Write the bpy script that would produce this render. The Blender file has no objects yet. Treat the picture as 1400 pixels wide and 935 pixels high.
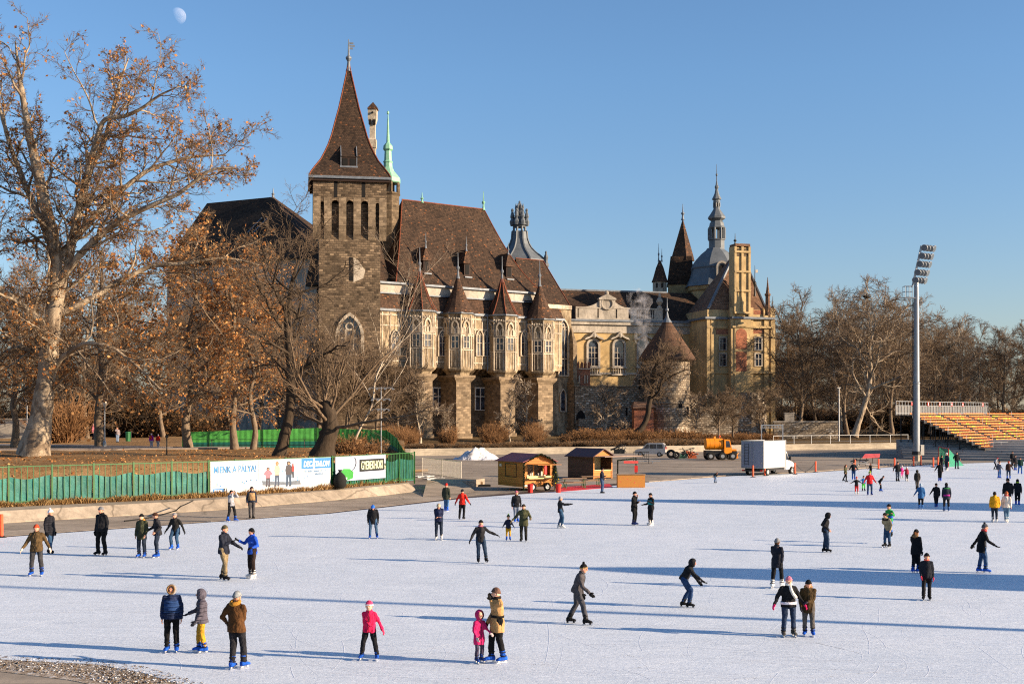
import bpy, math, random
import numpy as np
from mathutils import Vector, Matrix

random.seed(7)
scene = bpy.context.scene
COL = scene.collection
R = math.radians
# ---- camera model: level view with a vertical shift -----------------------
F, CX, HY, CH = 1700.0, 700.0, 566.0, 5.75

def G(px, py, z=0.0):
    """point of the horizontal plane at height z seen at photo pixel (px, py)"""
    y = F * (CH - z) / (py - HY)
    return ((px - CX) * y / F, y, z)

def W(px, py, y):
    return ((px - CX) * y / F, y, CH + (HY - py) * y / F)

def lin(h):
    h = h.lstrip('#')
    c = [int(h[i:i + 2], 16) / 255 for i in (0, 2, 4)]
    return tuple(x / 12.92 if x <= .04045 else ((x + .055) / 1.055) ** 2.4 for x in c)

# ---- mesh builder ---------------------------------------------------------
class MB:
    def __init__(self, M=None):
        self.v = []; self.f = []; self.mi = []; self.cur = 0; self.M = M
    def add(self, vs, fs, mi=None):
        n = len(self.v)
        if self.M is not None:
            M = self.M
            vs = [tuple(M @ Vector(p)) for p in vs]
        self.v.extend([tuple(p) for p in vs])
        self.f.extend([tuple(i + n for i in q) for q in fs])
        self.mi.extend([self.cur if mi is None else mi] * len(fs))
        return self
    def box(self, x0, x1, y0, y1, z0, z1):
        return self.add([(x0,y0,z0),(x1,y0,z0),(x1,y1,z0),(x0,y1,z0),(x0,y0,z1),(x1,y0,z1),(x1,y1,z1),(x0,y1,z1)],
                        [(0,3,2,1),(4,5,6,7),(0,1,5,4),(1,2,6,5),(2,3,7,6),(3,0,4,7)])
    def cbox(self, c, sx, sy, sz, rot=None):
        pts = []
        for dz in (-.5, .5):
            for dx, dy in ((-.5,-.5),(.5,-.5),(.5,.5),(-.5,.5)):
                p = Vector((dx*sx, dy*sy, dz*sz))
                if rot is not None: p = rot @ p
                pts.append(tuple(p + Vector(c)))
        return self.add(pts, [(0,3,2,1),(4,5,6,7),(0,1,5,4),(1,2,6,5),(2,3,7,6),(3,0,4,7)])
    def rings(self, rings, cap0=True, cap1=True, closed=True):
        n = len(rings[0]); vs = []; fs = []
        for r in rings: vs.extend(r)
        m = n if closed else n - 1
        for k in range(len(rings) - 1):
            for i in range(m):
                j = (i + 1) % n
                fs.append((k*n+i, k*n+j, (k+1)*n+j, (k+1)*n+i))
        if cap0: fs.append(tuple(range(n - 1, -1, -1)))
        if cap1: fs.append(tuple((len(rings)-1)*n + i for i in range(n)))
        return self.add(vs, fs)
    def tube(self, p0, p1, r0, r1=None, n=8, caps=True):
        return self.path([p0, p1], [r0, r0 if r1 is None else r1], n, caps)
    def path(self, pts, rad, n=8, caps=True, up=None):
        pts = [Vector(p) for p in pts]
        if not hasattr(rad, '__len__'): rad = [rad] * len(pts)
        rings = []; ref = None
        for i, p in enumerate(pts):
            a = pts[max(0, i-1)]; b = pts[min(len(pts)-1, i+1)]
            t = (b - a).normalized()
            if ref is None:
                ref = Vector((0,0,1)) if abs(t.z) < .9 else Vector((1,0,0))
                if up is not None: ref = Vector(up)
            u = t.cross(ref)
            if u.length < 1e-5: u = t.cross(Vector((.3,.8,.5)))
            u.normalize(); w = u.cross(t); ref = w
            rings.append([tuple(p + (u*math.cos(2*math.pi*k/n) + w*math.sin(2*math.pi*k/n)) * -rad[i]) for k in range(n)])
        rings = [r[::-1] for r in rings]
        return self.rings(rings, caps, caps)
    def lathe(self, prof, c=(0,0), n=16, a0=0.0, caps=True, sx=1, sy=1):
        rings = [[(c[0]+sx*r*math.cos(a0+2*math.pi*k/n), c[1]+sy*r*math.sin(a0+2*math.pi*k/n), z) for k in range(n)] for r, z in prof]
        return self.rings(rings, caps, caps)
    def ell(self, c, rx, ry, rz, rot=None, nu=10, nv=6):
        rings = []
        for j in range(nv + 1):
            th = math.pi * (1e-3 + (1 - 2e-3) * j / nv)
            ring = []
            for k in range(nu):
                ph = 2*math.pi*k/nu
                p = Vector((rx*math.sin(th)*math.cos(ph), ry*math.sin(th)*math.sin(ph), -rz*math.cos(th)))
                if rot is not None: p = rot @ p
                ring.append(tuple(p + Vector(c)))
            rings.append(ring)
        return self.rings(rings)
    def poly(self, pts):
        return self.add(pts, [tuple(range(len(pts)))])
    def prism(self, xz, y0, y1):
        """outline in the local x-z plane (counter-clockwise seen from -y) extruded from y0 to y1"""
        n = len(xz)
        vs = [(x, y0, z) for x, z in xz] + [(x, y1, z) for x, z in xz]
        fs = [tuple(range(n)), tuple(range(2*n-1, n-1, -1))]
        for i in range(n):
            j = (i+1) % n
            fs.append((i, i+n, j+n, j))
        return self.add(vs, fs)
    def slab(self, xy, z0, z1):
        n = len(xy)
        vs = [(x, y, z0) for x, y in xy] + [(x, y, z1) for x, y in xy]
        fs = [tuple(range(n-1, -1, -1)), tuple(range(n, 2*n))]
        for i in range(n):
            j = (i+1) % n
            fs.append((i, j, j+n, i+n))
        return self.add(vs, fs)
    def band(self, inner, outer, y0, y1):
        """ring between two outlines (same count) in x-z, extruded"""
        n = len(inner); vs = []
        for y in (y0, y1):
            vs += [(x, y, z) for x, z in outer] + [(x, y, z) for x, z in inner]
        fs = []
        for i in range(n):
            j = (i+1) % n
            fs += [(i, j, n+j, n+i), (2*n+j, 2*n+i, 3*n+i, 3*n+j), (j, i, 2*n+i, 2*n+j), (n+i, n+j, 3*n+j, 3*n+i)]
        return self.add(vs, fs)
    def torus(self, c, R0, r, rot=None, n=16, m=6, a0=0, a1=2*math.pi, sy=1.0):
        full = abs(a1 - a0 - 2*math.pi) < 1e-6
        k = n if full else n + 1
        rings = []
        for i in range(k):
            a = a0 + (a1-a0)*i/n
            ring = []
            for j in range(m):
                b = 2*math.pi*j/m
                p = Vector(((R0 + r*math.cos(b))*math.cos(a), (R0*sy + r*math.cos(b))*math.sin(a), r*math.sin(b)))
                if rot is not None: p = rot @ p
                ring.append(tuple(p + Vector(c)))
            rings.append(ring)
        if full: rings.append(rings[0])
        return self.rings(rings, not full, not full)
    def mesh(self, name, mats):
        me = bpy.data.meshes.new(name)
        me.from_pydata(self.v, [], self.f)
        if not isinstance(mats, (list, tuple)): mats = [mats]
        for m in mats: me.materials.append(m)
        if len(mats) > 1: me.polygons.foreach_set('material_index', self.mi)
        return me
    def build(self, name, mats, parent=None, smooth=False, uv=True):
        """self.v are in the space of the scene (the parent's location is taken off)"""
        if parent is not None:
            L = parent.get('_loc', None)
            L = tuple(L) if L is not None else (0, 0, 0)
            self.v = [(a-L[0], b-L[1], c-L[2]) for a, b, c in self.v]
        me = self.mesh(name, mats)
        finish(me, smooth, uv)
        o = bpy.data.objects.new(name, me)
        COL.objects.link(o)
        if parent is not None:
            o.parent = parent
            if parent.get('_loc', None) is not None: o['_loc'] = parent['_loc']
        return o

    def split(self, name, mats, parent=None, smooth=False):
        """every loose piece becomes an object of its own"""
        par = list(range(len(self.v)))
        def fd(i):
            while par[i] != i: par[i] = par[par[i]]; i = par[i]
            return i
        for q in self.f:
            a = fd(q[0])
            for k in q[1:]: par[fd(k)] = a
        grp = {}
        for q, m in zip(self.f, self.mi): grp.setdefault(fd(q[0]), []).append((q, m))
        out = []
        for fs in grp.values():
            p = MB(); mp = {}
            for q, m in fs:
                for k in q:
                    if k not in mp: mp[k] = len(p.v); p.v.append(self.v[k])
                p.f.append(tuple(mp[k] for k in q)); p.mi.append(m)
            out.append(p.build(name, mats, parent, smooth))
        return out

def finish(me, smooth=False, uv=True):
    me.update()
    nl = len(me.loops)
    if uv and nl:
        nv = len(me.vertices); co = np.empty(nv*3); me.vertices.foreach_get('co', co); co = co.reshape(-1, 3)
        li = np.empty(nl, dtype=np.int64); me.loops.foreach_get('vertex_index', li)
        npo = len(me.polygons); no = np.empty(npo*3); me.polygons.foreach_get('normal', no); no = no.reshape(-1, 3)
        lt = np.empty(npo, dtype=np.int64); me.polygons.foreach_get('loop_total', lt)
        n = np.repeat(no, lt, axis=0)
        t = np.stack([-n[:, 1], n[:, 0], np.zeros(nl)], 1)
        ln = np.linalg.norm(t, axis=1); flat = ln < .02
        t[flat] = (1, 0, 0); ln[flat] = 1; t /= ln[:, None]
        b = np.cross(n, t)
        p = co[li]
        uvs = np.stack([(p*t).sum(1), (p*b).sum(1)], 1)
        l = me.uv_layers.new(name='UVMap')
        l.data.foreach_set('uv', uvs.ravel())
    if smooth:
        me.polygons.foreach_set('use_smooth', [True]*len(me.polygons))
    me.update()

def np_mesh(name, V, Q, mats, mi=None, smooth=False):
    """numpy verts (n,3) and quads (m,4)"""
    me = bpy.data.meshes.new(name)
    V = np.ascontiguousarray(V, dtype=np.float32); Q = np.ascontiguousarray(Q, dtype=np.int32)
    me.vertices.add(len(V)); me.vertices.foreach_set('co', V.ravel())
    k = Q.shape[1]
    me.loops.add(Q.size); me.loops.foreach_set('vertex_index', Q.ravel())
    me.polygons.add(len(Q))
    me.polygons.foreach_set('loop_start', np.arange(0, Q.size, k, dtype=np.int32))
    for m in (mats if isinstance(mats, (list, tuple)) else [mats]): me.materials.append(m)
    if mi is not None: me.polygons.foreach_set('material_index', np.asarray(mi, dtype=np.int32))
    if smooth: me.polygons.foreach_set('use_smooth', np.ones(len(Q), dtype=bool))
    me.update(calc_edges=True)
    return me

def link(name, me, parent=None, loc=(0,0,0)):
    o = bpy.data.objects.new(name, me); COL.objects.link(o); o.location = loc
    if parent is not None: o.parent = parent
    return o

def tag(o, label=None, cat=None, group=None, kind=None):
    if label: o['label'] = label
    if cat: o['category'] = cat
    if group: o['group'] = group
    if kind: o['kind'] = kind
    return o

def thing(name, label, cat, loc=(0,0,0), rz=0.0, group=None, world=True):
    """an Empty at the base of a thing; world=True: its parts are given in scene coordinates"""
    o = bpy.data.objects.new(name, None); COL.objects.link(o)
    o.empty_display_size = .3
    o.location = loc; o.rotation_euler = (0, 0, rz)
    if world: o['_loc'] = tuple(loc)
    return tag(o, label, cat, group)

def struct(name, mb, mats, smooth=False):
    o = mb.build(name, mats, None, smooth); o['kind'] = 'structure'
    return o

def copy_tree(o, parent=None):
    c = o.copy(); COL.objects.link(c); c.parent = parent
    for ch in list(o.children): copy_tree(ch, c)
    return c

class Frame:
    """a vertical facade: x along it (to the right), y into the building, z up"""
    def __init__(self, ox, oy, ang):
        a = R(ang); self.o = Vector((ox, oy, 0)); self.t = Vector((math.cos(a), math.sin(a), 0)); self.n = Vector((-math.sin(a), math.cos(a), 0))
        self.M = Matrix(((self.t.x, self.n.x, 0, ox), (self.t.y, self.n.y, 0, oy), (0, 0, 1, 0), (0, 0, 0, 1)))
    def px(self, px, py, d=0.0):
        dr = Vector(((px-CX)/F, 1.0, (HY-py)/F)); c = Vector((0, 0, CH))
        q = self.o + self.n*d
        k = (q - c).dot(self.n) / dr.dot(self.n)
        p = c + dr*k
        return ((p - self.o).dot(self.t), p.z)
    def s(self, px, d=0.0): return self.px(px, HY, d)[0]
    def z(self, px, py, d=0.0): return self.px(px, py, d)[1]
    def w(self, s, d, z): return tuple(self.M @ Vector((s, d, z)))
    def mb(self): return MB(self.M)

# ---- materials ------------------------------------------------------------
class NT:
    def __init__(self, name):
        m = bpy.data.materials.new(name); m.use_nodes = True
        self.m = m; self.t = m.node_tree; self.n = self.t.nodes; self.l = self.t.links
        self.b = self.n['Principled BSDF']
    def new(self, t, **kw):
        x = self.n.new(t)
        for k, v in kw.items():
            if k in x.inputs.keys(): x.inputs[k].default_value = v
            else: setattr(x, k, v)
        return x
    def lk(self, a, b): self.l.new(a, b)
    def coord(self, kind='Object', scale=(1,1,1)):
        c = self.new('ShaderNodeTexCoord'); mp = self.new('ShaderNodeMapping'); mp.inputs['Scale'].default_value = scale
        self.lk(c.outputs[kind], mp.inputs['Vector']); return mp.outputs['Vector']
    def noise(self, vec, scale, detail=4, rough=.6, dist=0):
        x = self.new('ShaderNodeTexNoise'); x.inputs['Scale'].default_value = scale; x.inputs['Detail'].default_value = detail
        x.inputs['Roughness'].default_value = rough; x.inputs['Distortion'].default_value = dist
        self.lk(vec, x.inputs['Vector']); return x.outputs['Fac']
    def ramp(self, fac, stops, interp='LINEAR'):
        r = self.new('ShaderNodeValToRGB'); r.color_ramp.interpolation = interp
        e = r.color_ramp.elements
        while len(e) < len(stops): e.new(.5)
        for i, (p, c) in enumerate(stops):
            e[i].position = p; e[i].color = (c[0], c[1], c[2], 1) if hasattr(c, '__len__') else (c, c, c, 1)
        self.lk(fac, r.inputs['Fac']); return r.outputs['Color']
    def mix(self, fac, a, b, mode='MIX'):
        x = self.new('ShaderNodeMix'); x.data_type = 'RGBA'; x.blend_type = mode
        for s, v in ((x.inputs[0], fac), (x.inputs[6], a), (x.inputs[7], b)):
            if isinstance(v, bpy.types.NodeSocket): self.lk(v, s)
            elif not hasattr(v, '__len__') and s.type == 'VALUE': s.default_value = v
            elif not hasattr(v, '__len__'): s.default_value = (v, v, v, 1)
            else: s.default_value = (v[0], v[1], v[2], 1)
        return x.outputs[2]
    def bump(self, h, strength=.3, dist=.05):
        x = self.new('ShaderNodeBump'); x.inputs['Strength'].default_value = strength; x.inputs['Distance'].default_value = dist
        self.lk(h, x.inputs['Height']); self.lk(x.outputs['Normal'], self.b.inputs['Normal'])
    def done(self, color=None, rough=.8, metal=0, spec=.3):
        if color is not None:
            if isinstance(color, bpy.types.NodeSocket): self.lk(color, self.b.inputs['Base Color'])
            else: self.b.inputs['Base Color'].default_value = (color[0], color[1], color[2], 1)
        if isinstance(rough, bpy.types.NodeSocket): self.lk(rough, self.b.inputs['Roughness'])
        else: self.b.inputs['Roughness'].default_value = rough
        self.b.inputs['Metallic'].default_value = metal
        self.b.inputs['Specular IOR Level'].default_value = spec
        return self.m

_mc = {}
def mul(c, k): return tuple(min(1, x*k) for x in c)

def paint(name, hexc, rough=.5, var=.18, scale=3.0, metal=0, spec=.4, bump=0):
    key = ('paint', name, hexc)
    if key in _mc: return _mc[key]
    t = NT(name); c = lin(hexc) if isinstance(hexc, str) else hexc
    v = t.coord(); f = t.noise(v, scale, 5, .65)
    col = t.ramp(f, [(.3, mul(c, 1-var)), (.7, mul(c, 1+var))])
    if bump: t.bump(t.noise(v, scale*6, 3), bump, .03)
    _mc[key] = t.done(col, rough, metal, spec); return _mc[key]

def cloth(hexc, puff=False, name=None):
    key = ('cloth', hexc, puff)
    if key in _mc: return _mc[key]
    t = NT((name or 'cloth') + '_' + hexc.lstrip('#')); c = lin(hexc)
    v = t.coord()
    f = t.noise(v, 9, 4, .7)
    col = t.ramp(f, [(.3, mul(c, .66)), (.72, mul(c, 1.3))])
    col = t.mix(.7, col, t.ramp(t.noise(v, 2.6, 4, .6), [(.34, .6), (.66, 1.25)]), 'MULTIPLY')
    if puff:
        w = t.new('ShaderNodeTexWave', wave_type='BANDS', bands_direction='Z'); w.inputs['Scale'].default_value = 3.2; w.inputs['Distortion'].default_value = 1.2
        t.lk(v, w.inputs['Vector']); t.bump(w.outputs['Fac'], .8, .05)
    else:
        v2 = t.coord(scale=(1, 1, .55)); t.bump(t.noise(v2, 5.5, 4, .6, .8), .85, .09)
    _mc[key] = t.done(col, .85, 0, .15); return _mc[key]

def blocks(name, cA, cB, mortar, bw, bh, msize=.03, spots=None, dirt=.35, bump=.5, wavy=0.0, rough=.9):
    """masonry in metres on the UV map: every block its own tone, stains on top"""
    key = ('blocks', name)
    if key in _mc: return _mc[key]
    t = NT(name); uv = t.coord('UV')
    if wavy:
        nz = t.new('ShaderNodeTexNoise'); nz.inputs['Scale'].default_value = 1.3; t.lk(uv, nz.inputs['Vector'])
        ad = t.new('ShaderNodeVectorMath', operation='MULTIPLY_ADD'); t.lk(nz.outputs['Color'], ad.inputs[0])
        ad.inputs[1].default_value = (wavy, wavy, 0); t.lk(uv, ad.inputs[2]); uv = ad.outputs[0]
    br = t.new('ShaderNodeTexBrick'); t.lk(uv, br.inputs['Vector'])
    br.inputs['Scale'].default_value = 1; br.inputs['Brick Width'].default_value = bw; br.inputs['Row Height'].default_value = bh
    br.inputs['Mortar Size'].default_value = msize; br.inputs['Mortar Smooth'].default_value = .2; br.inputs['Bias'].default_value = 0
    br.inputs['Color1'].default_value = (0, 0, 0, 1); br.inputs['Color2'].default_value = (1, 1, 1, 1); br.inputs['Mortar'].default_value = (.5, .5, .5, 1)
    st = [(0, cA), (.55, cB), (1, mul(cB, 1.35))]
    if spots: st = [(0, cA), (.55, cB), (spots[0]-.02, cB), (spots[0], spots[1]), (1, spots[1])]
    col = t.ramp(br.outputs['Color'], st)
    ob = t.coord()
    fine = t.noise(ob, 1.7, 6, .7)
    col = t.mix(.8, col, t.ramp(fine, [(.25, .55), (.75, 1.25)]), 'MULTIPLY')
    big = t.noise(ob, .18, 5, .65)
    col = t.mix(dirt, col, t.ramp(big, [(.35, .35), (.62, 1.15)]), 'MULTIPLY')
    col = t.mix(br.outputs['Fac'], col, mortar)
    inv = t.new('ShaderNodeMath', operation='SUBTRACT'); inv.inputs[0].default_value = 1; t.lk(br.outputs['Fac'], inv.inputs[1])
    ad = t.new('ShaderNodeMath', operation='ADD'); t.lk(inv.outputs[0], ad.inputs[0]); t.lk(fine, ad.inputs[1])
    t.bump(ad.outputs[0], bump, .06)
    _mc[key] = t.done(col, rough, 0, .2); return _mc[key]

def rough_stone(name, cA, cB, scale=1.0, bump=.7, dirt=None, streak=False, dl=.5):
    key = ('rs', name)
    if key in _mc: return _mc[key]
    t = NT(name); v = t.coord()
    f = t.noise(v, 2.2*scale, 8, .7); g = t.noise(v, .35*scale, 5, .6)
    col = t.ramp(f, [(.28, cA), (.7, cB)])
    col = t.mix(.7, col, t.ramp(g, [(.36, .5), (.66, 1.15)]), 'MULTIPLY')
    if dirt:
        d = t.noise(t.coord(scale=(1, 1, .25 if streak else 1)), .8*scale, 6, .75)
        col = t.mix(t.ramp(d, [(dl, 0), (dl+.17, .9)]), col, dirt)
    t.bump(f, bump, .08)
    _mc[key] = t.done(col, .92, 0, .2); return _mc[key]
# =========================== materials of the place =========================
def make_ice():
    t = NT('rink_ice'); v = t.coord()
    base = t.ramp(t.noise(v, .10, 5, .6), [(.32, (.515, .58, .64)), (.68, (.595, .65, .705))])
    st = t.noise(t.coord(scale=(.22, 2.6, 1)), 2.2, 7, .72, .8)
    base = t.mix(.6, base, t.ramp(st, [(.3, (.80, .83, .87)), (.52, (1, 1, 1)), (.72, (1.06, 1.05, 1.04))]), 'MULTIPLY')
    # worn skate cuts: ridged noise stretched two ways
    for ang, sc, k in ((.5, 1.6, .85), (-.35, 2.1, .8), (1.3, 1.2, .6)):
        c = t.new('ShaderNodeTexCoord'); mp = t.new('ShaderNodeMapping'); mp.inputs['Rotation'].default_value = (0, 0, ang); mp.inputs['Scale'].default_value = (.16, 1.5, 1); t.lk(c.outputs['Object'], mp.inputs[0])
        n = t.noise(mp.outputs[0], sc*2, 5, .7, 1.6)
        r = t.ramp(n, [(.482, 0), (.50, k), (.518, 0)])
        base = t.mix(r, base, (.80, .86, .92))
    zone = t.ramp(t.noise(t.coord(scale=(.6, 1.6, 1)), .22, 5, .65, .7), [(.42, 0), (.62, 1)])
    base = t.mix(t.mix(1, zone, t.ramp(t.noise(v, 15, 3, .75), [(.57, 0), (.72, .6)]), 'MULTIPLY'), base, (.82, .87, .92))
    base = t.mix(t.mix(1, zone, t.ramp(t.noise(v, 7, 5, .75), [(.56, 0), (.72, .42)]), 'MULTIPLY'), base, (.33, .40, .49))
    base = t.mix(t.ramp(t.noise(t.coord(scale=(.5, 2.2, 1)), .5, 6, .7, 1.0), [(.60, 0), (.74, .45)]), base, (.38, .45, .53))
    h = t.mix(.5, st, t.noise(v, 8, 6, .75)); t.bump(h, .6, .05)
    return t.done(base, t.ramp(t.noise(v, .6, 4), [(.3, .45), (.7, .75)]), 0, .3)

def make_concrete(name, cA, cB, streak=None, crack=True):
    t = NT(name); v = t.coord()
    col = t.ramp(t.noise(v, .11, 6, .65), [(.3, cA), (.7, cB)])
    col = t.mix(.7, col, t.ramp(t.noise(v, 1.6, 7, .7), [(.3, .72), (.7, 1.12)]), 'MULTIPLY')
    if streak:
        s = t.noise(t.coord(scale=streak), 1.0, 6, .7, .8)
        col = t.mix(.8, col, t.ramp(s, [(.36, .62), (.6, 1.1)]), 'MULTIPLY')
    if crack:
        vo = t.new('ShaderNodeTexVoronoi', feature='DISTANCE_TO_EDGE'); vo.inputs['Scale'].default_value = .16
        dn = t.new('ShaderNodeTexNoise'); dn.inputs['Scale'].default_value = .8; t.lk(v, dn.inputs['Vector'])
        ad = t.new('ShaderNodeVectorMath', operation='MULTIPLY_ADD'); t.lk(dn.outputs['Color'], ad.inputs[0]); ad.inputs[1].default_value = (1.5, 1.5, 0); t.lk(v, ad.inputs[2])
        t.lk(ad.outputs[0], vo.inputs['Vector'])
        col = t.mix(t.ramp(vo.outputs['Distance'], [(.0, .75), (.012, 0)]), col, mul(cA, .4))
    t.bump(t.noise(v, 5, 6, .7), .35, .03)
    return t.done(col, .93, 0, .2)

def make_grassland(name, cols, bump=.8):
    t = NT(name); v = t.coord()
    col = t.ramp(t.noise(v, .16, 6, .65), [(.3, cols[0]), (.5, cols[1]), (.7, cols[2])])
    col = t.mix(.85, col, t.ramp(t.noise(t.coord(scale=(1, .6, 1)), 2.6, 8, .8), [(.3, .45), (.7, 1.4)]), 'MULTIPLY')
    t.bump(t.noise(v, 7, 6, .8), bump, .08)
    return t.done(col, .95, 0, .1)

M_ICE = make_ice()
M_LOT = make_concrete('lot_concrete', (.22, .185, .145), (.40, .335, .26), (.05, 1.1, 1))
M_BANK = make_concrete('bank_concrete', (.24, .195, .145), (.44, .37, .285), (1.2, 1.2, .5), True)
M_APRON = make_concrete('apron_concrete', (.26, .21, .16), (.42, .35, .27), (.15, .5, 1))
M_FARWALL = make_concrete('wall_concrete', (.30, .26, .20), (.46, .40, .31), (.3, .3, 3), False)
M_LAWN = make_grassland('dry_lawn', ((.15, .085, .035), (.27, .16, .07), (.36, .23, .11)))
M_FARLAWN = make_grassland('bank_soil', ((.07, .045, .022), (.13, .085, .04), (.16, .12, .06)))
M_SOIL = make_grassland('soil', ((.07, .05, .03), (.11, .08, .05), (.15, .11, .07)))
M_PATH = make_concrete('path_gravel', (.22, .18, .145), (.34, .28, .23), None, False)
M_MAT = paint('rubber_mat', '#3a2a22', .8, .3)
M_GREEN = paint('green_metal', '#285a27', .5, .28, 2)
M_GREEN_D = paint('dark_green_metal', '#1f5f36', .5, .2, 2)
M_BLACKMETAL = paint('black_metal', '#16181a', .5, .2)
M_GALV = paint('galvanised_steel', '#9a9d9f', .45, .15, 4, .6)
M_RUBBER = paint('black_rubber', '#141312', .9, .3)
M_WHITE = paint('white_paint', '#cfccc6', .45, .08)
M_TARP = None
def make_tarp():
    t = NT('teal_tarpaulin'); v = t.coord()
    col = t.ramp(t.noise(v, .9, 5, .6), [(.3, lin('#18504a')), (.7, lin('#2d7c71'))])
    st = t.noise(t.coord(scale=(3, 3, .35)), 1.6, 5, .7)
    col = t.mix(.6, col, t.ramp(st, [(.3, .75), (.65, 1.1)]), 'MULTIPLY')
    t.bump(t.noise(t.coord(scale=(1, 1, .8)), 4.5, 5, .65, 1.0), .6, .05)
    return t.done(col, .55, 0, .35)
M_TARP = make_tarp()

# =========================== ground =========================================
g = MB(); g.slab([(-4000,-400),(4000,-400),(4000,6000),(-4000,6000)], -.5, -.3)
struct('ground', g, M_SOIL)

ICE_EDGE = [(-36,43),(-30,51.5),(-23.8,57.8),(-15,67),(-10.5,71.7),(-6.5,78.8),(-3,85),(3.3,92),(11,104),(20.3,115),(29.5,122),(42,135.3),(50,143),(62,150),(95,165),(125,150),
            (130,60),(110,5),(60,-6),(10,9),(-4.6,24.0),(-6.9,26.3),(-8.2,27.6),(-9.55,28.55),(-12,29.1),(-20,33),(-30,38.5)]
lot = MB(); lot.slab([(-160,-40),(160,-60),(190,235),(110,226),(65,209),(47,200.4),(19,186),(8.5,182),(-14,172.3),(-70,168),(-160,170)], -.25, 0)
struct('lakebed_lot', lot, M_LOT)

def offs(poly, d):
    out = []; n = len(poly)
    for i in range(n):
        a = Vector(poly[i-1]); b = Vector(poly[i]); c = Vector(poly[(i+1) % n])
        t1 = (b-a).normalized(); t2 = (c-b).normalized(); t = (t1+t2).normalized()
        out.append((b.x + t.y*d*-1, b.y + t.x*d))
    return out
# dirty melted margin of the ice
def make_margin():
    t = NT('dirty_ice_margin'); v = t.coord()
    f = t.noise(v, 5.5, 8, .85); c = t.ramp(f, [(.36, (.12, .085, .05)), (.47, (.27, .20, .13)), (.54, (.42, .36, .29)), (.62, (.70, .70, .71))])
    c = t.mix(t.ramp(t.noise(v, .35, 4), [(.4, 0), (.6, .45)]), c, (.24, .19, .13))
    t.bump(f, .9, .08)
    return t.done(c, .6, 0, .4)
EDGE_IN = [(-36,42.5),(-30,38.6),(-20,33.1),(-12,29.2),(-9.55,28.65),(-8.2,27.7),(-6.9,26.4),(-4.6,24.1),(10,9.2),(60,-5)]
EDGE_OUT = [(-36,40.4),(-30,36.4),(-20,31.2),(-11.7,27.9),(-9.6,26.9),(-8.3,26.0),(-7.0,24.7),(-5.0,22.6),(9,7.6),(60,-7)]
mg = MB(); mg.slab(EDGE_IN + EDGE_OUT[::-1], -.2, .012)
struct('rink_margin', mg, make_margin())
def crumbs(name, n, mats, lo, hi, smin, smax, seed):
    rng = np.random.default_rng(seed); I = np.array(EDGE_IN[2:8]); O = np.array(EDGE_OUT[2:8]); u = rng.random(n)*(len(I)-1); k = np.minimum(u.astype(int), len(I)-2); f = (u-k)[:, None]
    w = (lo + (hi-lo)*rng.random(n))[:, None]; c = (I[k]*(1-f)+I[k+1]*f)*(1-w) + (O[k]*(1-f)+O[k+1]*f)*w
    s = smin + (smax-smin)*rng.random(n)**3; P = np.concatenate([c, np.full((n, 1), .02)], 1)
    D = rng.normal(size=(n, 6, 3)); D /= np.linalg.norm(D, axis=2, keepdims=True); V = P[:, None] + D*s[:, None, None]*np.array([1, 1, .55])
    T = np.array([[0,1,2],[0,2,3],[0,3,4],[0,4,1],[5,2,1],[5,3,2],[5,4,3],[5,1,4]]); Q = (np.arange(n)*6)[:, None, None] + T[None]
    o = link(name, np_mesh(name, V.reshape(-1, 3), Q.reshape(-1, 3), mats, rng.integers(0, len(mats), n).repeat(8))); o['kind'] = 'stuff'; return o
crumbs('ice_crumbs', 7500, [paint('crumb_ice', '#c9ccd2', .5, .15), paint('crumb_dirty', '#8d7f6e', .8, .3), paint('crumb_earth', '#5a4630', .9, .3)], -.25, .85, .010, .045, 5)
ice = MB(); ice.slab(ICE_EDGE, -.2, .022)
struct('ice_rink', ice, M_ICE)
# cuts left by the skates: thin curved ribbons a couple of millimetres over the ice
rng = np.random.default_rng(31); nm = 900; ns = 9
yy = 27 + 75*rng.random(nm)**1.7; xx = (rng.random(nm)*2-1)*(yy*.43); hd = rng.random(nm)*6.283; cv = rng.normal(size=nm)*.09; Lm = 1.2 + 5*rng.random(nm)**2; wv = .003 + .005*rng.random(nm)
V = np.zeros((nm, ns, 2, 3)); px_, py_ = xx.copy(), yy.copy()
for k in range(ns):
    V[:, k, 0, 0] = px_ - np.sin(hd)*wv; V[:, k, 0, 1] = py_ + np.cos(hd)*wv; V[:, k, 1, 0] = px_ + np.sin(hd)*wv; V[:, k, 1, 1] = py_ - np.cos(hd)*wv
    px_ = px_ + np.cos(hd)*Lm/(ns-1); py_ = py_ + np.sin(hd)*Lm/(ns-1); hd = hd + cv*Lm/(ns-1)*1.6
V[..., 2] = .0255
def in_rink(x, y): return y - np.interp(x, [-36, -23.8, -15, -6.5, -3, 11, 29, 50], [43, 57.8, 67, 78.8, 85, 104, 122, 143]) < -.6 and y > np.interp(x, [-30, -20, -12, -8, -4.6, 10], [38.5, 33, 29.1, 27.6, 24, 9]) + .5
ok = np.array([all(in_rink(V[i, k, 0, 0], V[i, k, 0, 1]) for k in (0, 4, 8)) for i in range(nm)]); V = V[ok]; nm = len(V)
q = np.arange(nm*ns*2).reshape(nm, ns, 2); Q = np.stack([q[:, :-1, 0], q[:, :-1, 1], q[:, 1:, 1], q[:, 1:, 0]], -1).reshape(-1, 4)
o = link('skate_marks', np_mesh('skate_marks', V.reshape(-1, 3), Q, [paint('cut_white', '#f4f7fb', .6, .03), paint('cut_pale', '#e9eef4', .6, .03)], rng.integers(0, 2, nm).repeat(ns-1))); o['kind'] = 'stuff'
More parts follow.
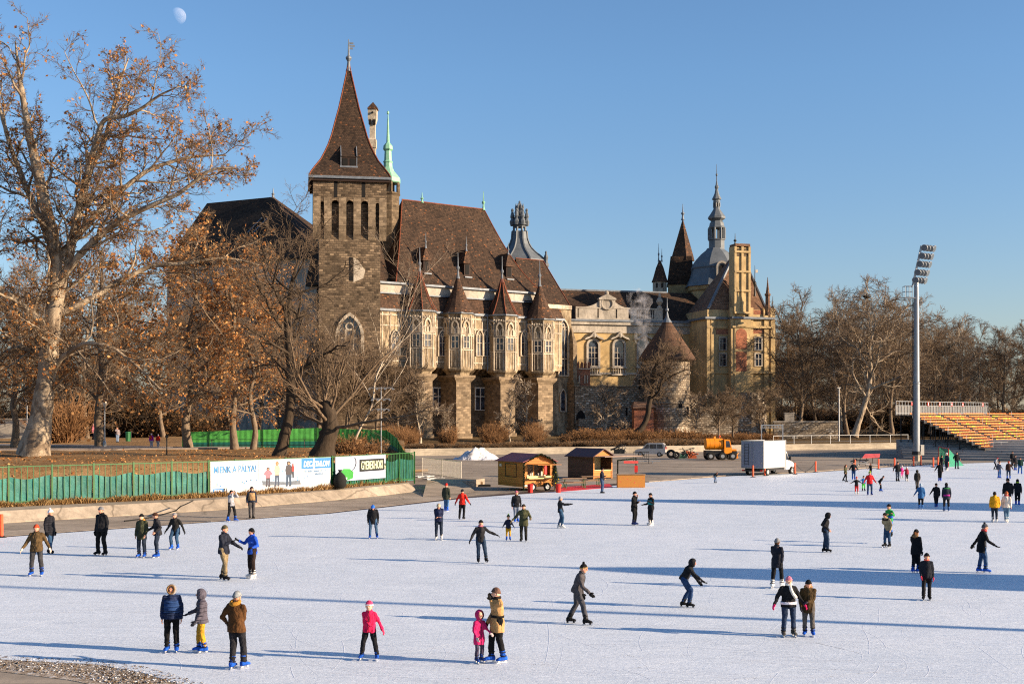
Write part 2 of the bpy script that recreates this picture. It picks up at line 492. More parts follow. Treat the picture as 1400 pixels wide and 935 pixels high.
# rubber matting along the far edge of the ice
mt = MB()
edge = [(-15,67),(-10.5,71.7),(-6.5,78.8),(-3,85),(3.3,92),(11,104)]
up = [(-15.2,67.4),(-10.8,72.2),(-6.9,79.3),(-3.5,85.8),(2.6,94.2),(10.3,105.3)]
mt.slab(edge[:] + up[::-1], -.1, .014)
edge2 = [(-30,51.5),(-23.8,57.8),(-15,67)]; up2 = [(-30.3,51.9),(-24.1,58.2),(-15.2,67.4)]
mt.slab(edge2 + up2[::-1], -.1, .013)
struct('rink_matting', mt, M_MAT)
kerb = MB()
for a, b in zip([(11.6,105.2),(20.3,116.4),(29.3,123.4),(41.5,136.8)], [(20.3,116.4),(29.3,123.4),(41.5,136.8),(49,145)]):
    kerb.slab([a, b, (b[0]-.7, b[1]+.9), (a[0]-.7, a[1]+.9)], -.1, .05)
struct('rink_kerb', kerb, M_APRON)

# ---- left embankment --------------------------------------------------------
A = [(-47,46.5),(-27.0,65.3),(-17.6,74.4),(-12.2,82.4),(-9.0,88.0),(-7.1,92.6),(-7.4,95.2),(-9,97.5)]
B = [(-47.5,47.2),(-27.4,65.9),(-18.0,75.1),(-12.7,83.0),(-9.5,88.4),(-7.75,92.8),(-8.0,94.9),(-9.3,97.0)]
C = [(-48.6,49.3),(-28.2,68.7),(-18.95,76.6),(-13.4,84.0),(-10.3,89.2),(-8.3,93.6),(-8.6,94.6),(-9.6,96.5)]
bk = MB(); n = len(A)
for i in range(n-1):
    a0, a1, b0, b1 = A[i], A[i+1], B[i], B[i+1]
    bk.add([(*a0,-.1),(*a1,-.1),(*a1,.06),(*a0,.06),(*b0,.60),(*b1,.60),(*C[i],.66),(*C[i+1],.66)],
           [(0,1,2,3),(3,2,5,4),(4,5,7,6)])
struct('embankment', bk, M_BANK)
# flat apron between ice and wall, a few mm over the lot
ap = MB(); ap.slab([(-47,46.5),(-36,43),(-30.4,52),(-24.2,58.4),(-15.3,67.6),(-10.9,72.4),(-7.0,79.5),(-3.6,86),(-2.2,90),(-7.1,92.6),(-9.0,88.0),(-12.2,82.4),(-17.6,74.4),(-27.0,65.3)], -.1, .008)
struct('apron', ap, M_APRON)
rp = MB()
rp.add([(-6.2,86.5,0.02),(-2.6,91.5,0.02),(-3.9,96.5,.55),(-5.6,96.8,.6),(-6.5,94.0,.45)], [(0,1,2,3,4)])
rp.slab([(-6.6,96.3),(-3.6,96.6),(-2.2,100.0),(-6.0,101)], -.1, .58)
struct('ramp', rp, M_APRON)

FENCE = [(-45,51.5),(-27.9,68.9),(-18.7,76.6),(-12.3,84.9),(-7.4,94.3)]
FZ = .70
front = [(-95,10),(-45,52.2),(-28.5,69.6),(-19.2,77.2),(-12.9,85.4),(-8.1,94.6)]
front0 = [(-95,8),(-48.6,49.3),(-28.2,68.7),(-18.95,76.6),(-13.4,84.0),(-8.3,93.6)]
back = [(-330,120),(-220,180),(-130,215),(-70,205),(-34,190),(-13,150)]
ds = [0, .6, 1.5, 3, 4.5, 6, 7.5, 10, 15, 22, 30, 42, 60, 80, 110, 250]
def lawn_z(d, x, y):
    s = min(1, max(0, (d-.8)/7.0)); s = s*s*(3-2*s)
    return FZ + 1.9*s + (.05*math.sin(x*.7)+.05*math.cos(y*.53+x*.2))*min(1, d/4)
lw = MB(); sub = 8; rows = []
for d in ds:
    row = []
    for i in range(len(front)-1):
        for k in range(sub if i < len(front)-2 else sub+1):
            u = k/sub
            f = Vector(front[i]).lerp(Vector(front[i+1]), u); b = Vector(back[i]).lerp(Vector(back[i+1]), u)
            L = (b-f).length; p = f + (b-f)*(min(d, L)/L)
            row.append((p.x, p.y, lawn_z(d, p.x, p.y)))
    rows.append(row)
base = []
for i in range(len(front0)-1):
    for k in range(sub if i < len(front0)-2 else sub+1):
        u = k/sub; f = Vector(front0[i]).lerp(Vector(front0[i+1]), u); base.append((f.x, f.y, .655))
rows.insert(0, base)
lw.rings(rows, False, False, closed=False)
o = struct('park_lawn', lw, M_LAWN, True)
side = MB()
side.add([(-8.1,94.6,-.3),(-13,150,-.3),(-13,150,2.6),(-9.2,107,2.55),(-8.4,98,1.4),(-8.1,94.6,.7)], [(0,1,2,3,4,5)])
struct('park_slope', side, M_SOIL)
# gravel paths on the lawn
pth = MB()
def strip(mb, pts, w, z):
    L = []; Rr = []
    for i, p in enumerate(pts):
        a = Vector(pts[max(0, i-1)]); b = Vector(pts[min(len(pts)-1, i+1)]); t = (b-a).normalized()
        L.append((p[0]-t.y*w/2, p[1]+t.x*w/2)); Rr.append((p[0]+t.y*w/2, p[1]-t.x*w/2))
    mb.slab(Rr + L[::-1], z-.25, z)
strip(pth, [(-75,104),(-52,106),(-38,110),(-30,113),(-24.5,116)], 4.5, 2.72)
strip(pth, [(-90,130),(-60,128),(-44,121),(-33,114)], 5, 2.725)
struct('park_path', pth, M_PATH)

# ---- far bank ---------------------------------------------------------------
WALL = [(-90,166),(-40,168),(-14,171.5),(8.5,181),(19,185),(47,199.5),(65,208),(112,226),(190,236)]
fw = MB()
for a, b in zip(WALL[:-1], WALL[1:]):
    t = (Vector(b)-Vector(a)).normalized(); nx, ny = -t.y*.5, t.x*.5
    fw.add([(*a,-.2),(*b,-.2),(*b,.95),(*a,.95),(a[0]+nx,a[1]+ny,.97),(b[0]+nx,b[1]+ny,.97),(a[0]+nx,a[1]+ny,.7),(b[0]+nx,b[1]+ny,.7)],
           [(0,1,2,3),(3,2,5,4),(4,5,7,6)])
w = fw.build('lakeside_wall', M_FARWALL)
tag(w, 'long low pale concrete wall running along the far side of the lot', 'wall')
fb = MB(); rows = []
for d, z in ((.5,.8),(3,.95),(6,1.05),(10,1.1),(20,1.2),(32,1.6),(45,2.0),(90,2.6),(200,6),(600,18)):
    row = []
    for i in range(len(WALL)-1):
        for k in range(6 if i < len(WALL)-2 else 7):
            p = Vector(WALL[i]).lerp(Vector(WALL[i+1]), k/6)
            q = p + Vector((-.25, 1)).normalized()*d
            row.append((q.x, q.y, z + .12*math.sin(q.x*.35+d)*min(1, d/5)))
    rows.append(row)
fb.rings(rows, False, False, closed=False)
struct('far_bank', fb, M_FARLAWN, True)
# =========================== people ==========================================
M_SKIN = {k: paint('skin_'+k, c, .55, .08, 14, 0, .4) for k, c in (('a', '#c98f73'), ('b', '#b97c60'), ('c', '#d8a488'))}
M_EYE = paint('eye', '#1a1512', .3, .1); M_LIP = paint('lip', '#9a4a40', .5, .1); M_BLADE = paint('blade_steel', '#c9ccd2', .25, .1, 5, .9)
M_FUR = cloth('#8a6a48', False, 'fur'); _tex = bpy.data.textures.new('folds', 'CLOUDS'); _tex.noise_scale = .15; _tex.noise_depth = 2
_todo = []
V3 = Vector
def ik(a, b, l1, l2, pole):
    a, b = V3(a), V3(b); d = b-a; L = min(d.length, (l1+l2)*.995); d = d.normalized(); b = a+d*L
    x = (l1*l1-l2*l2+L*L)/(2*L); h = math.sqrt(max(0, l1*l1-x*x)); p = V3(pole); p = p-d*p.dot(d)
    p = p.normalized() if p.length > 1e-5 else V3((0, 1, 0))
    return a+d*x+p*h, b
def limb(m, pts, rad, n=10):
    m.path([tuple(p) for p in pts], rad, n)
    for p, r in zip(pts, rad): m.ell(tuple(p), r, r, r, None, n, 6)
def loft(m, secs, rot, n=14):
    m.rings([[tuple(V3(c) + rot @ V3((rx*math.cos(2*math.pi*k/n), ry*math.sin(2*math.pi*k/n), 0))) for k in range(n)] for c, rx, ry in secs])
ARM = dict(down=(.13, .06, -.97), out=(.46, .14, -.83), wide=(.84, .05, -.50), fwd=(.10, .72, -.62), reach=(.05, .93, -.22), back=(.22, -.38, -.85), face=(-.36, .28, .10), chest=(-.32, .48, -.34),
           hold=(.30, .42, -.55), pocket=(.26, .16, -.70), low=(.08, .30, -.90), gest=(.28, .62, -.18), cross=(-.36, .42, -.58), up=(-.12, .45, .32))
def person(px, py, hp, a, label, j='#20242a', t='#1c1d20', sk='#2f6fd8', hat=None, hem=.50, puff=False, R_='down', L_='down', feet=((.11, 0), (-.11, 0)), lean=0, tilt=0, crouch=0, head=(0, 0), hood=None, fur=False,
           scarf=None, glove=None, hair=None, kid=0, skin='a', trim=None, yaw=0, loc=None, extra=None, belt=None, ears=True, lift=(0, 0), z=.022, cat_='person', bw=1.0, helmet=False, bobble=None, glasses=False, backpack=None):
    q = G(px, py, z) if loc is None else loc
    H = hp*q[1]/F - (.09 if sk else .04); n = len(_todo)
    root = thing('person', label, cat_, q, math.pi + R(a), None, world=False)
    sl = .055 if sk else .0            # skates raise the sole
    vox = .014 if hp > 75 else .020 if hp > 42 else .028
    hk = 1 + .28*kid
    leg = (.50 - .05*kid)*H; th, sh = leg*.5, leg*.5; ankle = sl + .055*H
    hipz = (ankle + leg*.996)*(1-crouch)
    rs = Matrix.Rotation(R(-lean), 3, 'X') @ Matrix.Rotation(R(tilt), 3, 'Y')
    pel = V3((0, -math.sin(R(lean))*.10*H, hipz)); up = rs @ V3((0, 0, 1)); fw = rs @ V3((0, 1, 0)); rt = rs @ V3((1, 0, 0))
    T = H*.815 + sl - (ankle + leg*.996)     # hip to shoulder height
    P = lambda f, y=0, x=0: pel + up*(T*f) + fw*(y*H) + rt*(x*H)
    sw = (.100 - .010*kid)*H*(.5+.5*bw); hw = .055*H
    neck = P(1.06, .004); hc = P(1.0)
    hr_ = Matrix.Rotation(R(-head[1]), 3, 'X'); hy = Matrix.Rotation(R(head[0]), 3, 'Z'); rh = (Matrix.Rotation(R(-lean*.45), 3, 'X')) @ hy @ hr_
    hR = .062*H*hk; hC = neck + V3((0, .010*H, 0)) + rh @ V3((0, .006*H, hR*1.22))
    hips = [P(0, 0, s*hw/H) for s in (1, -1)]; sho = [P(.88, 0, s*sw/H) for s in (1, -1)]
    al1, al2 = .165*H, .150*H; AL = al1+al2
    legs = []
    for s, (fx, fy), lf, hp_ in zip((1, -1), feet, lift, hips):
        f = V3((fx*H/.9*.52, fy*H, ankle + lf*H)); k, f2 = ik(hp_, f, th, sh, (s*.15, 1, .15)); legs.append((hp_, k, f2))
    arms = []
    for s, nm, so_ in zip((1, -1), (R_, L_), sho):
        d = V3(ARM[nm] if isinstance(nm, str) else nm); d = V3((d.x*s, d.y, d.z)); d = (rs @ d)*AL if not isinstance(nm, tuple) else d*AL
        k, w = ik(so_, so_ + d, al1, al2, V3((s*.40, -.5, -.85))); arms.append((so_, k, w))
    # ---- body: one skin surface, fingers rooted in the palms
    m = MB()
    loft(m, [(P(-.12), .07*H, .05*H), (P(.05), .085*H, .06*H), (P(.35), .072*H, .052*H), (P(.75), .088*H, .058*H), (P(.95), .085*H, .050*H), (P(1.05), .035*H, .034*H)], rs)
    limb(m, [P(.95), neck, neck + rh @ V3((0, .006*H, hR*.5))], [.036*H, .031*H, .030*H])
    m.ell(tuple(hC), hR*.80, hR*.95, hR*1.12, rh, 14, 10); m.ell(tuple(hC + rh @ V3((0, hR*.25, -hR*.55))), hR*.58, hR*.60, hR*.60, rh, 12, 8)
    for s_, (h0, k, f) in zip((1, -1), legs): limb(m, [h0, k, f], [.055*H, .036*H, .024*H])
    hands = []
    for s, (s0, k, w) in zip((1, -1), arms):
        limb(m, [s0, k, w], [.030*H, .024*H, .018*H]); d = (w-k).normalized(); hands.append((s, w, d))
    ft = MB(); e = rh @ V3((0, 1, 0)); rx_ = rh @ V3((1, 0, 0)); uz = rh @ V3((0, 0, 1))
    ft.ell(tuple(hC + e*hR*.96 - uz*hR*.16), hR*.13, hR*.20, hR*.22, rh, 8, 6)
    if ears and not hood:
        for s in (1, -1): ft.ell(tuple(hC + rx_*s*hR*.82 - uz*hR*.12), hR*.08, hR*.20, hR*.26, rh, 8, 5)
    ft.cur = 1
    for s in (1, -1): ft.ell(tuple(hC + e*hR*.84 + rx_*s*hR*.32 + uz*hR*.05), hR*.13, hR*.10, hR*.08, rh, 8, 5)
    if glasses:
        for s in (1, -1): ft.ell(tuple(hC + e*hR*.90 + rx_*s*hR*.34 + uz*hR*.03), hR*.30, hR*.10, hR*.20, rh, 8, 5)
    ft.cur = 2; ft.ell(tuple(hC + e*hR*.83 - uz*hR*.58), hR*.24, hR*.09, hR*.07, rh, 8, 5); ft.cur = 0
    def hand(mm, s, w, d, g=1.0):
        side = d.cross(V3((0, 0, 1)));  side = side.normalized() if side.length > .1 else V3((0, 1, 0))
        side = V3((0, 1, 0)) - d*d.y if abs(d.z) > .6 else side
        side.normalize(); nrm = d.cross(side)*s; hl = .052*H*g
        rm = Matrix((side, d, nrm)).transposed()
        mm.ell(tuple(w + d*hl*.55), hl*.42*g, hl*.62, hl*.22*g, rm, 10, 6)
        for i, ln in enumerate((.75, .86, .80, .62)):
            b = w + d*hl*(1.0 - .06*abs(i-1.3)) + side*hl*(.30-.20*i); p1 = b + (d*.95 - nrm*.25)*hl*ln*.5; p2 = p1 + (d*.6 - nrm*.75)*hl*ln*.45
            mm.path([tuple(b - d*hl*.2), tuple(b), tuple(p1), tuple(p2)], [hl*.10*g, hl*.105*g, hl*.095*g, hl*.075*g], 6)
        b = w + d*hl*.35 + side*hl*.36; p1 = b + (side*.7 + d*.6)*hl*.38; p2 = p1 + (side*.1 + d*.9 - nrm*.3)*hl*.32
        mm.path([tuple(b - side*hl*.15), tuple(b), tuple(p1), tuple(p2)], [hl*.13*g, hl*.13*g, hl*.11*g, hl*.08*g], 6)
    if not glove:
        for h in hands: hand(ft, *h)
    o = m.build('body', [M_SKIN[skin], M_EYE, M_LIP], root, True, False); _todo.append((o, vox, 3, 0, ft))
    # ---- clothing
    if t:
        m = MB(); mt_ = cloth(t)
        loft(m, [(P(-.16), .088*H*bw, .066*H), (P(.02), .098*H*bw, .074*H), (P(.26), .090*H*bw, .066*H)], rs)
        for h0, k, f in legs:
            fl = f + V3((0, 0, .012*H)); kn = k + V3((0, .004*H, 0)); limb(m, [h0, h0.lerp(k, .5), kn, kn.lerp(fl, .5), fl], [.066*H, .058*H, .047*H, .044*H, .037*H])
        o = m.build('trousers', mt_, root, True, False); _todo.append((o, vox, 3, .016, None))
    if j:
        m = MB(); mj = cloth(j, puff); hz = (hem - .5)      # hem below the hip in body heights
        hb = V3((pel.x, pel.y, 0)); lowz = max(-.62, (hem*H - hipz)/T)
        k_ = 1.13 if puff else 1.04
        secs = []
        for f, rx, ry in ((lowz, .110, .094), (lowz*.5, .109, .092), (.0, .104, .088), (.3, .093, .074), (.62, .099, .078), (.80, .098, .074), (.90, .082, .066), (.99, .058, .054), (1.07, .044, .046), (1.13, .042, .042)):
            c = P(f, 0)
            if f < 0: c = pel + V3((0, 0, 1))*(T*f) + (up - V3((0, 0, 1)))*T*f*.35
            secs.append((c, rx*H*k_*bw, ry*H*k_))
        loft(m, secs, rs, 18)
        for s0, k, w in arms:
            w2 = w.lerp(k, .06); limb(m, [s0 + (P(.93)-s0)*.4, s0, s0.lerp(k, .5), k, k.lerp(w2, .5), w2], [.040*H, .040*H*k_, .039*H*k_, .035*H*k_, .032*H*k_, .028*H*k_])
        o = m.build('jacket', mj, root, True, False); _todo.append((o, vox, 3, .022, None))
        if trim:      # (colour, low, high) bands round the chest
            for tc, f0, f1 in trim:
                b = MB(); fr_ = [f0, (f0+f1)/2, f1]
                rr = lambda f: np.interp(f, [lowz, 0, .3, .62, .86, .99], [.110, .106, .096, .102, .100, .080])
                loft(b, [(P(f), rr(f)*H*k_*bw*1.05+.006, np.interp(f, [0, .3, .62, .80, .90], [.092, .078, .081, .077, .070])*H*k_*1.05+.006) for f in fr_], rs, 18); b.build('jacket_panel', cloth(tc, puff), root, True, False)
        if belt:
            b = MB(); b.rings([[tuple(P(.18) + up*dz + rs @ V3((.112*H*k_*math.cos(x), .086*H*k_*math.sin(x), 0))) for x in [2*math.pi*i/16 for i in range(16)]] for dz in (-.025, .025)]); b.build('belt', cloth(belt), root, True, False)
        if hood is None and not scarf and hp > 40:
            b = MB(); b.torus(tuple(P(1.12, .004)), .040*H, .016*H, rs, 14, 6); b.build('collar', mj, root, True, False)
    if j and hp > 60 and not trim and not belt:      # zip line down the front
        b = MB(); kz = (1.13 if puff else 1.04)*1.03; b.path([tuple(P(f, np.interp(f, [lowz, 0, .3, .62, .86, .99, 1.08], [.094, .089, .075, .079, .072, .058, .046])*kz + .003)) for f in [lowz + (1.05-lowz)*i/8 for i in range(9)]], .0035*H, 5); b.build('zip', M_RUBBER, root, False, False)
    if glove:
        for h in hands: b = MB(); hand(b, *h, 1.28); b.build('glove', cloth(glove), root, True, False)
    if scarf:
        b = MB(); b.torus(tuple(P(1.13, .008)), .040*H, .024*H, rs, 14, 7)
        if scarf[1:] and hp > 60 and extra == 'tail': b.path([tuple(P(1.05, .05, -.01)), tuple(P(.8, .085, -.02)), tuple(P(.55, .095, -.05)), tuple(P(.30, .10, -.10))], [.022*H, .026*H, .028*H, .030*H], 8)
        b.build('scarf', cloth(scarf), root, True, False)
    def shell(name, r, lo, hi, axis, col, cen=None, parent=root, thick=None):
        """part of an ellipsoid round the head between two angles from an axis"""
        ax = V3(axis).normalized(); u = ax.cross(V3((1, 0, 0))); u.normalize(); w = ax.cross(u); b = MB(); rings = []; c0 = V3((0, 0, 0)) if cen is None else V3(cen)
        for i in range(8):
            th_ = R(lo + (hi-lo)*i/7); rings.append([tuple(hC + rh @ (c0 + (lambda d: V3((d.x*r[0], d.y*r[1], d.z*r[2])))(ax*math.cos(th_) + (u*math.cos(x) + w*math.sin(x))*math.sin(th_)))) for x in [2*math.pi*k/14 for k in range(14)]])
        b.rings(rings[::-1], True, False)
        return b.build(name, cloth(col) if isinstance(col, str) else col, parent, True, False)
    if hat:
        ho = shell('helmet' if helmet else 'hat', (hR*.93, hR*1.08, hR*1.30), 0, 86, (0, -.22, 1), hat, (0, 0, hR*.05))
        if not helmet:
            b = MB(); b.torus(tuple(hC + rh @ V3((0, -.03*hR, hR*.26))), hR*.88, hR*.15, rh @ Matrix.Rotation(R(12), 3, 'X'), 16, 6, sy=1.14); b.build('hat_cuff', cloth(hat if not bobble or len(bobble) < 2 else bobble[1]), ho, True, False)
        else:
            b = MB(); b.torus(tuple(hC + rh @ V3((0, .0, hR*.22))), hR*.93, hR*.13, rh @ Matrix.Rotation(R(10), 3, 'X'), 16, 6, sy=1.14); b.build('helmet_rim', cloth('#e8e2e4' if hat == '#e0406a' else hat), ho, True, False)
        if bobble: b = MB(); b.ell(tuple(hC + rh @ V3((0, -.2*hR, hR*1.5))), hR*.38, hR*.38, hR*.36, None, 10, 7); b.build('bobble', cloth(bobble[0]), ho, True, False)
    if hood:
        ho = shell('hood', (hR*1.16, hR*1.30, hR*1.42), 48, 176, (0, 1, .05), hood, (0, -.08*hR, -.02*hR))
        if fur:
            d = rh @ V3((0, 1, .05)).normalized(); b = MB(); b.torus(tuple(hC + d*hR*.80), hR*.88, hR*.22, d.to_track_quat('Z', 'Y').to_matrix(), 16, 6, sy=1.12); b.build('fur_trim', M_FUR, ho, True, False)
    elif fur:
        b = MB(); b.torus(tuple(P(1.10, -.025)), .052*H, .030*H, rs @ Matrix.Rotation(R(20), 3, 'X'), 14, 6); b.build('fur_collar', M_FUR if fur is True else cloth(fur), root, True, False)
    if hair:
        hc_, ln = hair if isinstance(hair, tuple) else (hair, 0)
        ho = shell('hair', (hR*.92, hR*1.06, hR*1.20), 0, 104, (0, -.62, .78), hc_, (0, -.02*hR, .02*hR))
        if ln:
            b = MB(); b.path([tuple(hC + rh @ V3((0, -hR*.75, hR*.2))), tuple(hC + rh @ V3((0, -hR*1.0, -hR*.7))), tuple(hC + rh @ V3((.1*hR, -hR*1.15, -hR*(.9+ln)))), tuple(hC + rh @ V3((.15*hR, -hR*1.1, -hR*(1.1+1.6*ln))))], [hR*.6, hR*.62, hR*.5, hR*.15], 9); b.build('hair_lock', cloth(hc_), ho, True, False)
    # ---- skates or boots
    for s, (h0, k, f), lf in zip((1, -1), legs, lift):
        ya = R(yaw - s*9); b = MB(); fd = V3((math.sin(-ya), math.cos(ya), 0)); sd2 = V3((fd.y, -fd.x, 0)); fl = .150*H*(1+.08*kid)
        z0 = f.z - .055*H
        secs = []
        for u, wd, ht in ((-.35, .024, .056), (-.27, .034, .070), (0, .035, .076), (.25, .034, .056), (.50, .036, .045), (.68, .027, .034), (.73, .013, .020)):
            c = V3((f.x, f.y, z0)) + fd*fl*u; secs.append([tuple(c + sd2*(wd*H*math.cos(x)) + V3((0, 0, ht*H*.5 + ht*H*.5*math.sin(x)))) for x in [2*math.pi*i/10 for i in range(10)]])
        b.rings(secs[::-1])
        if sk: b.path([tuple(f + V3((0, 0, -.02*H))), tuple(f + (k-f).normalized()*.045*H), tuple(f + (k-f).normalized()*.085*H)], [.034*H, .038*H, .041*H], 10)
        so2 = b.build('skate' if sk else 'boot', cloth(sk, False, 'boot') if sk else M_RUBBER, root, True, False)
        if sk and hp > 60:
            for tt in (.012, .062): b = MB(); b.torus(tuple(f + (k-f).normalized()*tt*H), .040*H, .008*H, None, 12, 5); b.build('buckle_strap', M_RUBBER, so2, True, False)
        if sk:
            c = V3((f.x, f.y, z0)); b = MB(); rot = Matrix((sd2, fd, V3((0, 0, 1)))).transposed()
            b.cbox(tuple(c + fd*fl*.15 + V3((0, 0, -.044))), .008, fl*1.12, .022, rot); b.build('blade', M_BLADE, so2, False, False)
            b = MB()
            for u in (-.2, .48): b.cbox(tuple(c + fd*fl*u + V3((0, 0, -.016))), .022, fl*.22, .036, rot)
            b.split('blade_holder', M_WHITE if sk != '#16171a' else M_RUBBER, so2) if hp > 60 else b.build('blade_holder', M_WHITE if sk != '#16171a' else M_RUBBER, so2, False, False)
    if backpack:
        b = MB(); b.ell(tuple(P(.55, -.12)), .085*H, .06*H, .14*H, rs, 10, 8); b.build('backpack_strap_pad', cloth(backpack), root, True, False)
    return root

BL, BK, WH, GR = '#1f58bd', '#16171a', '#d9d5cf', '#8b8b8e'
FT2 = lambda w, d=0: ((w, d), (-w, -d))
JEAN, DJ, BLK, NAVY = '#33506e', '#222c3b', '#17181b', '#1e2636'
person(50, 787, 73, 8, 'man in a red beanie and olive brown jacket skating alone at the left', j='#57452c', t='#3b3b3e', sk=BL, hat='#c0472b', hem=.485, R_='out', L_='out', feet=FT2(.17), glove='#d8c8b8', bw=1.12)
person(68, 757, 63, 70, 'woman in a white bobble hat and long black puffer coat behind the olive jacket man', j='#24252b', t=JEAN, sk=BK, hat='#e6e6ea', bobble=('#e6e6ea',), hem=.385, puff=True, glove=BLK, feet=FT2(.08, .05))
person(139, 759, 69, -25, 'man all in black with a grey beanie standing below the teal fence', j='#1d1d21', t='#151517', sk=BK, hat='#77787c', glove=BLK, feet=FT2(.17), bw=1.1)
person(194, 762, 62, -8, 'woman in a dark green parka with an orange fur collar', j='#3a3d2c', t=DJ, sk=BL, hat=BLK, hem=.38, fur='#b07a3c', R_='down', L_='low', feet=FT2(.12), skin='c')
person(215, 762, 64, -75, 'man in a brown cap and dark leather jacket reaching to the green parka woman', j='#2a2a2e', t=DJ, sk=BL, hat='#4a3328', R_='fwd', L_='pocket', feet=FT2(.12), lean=6, tilt=0)
person(240, 751, 55, -10, 'person in a grey beanie and open black coat crouching with arms spread', j='#232323', t=JEAN, sk=BL, hat='#8a8a8c', hem=.33, R_='out', L_='out', feet=((.15, .05), (-.10, -.02)), lean=10, crouch=.07, glove=BLK)
person(306, 793, 78, 70, 'man in an olive beanie, navy jacket and khaki trousers talking to the blue jacket man', j='#232733', t='#857558', sk=BK, hat='#5a5440', R_='chest', L_='fwd', glove=BLK, feet=FT2(.10, .07), bw=1.08, hem=.485)
person(345, 790, 71, -45, 'bearded man in a bright blue jacket and brown trousers gesturing with both hands', j='#2450b8', t='#2e2320', sk=WH, hat=BLK, R_='gest', L_='hold', glove=BLK, feet=FT2(.10), trim=(('#3a62c4', .45, .62),), hem=.485, hair=BLK)
person(316, 713, 45, 60, 'person in a grey hooded top shielding the face at the ice edge below the banner', j='#9a9ba0', t='#1f2023', sk=BL, hair=BLK, R_='up', L_='up', feet=((.16, -.06), (-.12, .12)), lean=-4)
person(344, 708, 45, 20, 'man with a tan vest and navy sleeves standing on the concrete below the banner', j='#232a3a', t='#4d4a4a', sk=None, hat='#25262a', trim=(('#9c7d58', .0, .9),), feet=FT2(.09), z=.01)
person(235, 891, 96, 6, 'youth in a quilted dark blue jacket with a fur hood facing the camera', j='#24304e', t='#131315', sk=BL, hood='#8f8d8c', fur=True, hem=.50, puff=True, feet=FT2(.12), head=(-8, -6), R_='down', L_='down', trim=(('#2c4878', .06, .76),))
person(276, 892, 89, -82, 'child in a grey hooded puffer jacket and mustard trousers looking left', j='#56525c', t='#b98a2a', sk=BL, hood='#56525c', hem=.49, puff=True, feet=FT2(.08, .05), kid=.45, R_='fwd', L_='low', glove='#3a3a42', bw=1.05)
person(323, 914, 110, 158, 'man in a brown jacket and grey beanie seen from behind in the left foreground', j='#54381f', t='#26262a', sk=BL, hat='#858a8c', fur='#a8772f', hem=.485, R_='chest', L_='pocket', feet=((.13, .06), (-.06, -.04)), glove=BLK, bw=1.15)
person(505, 902, 82, -4, 'small girl in a pink jacket and white-rimmed pink helmet with one arm out', j='#e02456', t='#1b1b1f', sk=BL, hat='#e0406a', helmet=True, hem=.50, R_='cross', L_='out', glove='#d8325c', feet=FT2(.24), kid=.8, skin='c', bw=1.1)
person(655, 906, 73, 35, 'toddler in a hooded magenta coat holding the tan coat woman by the hand', j='#cc2a68', t='#453e50', sk='#1d3f86', hood='#c02866', hem=.38, R_='low', L_='fwd', glove='#c9b6b4', feet=FT2(.10), kid=1.0, skin='c', bw=1.1)
person(680, 906, 107, -68, 'woman in a belted tan coat and brown beanie with a hand at her mouth', j='#b0895a', t='#151517', sk=BL, hat='#6a5044', hem=.385, belt='#1b1b1b', R_='low', L_='face', glove='#22201f', scarf='#2a2320', feet=FT2(.08, .07), skin='c', bw=1.05)
person(510, 736, 50, 5, 'person in a blue hood and black coat looking down at the ice', j='#1a1b1f', t='#3e5b78', sk=BL, hat='#2b68c0', hem=.385, feet=((.15, 0), (-.20, .03)), lean=12, head=(0, 38), R_='down', L_='down', glove=BLK, bw=1.1)
person(600, 738, 53, 0, 'person in a beige beanie and navy jacket looking at something in both hands', j='#202742', t=DJ, sk=WH, hat='#b5a58c', R_='cross', L_='cross', head=(0, 36), feet=FT2(.12))
person(610, 699, 40, 160, 'person in a red hat and dark green parka walking away near the barriers', j='#30342a', t='#3f628a', sk=BL, hat='#c92f28', hem=.385, feet=FT2(.08))
person(632, 710, 43, 165, 'person in a bright red jacket and black trousers skating away near the barriers', j='#cf2a1e', t='#17171a', sk=BK, hat='#20242a', R_='out', L_='out', glove=BLK, feet=((.08, 0), (-.13, -.08)))
person(657, 769, 61, 12, 'man in black with a pink scarf skating with both arms spread', j='#26262a', t='#27394f', sk=BK, hat=BLK, scarf='#c06a78', R_='out', L_='wide', glove=BLK, feet=((.10, .02), (-.20, .12)), lean=6)
person(695, 739, 36, 0, 'small child in a bobble hat and mustard trousers led by the hand', j='#20253c', t='#c08f1e', sk=BL, hat='#2c4a30', bobble=('#5a7a3a',), R_='out', L_='out', feet=FT2(.12), kid=.9)
person(716, 740, 53, -8, 'man in a dark camouflage jacket leading the child in mustard trousers', j='#474832', t='#24231f', sk=BK, hat='#3a352c', hem=.40, R_=(.62, .1, -.76), L_='hold', feet=FT2(.11), glove='#8f7c5c', bw=1.15)
person(706, 714, 45, 10, 'woman in a pink hat, black jacket and pale jeans behind the camouflage man', j='#1f2024', t='#7a8494', sk=BL, hat='#c07080', hair=('#c9a04c', .6), feet=FT2(.08))
person(766, 722, 46, 88, 'skater in a grey helmet and black jacket pointing an arm to the right', j='#232428', t='#2f4d6a', sk=WH, hat='#9c9ea2', helmet=True, R_=(.1, .95, -.15), L_='reach', feet=FT2(.06, .05), lean=-4, crouch=.02, glove=BLK)
person(867, 718, 48, 60, 'man in black with a flat cap holding his hands to his face', j='#17181b', t='#141517', sk='#1c2e66', hat='#1a1a1c', R_='face', L_='chest', hem=.40, feet=FT2(.11))
person(890, 718, 46, -60, 'man in a black jacket with a teal front facing the flat cap man', j='#1b1b1e', t='#17171a', sk=WH, hat=BLK, trim=(('#1f7f86', .25, .8),), R_='hold', L_='gest', feet=FT2(.10), glove=BLK, bw=1.1)
